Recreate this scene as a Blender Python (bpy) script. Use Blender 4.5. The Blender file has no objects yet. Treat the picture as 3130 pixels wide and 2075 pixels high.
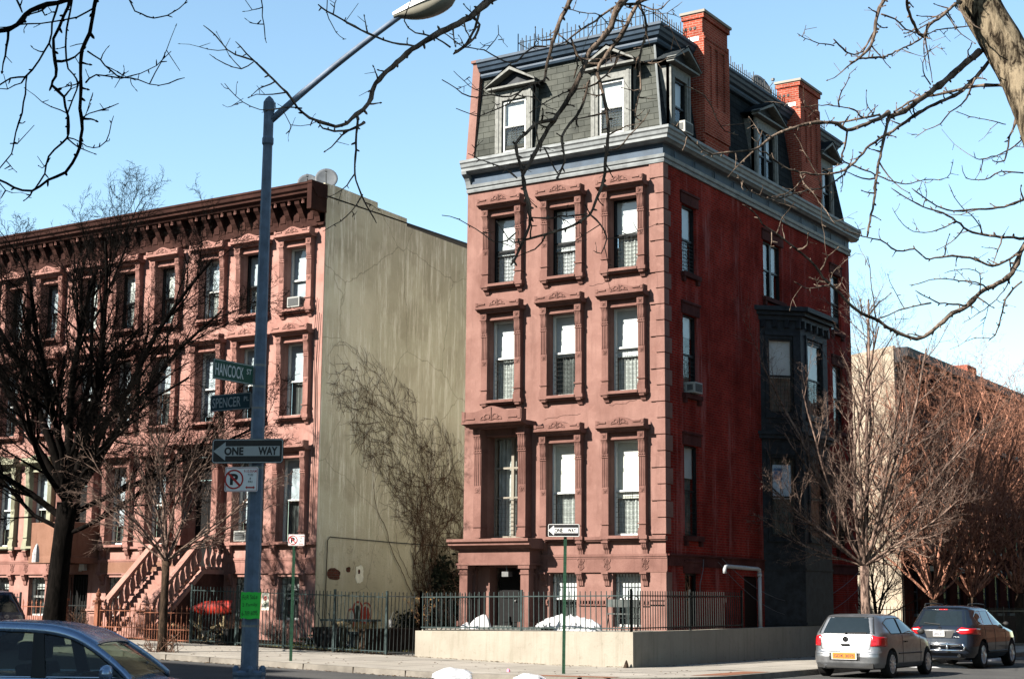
import bpy, math, random
from mathutils import Vector, Matrix
R = math.radians
SC = bpy.context.scene
COL = SC.collection
# ---------------------------------------------------------------- camera
CAMPOS = Vector((19.85, -38.10, 1.58))
yaw, pitch, roll, FPX = R(33.1574), R(9.5155), R(0.4742), 4773.5
fw = Vector((-math.sin(yaw)*math.cos(pitch), math.cos(yaw)*math.cos(pitch), math.sin(pitch)))
r0 = fw.cross(Vector((0, 0, 1))).normalized(); u0 = r0.cross(fw)
rr = math.cos(roll)*r0 + math.sin(roll)*u0; uu = -math.sin(roll)*r0 + math.cos(roll)*u0
cam = bpy.data.objects.new('camera', bpy.data.cameras.new('camera'))
COL.objects.link(cam)
cam.matrix_world = Matrix(((rr.x, uu.x, -fw.x, CAMPOS.x), (rr.y, uu.y, -fw.y, CAMPOS.y), (rr.z, uu.z, -fw.z, CAMPOS.z), (0, 0, 0, 1)))
cam.data.sensor_width = 36; cam.data.lens = FPX/3130*36; cam.data.clip_end = 2000; cam.data.clip_start = 0.1
SC.camera = cam
# ---------------------------------------------------------------- sky, sun, exposure
TO_SUN = Vector((-.327, -.762, .552)).normalized()
w = bpy.data.worlds.new("World"); SC.world = w; w.use_nodes = True
nt = w.node_tree; bg = nt.nodes['Background']
sky = nt.nodes.new('ShaderNodeTexSky'); sky.sky_type = 'NISHITA'; sky.sun_disc = False
sky.sun_elevation = math.asin(TO_SUN.z); sky.sun_rotation = math.atan2(TO_SUN.x, TO_SUN.y)
sky.air_density = 1.0; sky.dust_density = .3; sky.ozone_density = .35
tn = nt.nodes.new('ShaderNodeMix'); tn.data_type = 'RGBA'; tn.blend_type = 'MULTIPLY'; tn.inputs[0].default_value = 1; tn.inputs[7].default_value = (.93, 1.04, 1.0, 1)
nt.links.new(sky.outputs[0], tn.inputs[6]); nt.links.new(tn.outputs[2], bg.inputs[0]); bg.inputs[1].default_value = 0.051
sl = bpy.data.lights.new('sun', 'SUN'); sl.energy = 5.0; sl.angle = R(.5); sl.color = (1, .93, .83)
so = bpy.data.objects.new('sun', sl); COL.objects.link(so)
so.rotation_euler = TO_SUN.to_track_quat('Z', 'Y').to_euler()
SC.view_settings.view_transform = 'Standard'; SC.view_settings.look = 'None'
SC.view_settings.exposure = 2.35; SC.view_settings.gamma = 1
SC.cycles.max_bounces = 6; SC.cycles.diffuse_bounces = 2; SC.cycles.transparent_max_bounces = 12
rnd = random.Random(7)
# ---------------------------------------------------------------- helpers
class MB:
    """collects shapes into one mesh"""
    def __init__(s): s.v = []; s.f = []
    def add(s, vs, fs):
        n = len(s.v); s.v += [tuple(p) for p in vs]; s.f += [tuple(i+n for i in q) for q in fs]; return s
    def box(s, x0, y0, z0, x1, y1, z1):
        if x1 < x0: x0, x1 = x1, x0
        if y1 < y0: y0, y1 = y1, y0
        if z1 < z0: z0, z1 = z1, z0
        return s.add([(x0,y0,z0),(x1,y0,z0),(x1,y1,z0),(x0,y1,z0),(x0,y0,z1),(x1,y0,z1),(x1,y1,z1),(x0,y1,z1)],
              [(0,3,2,1),(4,5,6,7),(0,1,5,4),(1,2,6,5),(2,3,7,6),(3,0,4,7)])
    def prism(s, poly, a, b, plane='xz'):
        """extrude 2D polygon along the third axis from a to b"""
        def P(p, t):
            return {'xz': (p[0], t, p[1]), 'yz': (t, p[0], p[1]), 'xy': (p[0], p[1], t)}[plane]
        n = len(poly); area = sum(poly[i][0]*poly[(i+1) % n][1]-poly[(i+1) % n][0]*poly[i][1] for i in range(n))
        vs = [P(p, a) for p in poly]+[P(p, b) for p in poly]
        flip = (area > 0) ^ (b > a) ^ (plane == 'xz')
        fs = [tuple(range(n)), tuple(range(2*n-1, n-1, -1))]+[(i, i+n, (i+1) % n+n, (i+1) % n) for i in range(n)]
        if not flip: pass
        if flip: fs = [tuple(reversed(q)) for q in fs]
        return s.add(vs, fs)
    def tube(s, pts, rad, n=6, cap=True):
        pts = [Vector(p) for p in pts]
        if not isinstance(rad, (list, tuple)): rad = [rad]*len(pts)
        vs = []; fs = []; ref = Vector((0.13, 0.31, 0.94)); prev = None
        for i, p in enumerate(pts):
            d = (pts[min(i+1, len(pts)-1)]-pts[max(i-1, 0)])
            if d.length < 1e-9: d = Vector((0, 0, 1))
            d.normalize()
            if prev is None:
                a = d.cross(ref)
                if a.length < .05: a = d.cross(Vector((1, 0, 0)))
            else: a = prev - d*prev.dot(d)
            if a.length < 1e-6: a = d.orthogonal()
            a.normalize(); b = d.cross(a); prev = a
            for k in range(n):
                t = 2*math.pi*k/n
                vs.append(p+(a*math.cos(t)+b*math.sin(t))*rad[i])
        for i in range(len(pts)-1):
            for k in range(n):
                k2 = (k+1) % n
                fs.append((i*n+k, i*n+k2, (i+1)*n+k2, (i+1)*n+k))
        if cap:
            fs.append(tuple(range(n-1, -1, -1))); m = (len(pts)-1)*n; fs.append(tuple(range(m, m+n)))
        return s.add(vs, fs)
    def lathe(s, prof, c=(0, 0, 0), n=16, axis='z'):
        """prof: list of (r, h)"""
        vs = []; fs = []
        for r, h in prof:
            for k in range(n):
                t = 2*math.pi*k/n; p = (r*math.cos(t), r*math.sin(t), h)
                if axis == 'y': p = (p[0], -p[2], p[1])
                if axis == 'x': p = (p[2], p[0], p[1])
                vs.append((p[0]+c[0], p[1]+c[1], p[2]+c[2]))
        for i in range(len(prof)-1):
            for k in range(n): fs.append((i*n+k, i*n+(k+1) % n, (i+1)*n+(k+1) % n, (i+1)*n+k))
        fs.append(tuple(range(n-1, -1, -1))); m = (len(prof)-1)*n; fs.append(tuple(range(m, m+n)))
        return s.add(vs, fs)
    def xf(s, M, start=0):
        s.v[start:] = [tuple(M @ Vector(p)) for p in s.v[start:]]; return s
    def merge(s, o, M=None):
        return s.add([tuple(M @ Vector(p)) for p in o.v] if M else o.v, o.f)
    def build(s, name, m, parent=None, smooth=False, loc=None, rz=0, fix=False):
        me = bpy.data.meshes.new(name); me.from_pydata(s.v, [], s.f)
        if fix:
            import bmesh
            bm = bmesh.new(); bm.from_mesh(me); bmesh.ops.recalc_face_normals(bm, faces=bm.faces); bm.to_mesh(me); bm.free()
        if smooth: me.polygons.foreach_set('use_smooth', [True]*len(me.polygons))
        me.materials.append(m)
        o = bpy.data.objects.new(name, me); COL.objects.link(o)
        if parent: o.parent = parent
        if loc is not None: o.location = loc
        o.rotation_euler.z = rz
        return o
def empty(name, label, cat, loc=(0, 0, 0), rz=0, group=None):
    o = bpy.data.objects.new(name, None); COL.objects.link(o); o.empty_display_size = .3
    o.location = loc; o.rotation_euler.z = rz; return tag(o, label, cat, group)
def tag(o, label, cat, group=None):
    o['label'] = label; o['category'] = cat
    if group: o['group'] = group
    return o
def structure(o): o['kind'] = 'structure'; return o
def kids(o): return [c for c in bpy.data.objects if c.parent == o]
def copy_tree(o, parent=None, **kw):
    c = o.copy(); COL.objects.link(c)
    if parent: c.parent = parent
    for ch in kids(o): copy_tree(ch, c)
    return c
def bev(o, wd=.01, seg=2):
    b = o.modifiers.new('b', 'BEVEL'); b.width = wd; b.segments = seg; b.limit_method = 'ANGLE'; b.angle_limit = R(40); return o
def gz(x): return .0225*max(0., -x-1.5)
# ---------------------------------------------------------------- materials
def sc_(c, k): return tuple(min(1, x*k) for x in c)
def newmat(name):
    m = bpy.data.materials.new(name); m.use_nodes = True
    return m, m.node_tree, m.node_tree.nodes['Principled BSDF']
def N(nt, t, **kw):
    n = nt.nodes.new(t)
    for k, v in kw.items():
        if k in n.inputs: n.inputs[k].default_value = v
        else: setattr(n, k, v)
    return n
def ramp(nt, src, stops):
    r = N(nt, 'ShaderNodeValToRGB'); e = r.color_ramp.elements
    while len(e) < len(stops): e.new(.5)
    for i, (p, c) in enumerate(stops):
        e[i].position = p; e[i].color = (c[0], c[1], c[2], 1) if not isinstance(c, (int, float)) else (c, c, c, 1)
    nt.links.new(src, r.inputs[0]); return r.outputs[0]
def coords(nt, scale=(1, 1, 1), world=True):
    if world:
        g = N(nt, 'ShaderNodeNewGeometry').outputs['Position']
    else: g = N(nt, 'ShaderNodeTexCoord').outputs['Object']
    mp = N(nt, 'ShaderNodeMapping'); mp.inputs['Scale'].default_value = scale
    nt.links.new(g, mp.inputs[0]); return mp.outputs[0]
def noise(nt, vec, scale, detail=5, rough=.6, dist=0):
    n = N(nt, 'ShaderNodeTexNoise'); n.inputs['Scale'].default_value = scale; n.inputs['Detail'].default_value = detail
    n.inputs['Roughness'].default_value = rough; n.inputs['Distortion'].default_value = dist
    nt.links.new(vec, n.inputs['Vector']); return n.outputs[0]
def mix(nt, fac, a, b, mode='MIX'):
    m = N(nt, 'ShaderNodeMix', data_type='RGBA', blend_type=mode)
    for inp, val in ((m.inputs[0], fac), (m.inputs[6], a), (m.inputs[7], b)):
        if isinstance(val, (int, float)): inp.default_value = val
        elif isinstance(val, (tuple, list)): inp.default_value = (*val[:3], 1)
        else: nt.links.new(val, inp)
    return m.outputs[2]
def bump(nt, bsdf, h, dist=.01, strength=1):
    b = N(nt, 'ShaderNodeBump'); b.inputs['Distance'].default_value = dist; b.inputs['Strength'].default_value = strength
    nt.links.new(h, b.inputs['Height']); nt.links.new(b.outputs[0], bsdf.inputs['Normal'])
def simple(name, c, rough=.6, metal=0, var=.15, scale=6, spec=.12, world=True, bmp=0, k=.28):
    m, nt, b = newmat(name); c = sc_(c, k)
    v = coords(nt, world=world); n = noise(nt, v, scale)
    lo = tuple(x*(1-var) for x in c); hi = tuple(min(1, x*(1+var)) for x in c)
    nt.links.new(ramp(nt, n, [(.3, lo), (.7, hi)]), b.inputs['Base Color'])
    b.inputs['Roughness'].default_value = rough; b.inputs['Metallic'].default_value = metal
    b.inputs['Specular IOR Level'].default_value = spec
    if bmp: bump(nt, b, noise(nt, v, scale*6), bmp)
    return m
def stone(name, c, dark, light, stain=.5, k=.34):
    c, dark, light = sc_(c, k), sc_(dark, k), sc_(light, k)
    m, nt, b = newmat(name)
    v = coords(nt); vs = coords(nt, (1.6, 1.6, .22))
    base = ramp(nt, noise(nt, v, 1.1, 6, .65, .3), [(.32, dark), (.5, c), (.7, light)])
    grain = ramp(nt, noise(nt, v, 60, 3), [(.3, .86), (.7, 1.12)])
    col = mix(nt, 1, base, grain, 'MULTIPLY')
    st = ramp(nt, noise(nt, vs, 1.8, 6, .7), [(.52, 0), (.72, stain)])
    col = mix(nt, st, col, tuple(x*.62 for x in dark))
    pt = ramp(nt, noise(nt, v, .9, 3, .5, .2), [(.52, 0), (.545, .22)]); col = mix(nt, pt, col, tuple(x*.8 for x in c))
    fine = ramp(nt, noise(nt, coords(nt, (7, 7, .5)), 1.2, 8, .8), [(.55, 0), (.68, .45)]); col = mix(nt, fine, col, tuple(x*.5 for x in dark))
    lt = ramp(nt, noise(nt, v, 3.3, 4, .5, .8), [(.6, 0), (.75, .35)])
    col = mix(nt, lt, col, tuple(min(1, x*1.18) for x in light))
    nt.links.new(col, b.inputs['Base Color']); b.inputs['Roughness'].default_value = .92; b.inputs['Specular IOR Level'].default_value = .08
    bump(nt, b, noise(nt, v, 28, 6, .7), .012, .7)
    return m
def brickmat(name, c1, c2, mortar, bw=.21, bh=.075, ms=.012, axis='y', stain=None, pale=None):
    m, nt, b = newmat(name)
    g = N(nt, 'ShaderNodeNewGeometry').outputs['Position']
    sx = N(nt, 'ShaderNodeSeparateXYZ'); nt.links.new(g, sx.inputs[0])
    cb = N(nt, 'ShaderNodeCombineXYZ')
    ad = N(nt, 'ShaderNodeMath', operation='ADD'); nt.links.new(sx.outputs[0], ad.inputs[0]); nt.links.new(sx.outputs[1], ad.inputs[1])
    nt.links.new(ad.outputs[0], cb.inputs[0]); nt.links.new(sx.outputs[2], cb.inputs[1])
    br = N(nt, 'ShaderNodeTexBrick'); nt.links.new(cb.outputs[0], br.inputs['Vector'])
    br.inputs['Scale'].default_value = 1; br.inputs['Brick Width'].default_value = bw; br.inputs['Row Height'].default_value = bh
    br.inputs['Mortar Size'].default_value = ms; br.inputs['Color1'].default_value = (*c1, 1); br.inputs['Color2'].default_value = (*c2, 1)
    br.inputs['Mortar'].default_value = (*mortar, 1); br.inputs['Mortar Smooth'].default_value = .3
    v = coords(nt); col = mix(nt, 1, br.outputs[0], ramp(nt, noise(nt, v, .9, 5), [(.3, .6), (.7, 1.35)]), 'MULTIPLY')
    if pale:
        vv = coords(nt, (1.4, 1.4, .16)); f = ramp(nt, noise(nt, vv, 1.1, 8, .8), [(.53, 0), (.64, .8)])
        col = mix(nt, f, col, pale)
    if stain:
        vv = coords(nt, (3, 3, .3)); f = ramp(nt, noise(nt, vv, .9, 8, .75), [(.48, 0), (.68, .65)])
        col = mix(nt, f, col, stain)
    nt.links.new(col, b.inputs['Base Color']); b.inputs['Roughness'].default_value = .85; b.inputs['Specular IOR Level'].default_value = .0
    bump(nt, b, br.outputs['Fac'], -.006, .8)
    return m
M = {}
M['brownstone'] = stone('brownstone', (.335, .184, .154), (.268, .140, .115), (.405, .232, .195))
M['brownstone_trim'] = stone('brownstone_trim', (.272, .142, .118), (.200, .099, .081), (.33, .178, .148), .5)
M['row_stone'] = stone('row_stone', (.52, .285, .24), (.40, .20, .165), (.61, .35, .30), .5)
M['row_trim'] = stone('row_trim', (.43, .222, .185), (.32, .152, .124), (.51, .278, .236), .5)
M['ochre_stone'] = stone('ochre_stone', (.33, .175, .12), (.27, .135, .09), (.39, .21, .15), .3)
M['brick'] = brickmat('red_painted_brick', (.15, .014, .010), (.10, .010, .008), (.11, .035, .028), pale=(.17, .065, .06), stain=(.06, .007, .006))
M['chimney_brick'] = brickmat('chimney_brick', (.19, .042, .026), (.14, .028, .018), (.19, .12, .095), ms=.009)
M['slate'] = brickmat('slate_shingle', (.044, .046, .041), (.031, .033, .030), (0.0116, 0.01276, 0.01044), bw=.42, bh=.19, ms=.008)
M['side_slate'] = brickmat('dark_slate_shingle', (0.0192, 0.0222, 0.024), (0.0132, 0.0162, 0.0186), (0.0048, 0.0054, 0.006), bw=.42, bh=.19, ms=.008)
M['cornice'] = simple('grey_painted_cornice', (.37, .40, .41), .55, var=.3, scale=3)
M['cornice_blue'] = simple('slate_blue_paint', (.08, .125, .185), .55, var=.25, scale=2.5)
M['casing'] = simple('grey_green_casing', (.31, .32, .30), .6, var=.35, scale=9)
M['dark_casing'] = simple('charcoal_casing', (.035, .042, .052), .6, var=.6, scale=5)
M['black'] = simple('black_paint', (.012, .012, .013), .45, var=.2)
M['iron'] = simple('black_iron', (.02, .025, .025), .5, 0, .3, 12)
M['green_iron'] = simple('grey_green_iron', (.055, .085, .085), .5, 0, .3, 8)
M['row_iron'] = simple('brown_painted_iron', (.40, .15, .085), .6, 0, .25, 9)
M['white_frame'] = simple('white_sash_paint', (.62, .64, .62), .5, var=.1, k=.55)
M['dark_sash'] = simple('black_sash_paint', (.02, .022, .025), .35, var=.2)
M['tan_sash'] = simple('tan_sash_paint', (.42, .38, .31), .55, var=.12)
M['shade'] = simple('white_window_shade', (.76, .79, .80), .8, var=.10, scale=2, k=.37)
M['shade_warm'] = simple('ivory_window_shade', (.62, .62, .56), .8, var=.12, scale=5, k=.55)
M['row_shade'] = simple('blue_grey_window_shade', (.46, .52, .56), .8, var=.2, scale=3, k=.42)
M['curtain'] = simple('grey_curtain', (.42, .44, .42), .9, var=.25, scale=5, k=.55)
M['dim_curtain'] = simple('dim_curtain', (.20, .22, .21), .9, var=.35, scale=4)
M['interior'] = simple('dark_room', (.012, .012, .012), .9)
M['concrete'] = simple('pale_concrete', (.52, .48, .42), .9, var=.12, scale=1.5, bmp=.004)
M['ac'] = simple('air_conditioner_white', (.62, .62, .58), .5, var=.08)
M['ac_grille'] = simple('air_conditioner_grille', (.16, .17, .17), .6, var=.4, scale=40)
M['pvc'] = simple('white_pvc', (.70, .72, .74), .4, var=.08)
M['zinc'] = simple('galvanised_steel', (.35, .36, .36), .45, .5, .2, 8)
def glassmat(name, tint=(1, 1, 1), amt=.10, rough=.03):
    m, nt, b = newmat(name); out = nt.nodes['Material Output']; nt.nodes.remove(b)
    t = N(nt, 'ShaderNodeBsdfTransparent'); t.inputs[0].default_value = (*tint, 1)
    g = N(nt, 'ShaderNodeBsdfGlossy'); g.inputs['Roughness'].default_value = rough
    f = N(nt, 'ShaderNodeLayerWeight'); f.inputs[0].default_value = .35
    pw = N(nt, 'ShaderNodeMath', operation='POWER'); pw.inputs[1].default_value = 3; nt.links.new(f.outputs['Facing'], pw.inputs[0])
    ad = N(nt, 'ShaderNodeMath', operation='MULTIPLY_ADD', use_clamp=True); ad.inputs[1].default_value = .6; ad.inputs[2].default_value = amt; nt.links.new(pw.outputs[0], ad.inputs[0])
    bp = N(nt, 'ShaderNodeBump'); bp.inputs['Distance'].default_value = .004; nt.links.new(noise(nt, coords(nt), 2.2, 2), bp.inputs['Height'])
    nt.links.new(bp.outputs[0], g.inputs['Normal'])
    mx = N(nt, 'ShaderNodeMixShader'); nt.links.new(ad.outputs[0], mx.inputs[0]); nt.links.new(t.outputs[0], mx.inputs[1]); nt.links.new(g.outputs[0], mx.inputs[2])
    nt.links.new(mx.outputs[0], out.inputs[0]); return m
M['glass'] = glassmat('window_glass', (.93, .96, .96), .07)
M['dark_glass'] = glassmat('tinted_glass', (.16, .18, .17), .06, .015)
M['car_glass'] = glassmat('car_glass', (.45, .55, .50), .04, .01)
def stucco(name='green_stucco'):
    m, nt, b = newmat(name); v = coords(nt); vs = coords(nt, (2.6, 2.6, .22))
    a = ramp(nt, noise(nt, v, .30, 7, .62, .5), [(.34, (.265, .24, .182)), (.5, (.335, .308, .240)), (.66, (.41, .38, .305))])
    a = mix(nt, ramp(nt, noise(nt, v, .55, 3, .5, .3), [(.50, 0), (.53, .30)]), a, (.40, .385, .30))     # repaired areas with an edge
    a = mix(nt, ramp(nt, noise(nt, vs, 2.2, 9, .78), [(.50, 0), (.62, .8)]), a, (.54, .51, .44))           # pale wash-down
    a = mix(nt, ramp(nt, noise(nt, coords(nt, (5, 5, .5)), 1.3, 7, .8), [(.58, 0), (.68, .6)]), a, (.15, .14, .09))
    sx = N(nt, 'ShaderNodeSeparateXYZ'); nt.links.new(v, sx.inputs[0])
    ad = N(nt, 'ShaderNodeMath', operation='MULTIPLY_ADD'); ad.inputs[1].default_value = 2.6; nt.links.new(noise(nt, v, 1.0, 6), ad.inputs[0]); nt.links.new(sx.outputs[2], ad.inputs[2])
    mr = N(nt, 'ShaderNodeMapRange'); mr.inputs['From Min'].default_value = 3.2; mr.inputs['From Max'].default_value = 6.0
    mr.inputs['To Min'].default_value = .8; mr.inputs['To Max'].default_value = 0; nt.links.new(ad.outputs[0], mr.inputs[0])
    a = mix(nt, mr.outputs[0], a, (.25, .22, .155))
    ck = ramp(nt, noise(nt, v, 3.2, 8, .75, 1.2), [(.57, 0), (.62, .75)])
    mm = N(nt, 'ShaderNodeMath', operation='MULTIPLY'); nt.links.new(ck, mm.inputs[0]); nt.links.new(mr.outputs[0], mm.inputs[1])
    a = mix(nt, mm.outputs[0], a, (.10, .08, .055))
    vo = N(nt, 'ShaderNodeTexVoronoi', feature='DISTANCE_TO_EDGE'); vo.inputs['Scale'].default_value = .45
    dn = N(nt, 'ShaderNodeMix', data_type='RGBA'); dn.inputs[0].default_value = .35; nt.links.new(v, dn.inputs[6]); nn = N(nt, 'ShaderNodeTexNoise'); nn.inputs['Scale'].default_value = 1.5; nn.inputs['Detail'].default_value = 6; nt.links.new(v, nn.inputs['Vector']); nt.links.new(nn.outputs[1], dn.inputs[7])
    nt.links.new(dn.outputs[2], vo.inputs['Vector']); a = mix(nt, ramp(nt, vo.outputs[0], [(0, .55), (.006, 0)]), a, (.09, .08, .05))
    nt.links.new(a, b.inputs['Base Color']); b.inputs['Roughness'].default_value = .95; b.inputs['Specular IOR Level'].default_value = .05
    bump(nt, b, noise(nt, v, 12, 7, .75), .03, .8); return m
M['stucco'] = stucco()
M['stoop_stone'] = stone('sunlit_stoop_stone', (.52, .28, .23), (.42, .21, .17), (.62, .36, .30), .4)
def asphalt():
    m, nt, b = newmat('asphalt'); v = coords(nt)
    a = ramp(nt, noise(nt, v, .6, 6, .6), [(.3, (0.02475, 0.02475, 0.02475)), (.7, (0.04125, 0.04015, 0.0385))])
    g = ramp(nt, noise(nt, v, 45, 3), [(.35, .7), (.65, 1.35)]); a = mix(nt, 1, a, g, 'MULTIPLY')
    ck = N(nt, 'ShaderNodeTexVoronoi', feature='DISTANCE_TO_EDGE'); ck.inputs['Scale'].default_value = .35
    nt.links.new(v, ck.inputs['Vector']); a = mix(nt, ramp(nt, ck.outputs[0], [(0, .7), (.012, 0)]), a, (0.0165, 0.0165, 0.0165))
    nt.links.new(a, b.inputs['Base Color']); b.inputs['Roughness'].default_value = .9; b.inputs['Specular IOR Level'].default_value = .15; bump(nt, b, noise(nt, v, 60), .006); return m
M['asphalt'] = asphalt()
def pavement():
    m, nt, b = newmat('pavement_concrete'); v = coords(nt)
    a = ramp(nt, noise(nt, v, .8, 7, .65), [(.3, (0.132, 0.1183, 0.1018)), (.7, (0.1815, 0.165, 0.1403))])
    br = N(nt, 'ShaderNodeTexBrick'); br.offset = 0; br.inputs['Scale'].default_value = 1; br.inputs['Brick Width'].default_value = 1.55; br.inputs['Row Height'].default_value = 1.55
    br.inputs['Mortar Size'].default_value = .022; br.inputs['Color1'].default_value = (1, 1, 1, 1); br.inputs['Color2'].default_value = (.78, .78, .76, 1); br.inputs['Mortar'].default_value = (.25, .23, .2, 1)
    nt.links.new(v, br.inputs['Vector']); a = mix(nt, 1, a, br.outputs[0], 'MULTIPLY')
    a = mix(nt, ramp(nt, noise(nt, v, 3, 7, .8), [(.6, 0), (.72, .35)]), a, (0.088, 0.0715, 0.055))
    nt.links.new(a, b.inputs['Base Color']); b.inputs['Roughness'].default_value = .92; bump(nt, b, noise(nt, v, 40), .004); return m
M['pavement'] = pavement()
M['kerb'] = simple('kerb_stone', (.32, .29, .25), .85, var=.3, scale=2.5, bmp=.006)
M['curb_red'] = simple('red_brown_ramp', (.38, .17, .10), .9, var=.2)
def wallmat():
    m, nt, b = newmat('cream_retaining_wall'); v = coords(nt); vs = coords(nt, (4, 4, .35))
    a = ramp(nt, noise(nt, v, 1.2, 6, .6), [(.3, (.140, .126, .104)), (.7, (.172, .157, .132))])
    st = ramp(nt, noise(nt, vs, 1.3, 7, .7), [(.5, 0), (.75, .55)])
    a = mix(nt, st, a, (.078, .072, .052))
    a = mix(nt, ramp(nt, noise(nt, v, 5, 8, .8), [(.56, 0), (.66, .35)]), a, (.06, .055, .04))
    nt.links.new(a, b.inputs['Base Color']); b.inputs['Roughness'].default_value = .93; b.inputs['Specular IOR Level'].default_value = .08; bump(nt, b, noise(nt, v, 25, 6), .006); return m
M['wall'] = wallmat()
def bark(name, c1, c2, sc=8, k=.4):
    c1, c2 = sc_(c1, k), sc_(c2, k)
    m, nt, b = newmat(name); v = coords(nt, (sc, sc, sc*.28))
    n = noise(nt, v, 1.6, 7, .75, .6); a = ramp(nt, n, [(.42, c1), (.58, c2)])
    nt.links.new(a, b.inputs['Base Color']); b.inputs['Roughness'].default_value = .95; b.inputs['Specular IOR Level'].default_value = .03
    bump(nt, b, n, .03, 1); return m
M['bark_near'] = bark('furrowed_bark', (.02, .015, .010), (.31, .25, .17), 9)
M['bark_twig'] = bark('twig_bark', (.055, .042, .034), (.27, .205, .16), 5)
M['bark_dark'] = bark('dark_bark', (.003, .0025, .002), (.010, .008, .007), 5)
M['bark_grey'] = bark('grey_bark', (.045, .03, .026), (.36, .25, .20), 6)
M['bark_red'] = bark('reddish_twig_bark', (.14, .065, .045), (.75, .37, .25), 6)
M['bark_shade'] = bark('dull_brown_bark', (.03, .022, .016), (.09, .06, .042), 6)
M['vine'] = bark('vine_bark', (.09, .05, .035), (.22, .13, .09), 6)
M['snow'] = simple('old_snow', (.80, .82, .86), .8, var=.35, scale=22, bmp=.03, k=.36)
M['pole'] = simple('blue_grey_pole_paint', (.20, .27, .38), .5, .0, .3, 7, bmp=.002)
M['grass'] = simple('winter_grass', (.20, .17, .06), .95, var=.45, scale=7, bmp=.03)
M['soil'] = simple('bare_soil', (.07, .05, .035), .95, var=.5, scale=6, bmp=.03)
def flat(name, c, rough=.5, metal=0, spec=.15, k=.55):
    c = sc_(c, k if metal < .5 else 1)
    m, nt, b = newmat(name); v = coords(nt, world=False)
    nt.links.new(mix(nt, 1, c, ramp(nt, noise(nt, v, 9, 4), [(.3, .92), (.7, 1.05)]), 'MULTIPLY'), b.inputs['Base Color'])
    b.inputs['Roughness'].default_value = rough; b.inputs['Metallic'].default_value = metal; b.inputs['Specular IOR Level'].default_value = spec
    return m
def paint(name, c, metal=.4, rough=.3, coat=.3, k=.6):
    c = sc_(c, k)
    m, nt, b = newmat(name); v = coords(nt, world=False)
    nt.links.new(mix(nt, 1, c, ramp(nt, noise(nt, v, 3, 5), [(.3, .88), (.7, 1.05)]), 'MULTIPLY'), b.inputs['Base Color'])
    b.inputs['Metallic'].default_value = metal
    nt.links.new(ramp(nt, noise(nt, v, 5, 6), [(.3, rough*.8), (.7, rough*1.5)]), b.inputs['Roughness'])
    b.inputs['Coat Weight'].default_value = coat; b.inputs['Coat Roughness'].default_value = .06
    return m
# ---------------------------------------------------------------- facade pieces
def wall_open(mb, x0, x1, z0, z1, ops, depth=.3):
    """wall sheet in local plane y=0 facing -y with openings (xa, xb, za, zb) and their reveals"""
    xs = sorted({x0, x1}|{o[0] for o in ops}|{o[1] for o in ops}); zs = sorted({z0, z1}|{o[2] for o in ops}|{o[3] for o in ops})
    for i in range(len(xs)-1):
        for k in range(len(zs)-1):
            cx = (xs[i]+xs[i+1])/2; cz = (zs[k]+zs[k+1])/2
            if any(o[0] < cx < o[1] and o[2] < cz < o[3] for o in ops): continue
            mb.add([(xs[i], 0, zs[k]), (xs[i+1], 0, zs[k]), (xs[i+1], 0, zs[k+1]), (xs[i], 0, zs[k+1])], [(0, 1, 2, 3)])
    for a, b, c, d in ops:
        mb.add([(a, 0, c), (a, depth, c), (a, depth, d), (a, 0, d)], [(0, 1, 2, 3)])
        mb.add([(b, 0, c), (b, 0, d), (b, depth, d), (b, depth, c)], [(0, 1, 2, 3)])
        mb.add([(a, 0, d), (a, depth, d), (b, depth, d), (b, 0, d)], [(0, 1, 2, 3)])
        mb.add([(a, 0, c), (b, 0, c), (b, depth, c), (a, depth, c)], [(0, 1, 2, 3)])
    return mb
_cache = {}
def inst(key, maker, name, m, parent, loc=(0, 0, 0), rz=0):
    """link an object that shares the mesh made once for key"""
    if key not in _cache:
        me = bpy.data.meshes.new(name); b = maker(); me.from_pydata(b.v, [], b.f); me.materials.append(m); _cache[key] = me
    o = bpy.data.objects.new(name, _cache[key]); COL.objects.link(o); o.parent = parent; o.location = loc; o.rotation_euler.z = rz
    return o
def sash_mb(w, h, rail=.5, t=.055, mull=0):
    b = MB(); d0, d1 = -.03, .03; zr = h*rail
    b.box(-w/2, -.05, 0, -w/2+t, .05, h); b.box(w/2-t, -.05, 0, w/2, .05, h)
    b.box(-w/2+t, -.05, h-t, w/2-t, .05, h); b.box(-w/2+t, -.05, 0, w/2-t, .05, t*1.2)
    b.box(-w/2+t, d0-.01, zr-.025, w/2-t, d1-.01, zr+.025)
    if mull: b.box(-mull/2, -.055, t*1.2, mull/2, .055, h-t)
    return b
def guard_mb(w, h, horiz=9, two=True):
    b = MB(); r = .0045
    for i in range(horiz):
        z = h*(i+.5)/horiz; b.box(-w/2, -r, z-r, w/2, r, z+r)
    for x in ((-.10*w-.02, -.10*w+.05, .10*w+.02) if two else [-w/2+w*(k+.5)/6 for k in range(6)]):
        b.box(x-r, -r*3, 0, x+r, -r-.002, h)
    return b
def bars_mb(w, h, n=8, horiz=3):
    b = MB(); r = .008
    for i in range(n):
        x = -w/2+w*(i+.5)/n; b.box(x-r, -r, 0, x+r, r, h)
    for i in range(horiz):
        z = h*(i+.5)/horiz; b.box(-w/2, r+.001, z-.012, w/2, r+.012, z+.012)
    return b
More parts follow.
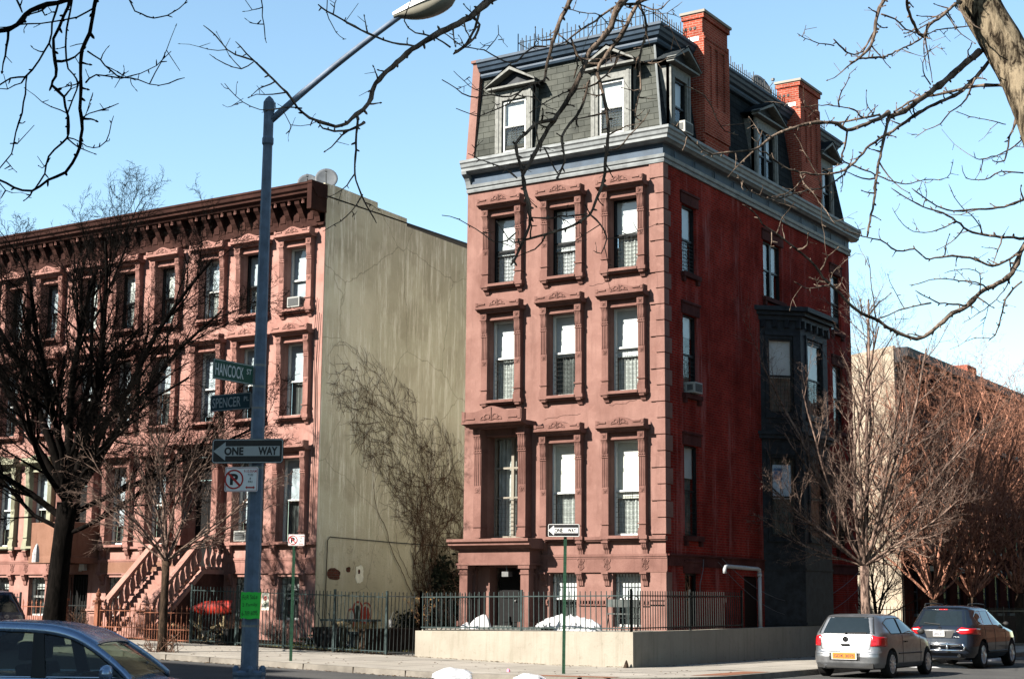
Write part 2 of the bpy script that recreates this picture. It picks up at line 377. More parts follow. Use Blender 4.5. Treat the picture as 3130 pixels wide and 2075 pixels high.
def window(parent, x, z, w, h, depth, frame='white_frame', rail=.5, shade=.5, shade_m='shade', lower='curtain', guard=True, y0=0, rz=0, glass='glass', mull=0, bars=0, name='window', label=None, side=None, gz_=.48):
    """one window: sash mesh with glass, shade, curtain and guard as children"""
    k = ('s', round(w, 3), round(h, 3), rail, frame, mull)
    if side is None: loc = (x, y0+depth, z)
    else: loc = (side-depth+0, x, z)
    o = inst(k, lambda: sash_mb(w, h, rail, mull=mull), name, M[frame], parent, loc, rz)
    if label: o['label'] = label
    inst(('g', w, h, rail, glass), lambda: MB().add([(-w/2+.05, .008, .05), (w/2-.05, .008, .05), (w/2-.05, .008, h*rail-.02), (-w/2+.05, .008, h*rail-.02), (-w/2+.05, -.008, h*rail+.02), (w/2-.05, -.008, h*rail+.02), (w/2-.05, -.008, h-.05), (-w/2+.05, -.008, h-.05)], [(0, 1, 2, 3), (4, 5, 6, 7)]), 'pane', M[glass], o)
    if shade > 0:
        inst(('sh', w, h, shade, shade_m), lambda: MB().box(-w/2+.04, .07, h*(1-shade), w/2-.04, .075, h-.03).box(-w/2+.05, .062, h*(1-shade)-.015, w/2-.05, .083, h*(1-shade)+.012), 'window_shade', M[shade_m], o)
    if lower:
        def cur():
            b = MB(); n = 26; vs = []; fs = []
            for i in range(n+1):
                xx = -w/2+.03+(w-.06)*i/n; yy = .16+.025*math.sin(i*1.9)+.01*math.sin(i*.7)
                vs += [(xx, yy, .03), (xx, yy, h-.04)]
            for i in range(n): fs.append((2*i, 2*i+2, 2*i+3, 2*i+1))
            return b.add(vs, fs)
        inst(('cu', w, h, lower), cur, 'curtain', M[lower], o)
    inst(('bk', w, h), lambda: MB().box(-w/2-.1, .45, -.1, w/2+.1, .47, h+.1), 'dark_room_back', M['interior'], o)
    if guard: inst(('gd', w, h, gz_), lambda: guard_mb(w-.1, h*gz_), 'window_guard', M['iron'], o, (0, -.075, .05))
    if bars: inst(('br', w, h, bars), lambda: bars_mb(w, h, bars), 'window_bars', M['iron'], o, (0, -.12, 0))
    return o
def rosette(b, x, y, z, r):
    b.box(x-r*1.25, y-.012, z-r*1.25, x+r*1.25, y, z+r*1.25)
    b.lathe([(r, 0), (r, .012), (r*.72, .022), (r*.70, .012), (r*.35, .012), (r*.3, .03), (.004, .034)], (x, y-.012, z), 10, 'y')
def scroll(b, x, y, z, s, sg=1):
    """small raised scroll of carved stone"""
    pts = []
    for i in range(9):
        t = i/8*4.2; r = s*(.18+.32*(1-i/8)); pts.append((x+sg*(r*math.cos(t)-s*.1), y, z+r*math.sin(t)))
    b.tube(pts, [s*.06]*9, 4)
def crest(b, hw, y, z0, zc, ze, big=False):
    """carved crest standing on the hood: scalloped outline with relief"""
    n = 24; poly = []
    for i in range(n+1):
        t = -1+2*i/n; a = abs(t)
        if a > .93: zz = ze+.03
        elif a > .55: zz = ze-.01
        else: zz = ze+(zc-ze)*(.5+.5*math.cos(a/.55*math.pi))
        poly.append((t*hw, zz))
    b.prism([(-hw, z0)]+poly+[(hw, z0)], y, y+.26, 'xz')
    for sg in (-1, 1):
        b.box(sg*hw*.56, y-.03, z0+.065, sg*hw*.86, y+.001, z0+.105)
        b.box(sg*hw*.88, y-.02, z0+.03, sg*hw*.98, y+.001, ze+.01)
        scroll(b, sg*hw*.14, y-.012, z0+.10, .17 if not big else .26, sg); scroll(b, sg*hw*.27, y-.012, z0+.055, .12 if not big else .2, sg)
        b.tube([(0, y-.012, z0+.02), (sg*hw*.12, y-.016, z0+.06), (sg*hw*.36, y-.012, z0+.03)], .012, 4)
    b.tube([(0, y-.016, z0+.015), (0, y-.02, zc-.03)], .014, 4)
def surround_mb(w, h, door=False):
    """carved stone window surround, opening w x h, local origin bottom centre of the opening"""
    b = MB(); pw = .21 if not door else .26; P = -.17 if not door else -.34; hw = w/2
    for sg in (-1, 1):
        a, c = sg*hw, sg*(hw+pw); xa, xc = min(a, c), max(a, c); xm = (a+c)/2
        b.box(xa, P, .20, xc, .0, h-.41)                                        # shaft slab
        b.box(xa-.02, P-.04, 0, xc+.02, 0, .13); b.box(xa-.01, P-.025, .13, xc+.01, 0, .20)   # plinth
        b.box(xa-.025, P-.035, .30, xc+.025, 0, .335)
        zr = h*.47; rosette(b, xm, P, zr, pw*.30)
        f0, f1 = zr+pw*.5, h-.52
        for k in range(4):
            xx = xa+pw*(k+.5)/4+.0; b.box(xx-.013, P-.02, f0, xx+.013, P, f1)
        b.box(xa-.012, P-.03, h-.50, xc+.012, 0, h-.465); b.box(xa-.012, P-.03, h-.43, xc+.012, 0, h-.41)
        for k in range(3): b.lathe([(.016, 0), (.026, .02), (.004, .05)], (xa+pw*(k+.5)/3, P-.025, h-.465), 6)
        # wavy console
        prof = []
        for i in range(9):
            t = i/8; prof.append((P-.02-.07*(.5-.5*math.cos(t*math.pi))-.025*math.sin(t*2*math.pi), h-.41+t*.40))
        for k in range(4):
            xx = xa+.012+(pw-.024)*(k+.5)/4; hwk = (pw-.024)/4*.34
            b.prism([(0, h-.41)]+prof+[(0, h-.01)], xx-hwk, xx+hwk, 'yz')
        b.prism([(0, h-.41)]+[(y+.022, z) for y, z in prof]+[(0, h-.01)], xa+.003, xc-.003, 'yz')
        b.box(xa-.012, P-.10, h-.01, xc+.012, 0, h+.02)
        b.box(xa, P-.07, h+.02, xc, 0, h+.20); rosette(b, xm, P-.07, h+.11, .055)
        # sill corbel
        b.prism([(0, -.30), (-.05, -.29), (-.09, -.22), (-.17, -.17), (-.19, -.10), (0, -.10)], xa+.03, xc-.03, 'yz')
    b.box(-hw, -.09, h+.0, hw, 0, h+.20); b.box(-hw, -.115, h+.0, hw, -.09, h+.04)
    H = hw+pw+(.08 if not door else .14); pr = .42 if not door else .82
    b.box(-H+.06, -pr*.6, h+.20, H-.06, 0, h+.24)
    b.prism([(0, h+.24), (-pr*.65, h+.24), (-pr*.78, h+.28), (-pr, h+.31), (-pr, h+.37), (0, h+.37)], -H, H, 'yz')
    if door: crest(b, H, -pr+.02, h+.37, h+.80, h+.66, True)
    else: crest(b, H, -pr+.03, h+.37, h+.60, h+.49)
    # sill
    if not door:
        b.box(-hw-pw-.05, -.21, -.10, hw+pw+.05, 0, 0); b.box(-hw, -.24, -.085, hw, -.21, -.02)
        b.box(-hw-pw-.03, -.17, -.135, hw+pw+.03, 0, -.10)
    return b
def surround(parent, x, z, w, h, m, door=False, rz=0, side=None, label=None):
    loc = (x, 0, z) if side is None else (side, x, z)
    o = inst(('sr', w, h, m, door), lambda: surround_mb(w, h, door), 'window_surround' if not door else 'door_surround', M[m], parent, loc, rz)
    if label: o['label'] = label
    return o
def lyre(b, x, y, z):
    for sg in (-1, 1):
        b.tube([(x+sg*.09, y, z+.34), (x+sg*.11, y, z+.29), (x+sg*.055, y, z+.2), (x+sg*.10, y, z+.1), (x+sg*.02, y, z+.03)], .011, 4)
        b.tube([(x+sg*.035, y, z+.30), (x+sg*.03, y, z+.16)], .009, 4); scroll(b, x+sg*.055, y, z+.1, .07, sg)
    b.tube([(x, y, z+.36), (x, y, z+.02)], .009, 4)
    for zz in (.37, .0): b.lathe([(.004, 0), (.016, .01), (.004, .022)], (x, y, z+zz-.01), 6)
    b.tube([(x-.09, y, z+.21), (x+.09, y, z+.21)], .008, 4)
def fluted_corbel(b, x, z, w=.17, hh=.32):
    for k in range(3):
        xx = x-w/2+w*(k+.5)/3; q = w/3*.38
        b.prism([(0, z-hh), (-.05, z-hh+.01), (-.06, z-hh*.6), (-.12, z-hh*.4), (-.15, z-hh*.15), (-.16, z), (0, z)], xx-q, xx+q, 'yz')
    b.prism([(0, z-hh), (-.03, z-hh+.01), (-.04, z-hh*.6), (-.10, z-hh*.4), (-.13, z)] + [(0, z)], x-w/2, x+w/2, 'yz')
    b.box(x-w/2-.02, -.19, z, x+w/2+.02, 0, z+.05)
def belt_mb(x0, x1, centres, pw=.20):
    """two belt courses, the carved frieze between them and the corbels under the sills"""
    b = MB()
    b.box(x0, -.13, 3.29, x1, 0, 3.375); b.box(x0, -.09, 3.25, x1, 0, 3.29)
    b.box(x0, -.07, 2.83, x1, 0, 2.90); b.box(x0, -.05, 2.78, x1, 0, 2.83); b.box(x0, -.035, 2.44, x1, 0, 2.78); b.box(x0, -.06, 2.40, x1, 0, 2.44)
    for c in centres:
        for sg in (-1, 1):
            xx = c+sg*.60; fluted_corbel(b, xx, 3.20); lyre(b, xx, -.045, 2.44); fluted_corbel(b, xx, 2.35)
    return b
# ---------------------------------------------------------------- corner house
M['side_stone'] = stone('dark_red_stone', (.12, .035, .03), (.07, .02, .018), (.18, .07, .06), .7)  # darker red stone for the side wall lintels, sills and belt course
FC = (-5.33, -3.25, -1.21)             # window columns of the main front
W_, H3, H2, H1 = .96, 2.08, 2.40, 2.66
Z3, Z2, Z1_, ZG = 10.92, 7.42, 3.40, .85
house = empty('brownstone_house', 'tall red corner house with grey slate mansard roof and two brick chimneys', 'house', (0, 0, 0))
L_ = 14.3
ops = [(c-W_/2, c+W_/2, Z3, Z3+H3) for c in FC]+[(c-W_/2, c+W_/2, Z2, Z2+H2) for c in FC]+[(c-W_/2, c+W_/2, Z1_, Z1_+H1) for c in FC[1:]]
DX = -5.22
ops += [(DX-.64, DX+.64, 3.40, 6.36)]+[(c-.44, c+.44, .92, 2.36) for c in FC[1:]]+[(-5.75, -4.68, .85, 2.55)]
b = MB(); wall_open(b, -6.7, 0, -.2, 14.0, ops, .42)
b.build('front_wall', M['brownstone'], house)
M['party'] = simple('pale_bounce_party_wall', (.62, .58, .47), .9, k=.9)  # unseen wall, made pale to bounce sunlight onto the stucco opposite
MB().add([(-6.7, 0, -.2), (-6.7, L_, -.2), (-6.7, L_, 14), (-6.7, 0, 14)], [(3, 2, 1, 0)]).build('party_wall', M['party'], house)
b = MB()
b.add([(-6.7, L_, -.2), (0, L_, -.2), (0, L_, 14), (-6.7, L_, 14)], [(0, 1, 2, 3)]).build('rear_wall', M['brick'], house)
# side wall of red brick (local x -> world Y)
SIDEW = [(1.62, Z3, .92, 2.02), (1.62, Z2, .92, 2.30), (1.62, Z1_+.02, .92, 2.55), (1.55, .95, .85, 1.45),
         (7.55, 11.15, 1.45, 1.85), (12.95, Z3, .92, 2.02), (12.95, Z2, .92, 2.30), (12.95, Z1_+.02, .92, 2.55)]
ops = [(x-ww/2, x+ww/2, z, z+hh) for x, z, ww, hh in SIDEW]+[(5.0, 6.2, .85, 2.38)]
ops += [(7.1, 10.0, 3.3, 9.9)]
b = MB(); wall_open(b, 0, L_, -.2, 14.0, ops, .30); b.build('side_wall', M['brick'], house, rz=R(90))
# quoins: alternating long and short blocks wrapped round the corner
b = MB(); z = 3.42; k = 0
while z < 13.75:
    hh = .455; lw = .42 if k % 2 == 0 else .24
    b.box(-lw, -.045, z+.012, .04, 0.0, z+hh-.012); b.box(.0, 0, z+.012, .04, .26 if k % 2 == 0 else .40, z+hh-.012)
    z += hh; k += 1
bev(b.build('quoins', M['brownstone'], house), .008)
# garden level base on the corner
MB().box(-.45, -.05, -.2, .035, 0, 2.40).box(0, 0, -.2, .035, .30, 2.40).build('corner_pier', M['brownstone'], house)
belt_mb(-4.2, .06, FC[1:]).build('belt_course', M['brownstone_trim'], house)
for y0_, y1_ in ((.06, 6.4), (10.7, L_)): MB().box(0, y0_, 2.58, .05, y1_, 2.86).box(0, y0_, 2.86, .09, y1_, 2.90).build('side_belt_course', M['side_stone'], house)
for a_, c_ in ((-4.1, -3.72), (-2.74, -1.7), (-.72, -.02)):
    b = MB(); b.box(a_, -.05, 1.49, c_, 0, 1.53); b.box(a_, -.05, 1.62, c_, 0, 1.65); n = max(2, int((c_-a_)/.09))
    for i in range(n): xx = a_+(c_-a_)*(i+.5)/n; b.box(xx-.022, -.06, 1.53, xx+.022, 0, 1.62)
    b.build('dentil_band', M['brownstone_trim'], house)
M['crack'] = simple('hairline_crack', (.05, .02, .015), .95)
rg = random.Random(21)
for x0_, z0_, n_ in ((-3.9, 6.78, 12), (-1.75, 7.05, 9), (-2.4, 10.55, 7)):
    p_ = [(x0_+.11*i, -.001, z0_+.03*i*.3+rg.uniform(-.03, .03)) for i in range(n_)]; MB().tube(p_, .006, 4).build('crack', M['crack'], house)
for z, h in ((Z3, H3), (Z2, H2), (Z1_, H1)):
    for c in (FC if z > 4 else FC[1:]): surround(house, c, z, W_, h, 'brownstone_trim')
surround(house, DX, 3.40, 1.28, 2.96, 'brownstone_trim', True)
for i, c in enumerate(FC):
    o = window(house, c, Z3, W_, H3, .24, 'dark_sash', .5, (.55, .60, .52)[i], lower=('shade', 'shade', 'curtain')[i])
    o = window(house, c, Z2, W_, H2, .24, 'white_frame', .53, (.46, .50, .57)[i], lower=('curtain', 'dim_curtain', 'curtain')[i])
    if i: window(house, c, Z1_, W_, H1, .24, 'white_frame', .47, (0, .53, .60)[i], 'shade_warm', lower='curtain', gz_=.46)
    if i: window(house, c, .92, .88, 1.44, .24, 'white_frame', .52, .45, lower='dim_curtain', guard=False, bars=9)
# tall french window over the entrance
o = window(house, DX, 3.40, 1.28, 2.96, .42, 'tan_sash', .40, 0, lower='curtain', mull=.09, guard=True, gz_=.38, label='tan framed double window over the entrance porch')
MB().box(-.58, -.05, 2.02, .58, .04, 2.08).build('transom_bar', M['tan_sash'], o)
# entrance porch
porch = MB(); 
porch.box(-6.44, -.62, 2.60, -3.98, 0, 3.02)
porch.box(-6.48, -.68, 2.60, -3.94, 0, 2.66); porch.box(-6.50, -.70, 3.02, -3.92, 0, 3.06)
porch.prism([(0, 3.06), (-.74, 3.06), (-.80, 3.12), (-.90, 3.16), (-.90, 3.22), (-.98, 3.26), (-.98, 3.34), (0, 3.36)], -6.62, -3.82, 'yz')
for cx in (-6.26, -4.16):
    porch.box(cx-.14, -.60, .85, cx+.14, -.34, 2.34); porch.box(cx-.19, -.65, .85, cx+.19, -.29, 1.02)
    porch.box(cx-.16, -.63, 2.34, cx+.16, -.31, 2.39); porch.box(cx-.14, -.61, 2.39, cx+.14, -.33, 2.50); porch.box(cx-.19, -.66, 2.50, cx+.19, -.28, 2.60)
    sg = -1 if cx < -5 else 1
    porch.box(cx-.10, -.12, .85, cx+.10, 0, 2.60); porch.box(cx-.13, -.15, 1.60, cx+.13, 0, 1.66); porch.box(cx-.13, -.15, 2.44, cx+.13, 0, 2.5)
po = porch.build('entrance_porch', M['brownstone_trim'], house); bev(po, .006)
MB().box(-5.60, .30, .86, -4.82, .36, 2.45).box(-5.50, .28, 1.0, -4.92, .30, 1.55).box(-5.50, .28, 1.68, -4.92, .30, 2.3).build('front_door', M['black'], house)
MB().box(-5.0, -.50, 2.28, -4.78, -.28, 2.42).tube([(-4.9, -.40, 2.42), (-4.9, -.40, 2.6)], .015).build('porch_lantern', M['zinc'], house)
MB().lathe([(.02, 0), (.03, .02), (.02, .045), (.002, .05)], (-5.02, .28, 1.6), 8, 'y').build('door_knob', M['zinc'], house)
# painted roof cornice
def cornice_pieces(y0):
    pr_lo = [(0, 13.86), (-.07, 13.86), (-.09, 13.93), (-.06, 13.97), (-.10, 14.0), (-.12, 14.09), (0, 14.11)]
    pr_mid = [(0, 14.11), (-.02, 14.11), (-.02, 14.36), (-.06, 14.42), (0, 14.42)]
    pr_hi = [(0, 14.42), (-.20, 14.42), (-.26, 14.47), (-.30, 14.49), (-.30, 14.57), (-.34, 14.61), (-.36, 14.70), (-.40, 14.74), (-.40, 14.82), (0, 14.86)]
    return pr_lo, pr_mid, pr_hi
def wrap(prof, x0, x1, y1):
    """profile (outward, z) run along the front (y=0) and round the corner along the side (x=0)"""
    b = MB(); n = len(prof); vs = []
    for (o, z) in prof: vs.append((x0, o, z))
    for (o, z) in prof: vs.append((x1-o, o, z))
    for (o, z) in prof: vs.append((x1-o, y1, z))
    fs = []
    for s in range(2):
        for i in range(n-1): fs.append((s*n+i, (s+1)*n+i, (s+1)*n+i+1, s*n+i+1))
    fs.append(tuple(range(n-1, -1, -1))); fs.append(tuple(range(2*n, 3*n)))
    return b.add(vs, fs)
lo, mid, hi = cornice_pieces(0)
cor = wrap(hi, -6.75, 0, L_+.3).build('roof_cornice', M['cornice'], house)
wrap(lo, -6.70, 0, L_).build('lower_moulding', M['cornice'], cor)
b = wrap(mid, -6.70, 0, L_)
for i in range(11): yy = .6+i*1.32; b.box(.05, yy, 14.11, .075, yy+.03, 14.34)
b.build('frieze', M['cornice_blue'], cor)
MB().prism([(0, 14.11), (-.06, 14.11), (-.10, 14.22), (-.16, 14.3), (-.30, 14.40), (-.32, 14.49), (0, 14.49)], -6.74, -6.56, 'yz').build('end_bracket', M['cornice'], cor)
# mansard: slopes on front, side and rear
zb, zt, ins = 14.86, 17.66, .42
b = MB(); b.add([(-6.5, .04, zb), (-.06, .04, zb), (-.06-ins, .04+ins, zt), (-6.5, .04+ins, zt)], [(0, 1, 2, 3)])
man = b.build('mansard_front', M['slate'], house)
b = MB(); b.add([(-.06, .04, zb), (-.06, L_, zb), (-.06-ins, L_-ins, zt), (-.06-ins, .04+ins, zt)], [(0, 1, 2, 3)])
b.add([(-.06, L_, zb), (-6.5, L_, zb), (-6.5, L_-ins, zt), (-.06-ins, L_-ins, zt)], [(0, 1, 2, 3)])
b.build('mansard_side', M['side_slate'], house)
MB().box(-6.5, .45, 18.02, -.5, L_-.45, 18.06).build('flat_roof', M['black'], house)
# firewall at the left end
MB().prism([(-.02, 14.8), (.32, 18.05), (.28, 18.18), (.60, 18.20), (L_-.1, 18.0), (L_, 14.8)], -6.78, -6.5, 'yz').box(-6.82, .25, 18.12, -6.46, .7, 18.2).build('party_parapet', M['brownstone'], house)
# top cornice of the mansard
pr = [(-.46, 17.60), (-.30, 17.60), (-.22, 17.66), (-.24, 17.74), (-.30, 17.78), (-.34, 17.86), (-.12, 17.92), (-.04, 17.98), (.0, 18.0), (.0, 18.08), (-.6, 18.10)]
pr = [(-o, z) for o, z in pr]
def wrap2(prof, x0, x1, y1):
    b = MB(); n = len(prof); vs = [(x0, o, z) for o, z in prof]+[(x1-o, o, z) for o, z in prof]+[(x1-o, y1-o, z) for o, z in prof]+[(x0, y1-o, z) for o, z in prof]
    fs = []
    for s in range(3):
        for i in range(n-1): fs.append((s*n+i, (s+1)*n+i, (s+1)*n+i+1, s*n+i+1))
    return b.add(vs, fs)
prt = [(.44, 17.58), (.34, 17.60), (.30, 17.66), (.31, 17.74), (.22, 17.78), (.18, 17.86), (.13, 17.90), (.10, 17.98), (.05, 18.02), (.05, 18.10), (.55, 18.12)]
wrap2(prt, -6.5, 0, L_+.0).build('mansard_top_cornice', M['cornice_blue'], house)
b = MB(); b.tube([(-.05, .03, zb), (-.05-ins, .03+ins, zt)], .035, 5); b.build('hip_flashing', M['cornice'], house)
# roof railing
b = MB(); zr = 18.1
def rail_run(b, p0, p1, z, hh, step=.145, r=.011):
    d = Vector((p1[0]-p0[0], p1[1]-p0[1], 0)); n = int(d.length/step)
    for i in range(n+1):
        p = Vector((p0[0], p0[1], 0))+d*(i/n); tall = .16 if i % 6 == 0 else (.0 if i % 2 else .05)
        b.box(p.x-r, p.y-r, z, p.x+r, p.y+r, z+hh+tall)
    for zz in (z+.07, z+hh-.14): b.tube([(p0[0], p0[1], zz), (p1[0], p1[1], zz)], .014, 4)
rail_run(b, (-5.2, .45), (-.5, .45), 18.1, .58); rail_run(b, (-.5, .45), (-.5, 13.6), 18.1, .58); rail_run(b, (-5.2, .45), (-5.2, 3.2), 18.1, .58)
b.build('roof_railing', M['iron'], house)
# dormers
def dormer(x, z, w, side=None, win=1, label=None):
    """gabled dormer: casing, cheeks, pediment and its window; local front faces -y"""
    base = bpy.data.objects.new('dormer', None); 
    b = MB(); h = 2.05; c = w/2; wi = w/2-.24
    b.box(-c, -.06, 0, -wi, .1, h); b.box(wi, -.06, 0, c, .1, h); b.box(-wi, -.06, h-.32, wi, .1, h); b.box(-c-.05, -.14, -.02, c+.05, .1, .07)
    b.box(-c+.05, -.08, .1, -c+.14, -.06, h-.1); b.box(c-.14, -.08, .1, c-.05, -.06, h-.1)
    for sg in (-1, 1): b.add([(sg*c, .0, 0), (sg*c, .95, h-.02), (sg*c, .0, h)], [(0, 1, 2)])
    o = b.build('dormer', M['casing'], house)
    o.location = (x, .02, z) if side is None else (side, x, z); o.rotation_euler.z = 0 if side is None else R(90)
    if label: o['label'] = label
    g = MB(); a = c+.20; ph = .56
    g.box(-a, -.26, h+.02, a, -.02, h+.08)
    for sg in (-1, 1):
        g.prism([(sg*(a+.04), h+.08), (sg*a, h+.16), (0, h+ph+.08), (0, h+ph-.02)], -.32, -.02, 'xz')
    g.build('pediment', M['casing'], o)
    MB().prism([(-a+.1, h+.08), (a-.1, h+.08), (0, h+ph-.04)], -.06, .0, 'xz').build('tympanum', M['dark_casing'], o)
    r = MB(); r.add([(-a-.05, -.33, h+.12), (0, -.33, h+ph+.14), (0, 1.1, h+ph+.14), (-a-.05, 1.0, h+.12), (a+.05, -.33, h+.12), (a+.05, 1.0, h+.12)], [(0, 1, 2, 3), (1, 4, 5, 2)])
    r.add([(-a-.05, -.33, h+.10), (0, -.33, h+ph+.12), (0, 1.1, h+ph+.12), (-a-.05, 1.0, h+.10), (a+.05, -.33, h+.10), (a+.05, 1.0, h+.10)], [(3, 2, 1, 0), (2, 5, 4, 1)])
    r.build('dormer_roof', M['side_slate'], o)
    n = win; ww = 2*wi/n
    for i in range(n):
        window(o, -wi+ww*(i+.5), .09, ww-.04, h-.43, .06, 'white_frame' if side is None else 'dark_sash', .5, .5, lower='curtain' if side is None else 'dim_curtain', guard=(side is None))
    return o
dormer(-5.03, 14.86, 1.34, label='left front dormer with a gabled top'); dormer(-1.66, 14.86, 1.34, label='right front dormer with a gabled top')
dormer(1.12, 14.86, 1.25, -.02); dormer(7.2, 14.86, 1.75, -.02, 2); dormer(12.3, 14.86, 1.25, -.02)
# chimneys
def chimney(y0, y1, x0, top, label):
    b = MB(); b.box(x0, y0, 15.1, .12, y1, top-.14)
    for i, (dz, e) in enumerate(((0, .0), (.12, .03), (.24, .06))): b.box(.0, y0+.14-i*.05, 14.86+dz, .12+e*.3, y1-.14+i*.05, 14.98+dz)
    n = 3; wd = (y1-y0)
    for a_, c_ in ((0, .18), (.30, .42), (.54, .66), (.82, 1.0)):
        b.box(.12, y0+wd*a_, 16.3, .17, y0+wd*c_, 18.15)
    b.box(.12, y0, 18.15, .17, y1, 18.45); b.box(.12, y0, 15.35, .17, y1, 16.3)
    for i in range(int(wd/.12)): b.box(.17, y0+.02+i*.12, 18.28, .20, y0+.08+i*.12, 18.34)
    b.box(x0-.04, y0-.04, top-.30, .19, y1+.04, top-.14)
    o = b.build('chimney', M['chimney_brick'] if True else M['brick'], house); o['label'] = label
    MB().box(x0-.08, y0-.08, top-.14, .24, y1+.08, top-.06).build('chimney_cap', M['concrete'], o)
    MB().box(x0-.01, y0-.012, 18.22, .0, y0, 18.36).build('flashing', M['white_frame'], o)
    b = MB()
    for i in range(3): b.box(x0+.06+i*.15, y0-.025, top-.62, x0+.13+i*.15, y0+.02, top-.54)
    b.build('vent_hole', M['black'], o)
    return o
ch = chimney(2.4, 4.15, -.52, 19.22, 'front chimney, the taller looking one'); ch2 = chimney(9.75, 11.5, -.66, 19.22, 'rear chimney beside the dish')
MB().lathe([(.12, 0), (.14, .18), (.12, .2)], (-.15, 11.0, 19.16), 10).build('chimney_pot', M['chimney_brick'], ch2)
# side windows with stone lintels and sills
def lintel_mb(ww): return MB().box(-ww/2-.10, -.04, 0, ww/2+.10, 0, .34).box(-ww/2-.12, -.08, .30, ww/2+.12, -.001, .36)
def sill_mb(ww): return MB().box(-ww/2-.10, -.12, -.13, ww/2+.10, 0, 0).box(-ww/2-.06, -.09, -.27, -ww/2+.08, 0, -.131).box(ww/2-.08, -.09, -.27, ww/2+.06, 0, -.131)
for x, z, ww, hh in SIDEW:
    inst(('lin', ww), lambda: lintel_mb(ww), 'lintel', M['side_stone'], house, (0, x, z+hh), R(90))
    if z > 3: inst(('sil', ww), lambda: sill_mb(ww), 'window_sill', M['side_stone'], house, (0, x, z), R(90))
for i, (x, z, ww, hh) in enumerate(SIDEW):
    window(house, x, z, ww, hh, .14, 'dark_sash', .5, (.5, .26, .35, 0, .5, .5, .5, .4)[i], lower='dim_curtain', side=0, rz=R(90), glass='dark_glass' if i == 3 else 'glass', guard=(i not in (3, 4)), mull=.14 if i == 4 else 0)
# bay window on the side
bay = MB(); BP = [(0, 6.45), (.95, 7.42), (.95, 9.62), (0, 10.6)]
def bayface(p, q, z0, z1, lo_w, ww, zs):
    """one face of the bay with its window openings, returns matrix"""
    d = Vector((q[0]-p[0], q[1]-p[1], 0)); L = d.length; a = math.atan2(d.y, d.x)
    Mx = Matrix.Translation((p[0], p[1], 0)) @ Matrix.Rotation(a, 4, 'Z'); s = len(bay.v)
    ops = [(L/2-ww/2, L/2+ww/2, z, z+h) for z, h in zs]
    wall_open(bay, 0, L, z0, z1, ops, .14)
    for o in ops:
        bay.box(o[0]-.10, -.035, o[2]-.1, o[0], 0, o[3]+.1); bay.box(o[1], -.035, o[2]-.1, o[1]+.10, 0, o[3]+.1); bay.box(o[0]-.12, -.06, o[3]+.1, o[1]+.12, 0, o[3]+.2); bay.box(o[0]-.12, -.08, o[2]-.16, o[1]+.12, 0, o[2]-.1)
    for zz in (.95, 2.6, 3.1, 6.55, 6.8, 7.1): bay.box(0, -.03, zz, L, 0, zz+.07)
    bay.xf(Mx, s); return Mx, a, L
BZ = [(3.62, 2.42), (7.42, 2.35)]
faces = []
for i, ww in enumerate((.84, 1.25, .84)): faces.append(bayface(BP[i], BP[i+1], .3, 10.55, 0, ww, BZ))
bo = bay.build('bay_window', M['dark_casing'], house); bo['label'] = 'dark two storey bay of canted wooden sides'
def offs(e): return [(0, 6.45-e*1.1), (.95+e, 7.42-e*.45), (.95+e, 9.62+e*.45), (0, 10.6+e*1.1)]
b = MB()
for z0, z1, e in ((10.35, 10.5, .08), (10.5, 10.62, .2), (10.62, 10.76, .34), (6.62, 6.74, .16), (6.74, 6.84, .24)): b.prism(offs(e), z0, z1, 'xy')
for i in range(3):
    p, q = Vector(offs(.04)[i]), Vector(offs(.04)[i+1])
    for t in ((.08, .36, .64, .92) if i != 1 else (.06, .28, .5, .72, .94)):
        c = p.lerp(q, t); b.box(c.x-.05, c.y-.05, 10.12, c.x+.09, c.y+.05, 10.36)
b.build('bay_moulding', M['dark_casing'], bo, fix=True)['kind'] = 'stuff'
for i, (Mx, a, L) in enumerate(faces):
    for j, (z, h) in enumerate(BZ):
        p = Mx @ Vector((L/2, .08, z)); w0 = (.84, 1.25, .84)[i]
        o = window(bo, 0, 0, w0, h, 0, 'dark_sash', .5, .52 if j else 0, lower='dim_curtain', guard=bool(j)); o.location = p; o.rotation_euler.z = a
        if i == 0 and j == 0:
            MB().box(-.30, .03, 1.15, .30, .035, 2.2).build('paper_poster', flat('blue_white_poster', (.55, .62, .72), .8), o)
            MB().box(-.26, .022, 1.75, .02, .029, 2.1).build('poster_picture', flat('poster_blue', (.10, .18, .33), .8), o)
# door on the side, hanging cables
MB().box(-.02, 5.02, .86, -.10+.0, 6.18, 2.36).build('side_door', M['black'], house, loc=(-.12, 0, 0))
# ---------------------------------------------------------------- row houses
def baluster_prof(h): return [(.085, 0), (.085, .06), (.05, .08), (.05, .12), (.08, .18), (.10, h*.36), (.085, h*.5), (.05, h*.68), (.042, h*.78), (.07, h*.82), (.05, h*.86), (.085, h*.93), (.085, h)]
def newel_mb():
    b = MB(); b.box(-.2, -.2, 0, .2, .2, .18); b.box(-.15, -.15, .18, .15, .15, .80); b.box(-.17, -.17, .30, .17, .17, .36); b.box(-.19, -.19, .80, .19, .19, .87); b.box(-.24, -.24, .87, .24, .24, .93)
    for k in range(5): b.box(-.12+k*.055, -.165, .45, -.095+k*.055, -.15, .7); b.box(-.165, -.12+k*.055, .45, -.15, -.095+k*.055, .7); b.box(.15, -.12+k*.055, .45, .165, -.095+k*.055, .7)
    b.lathe([(.21, .93), (.17, .99), (.12, 1.03), (.12, 1.06), (.15, 1.10), (.11, 1.17), (.07, 1.22), (.085, 1.27), (.05, 1.34), (.03, 1.36), (.045, 1.40), (.005, 1.46)], n=10)
    return b
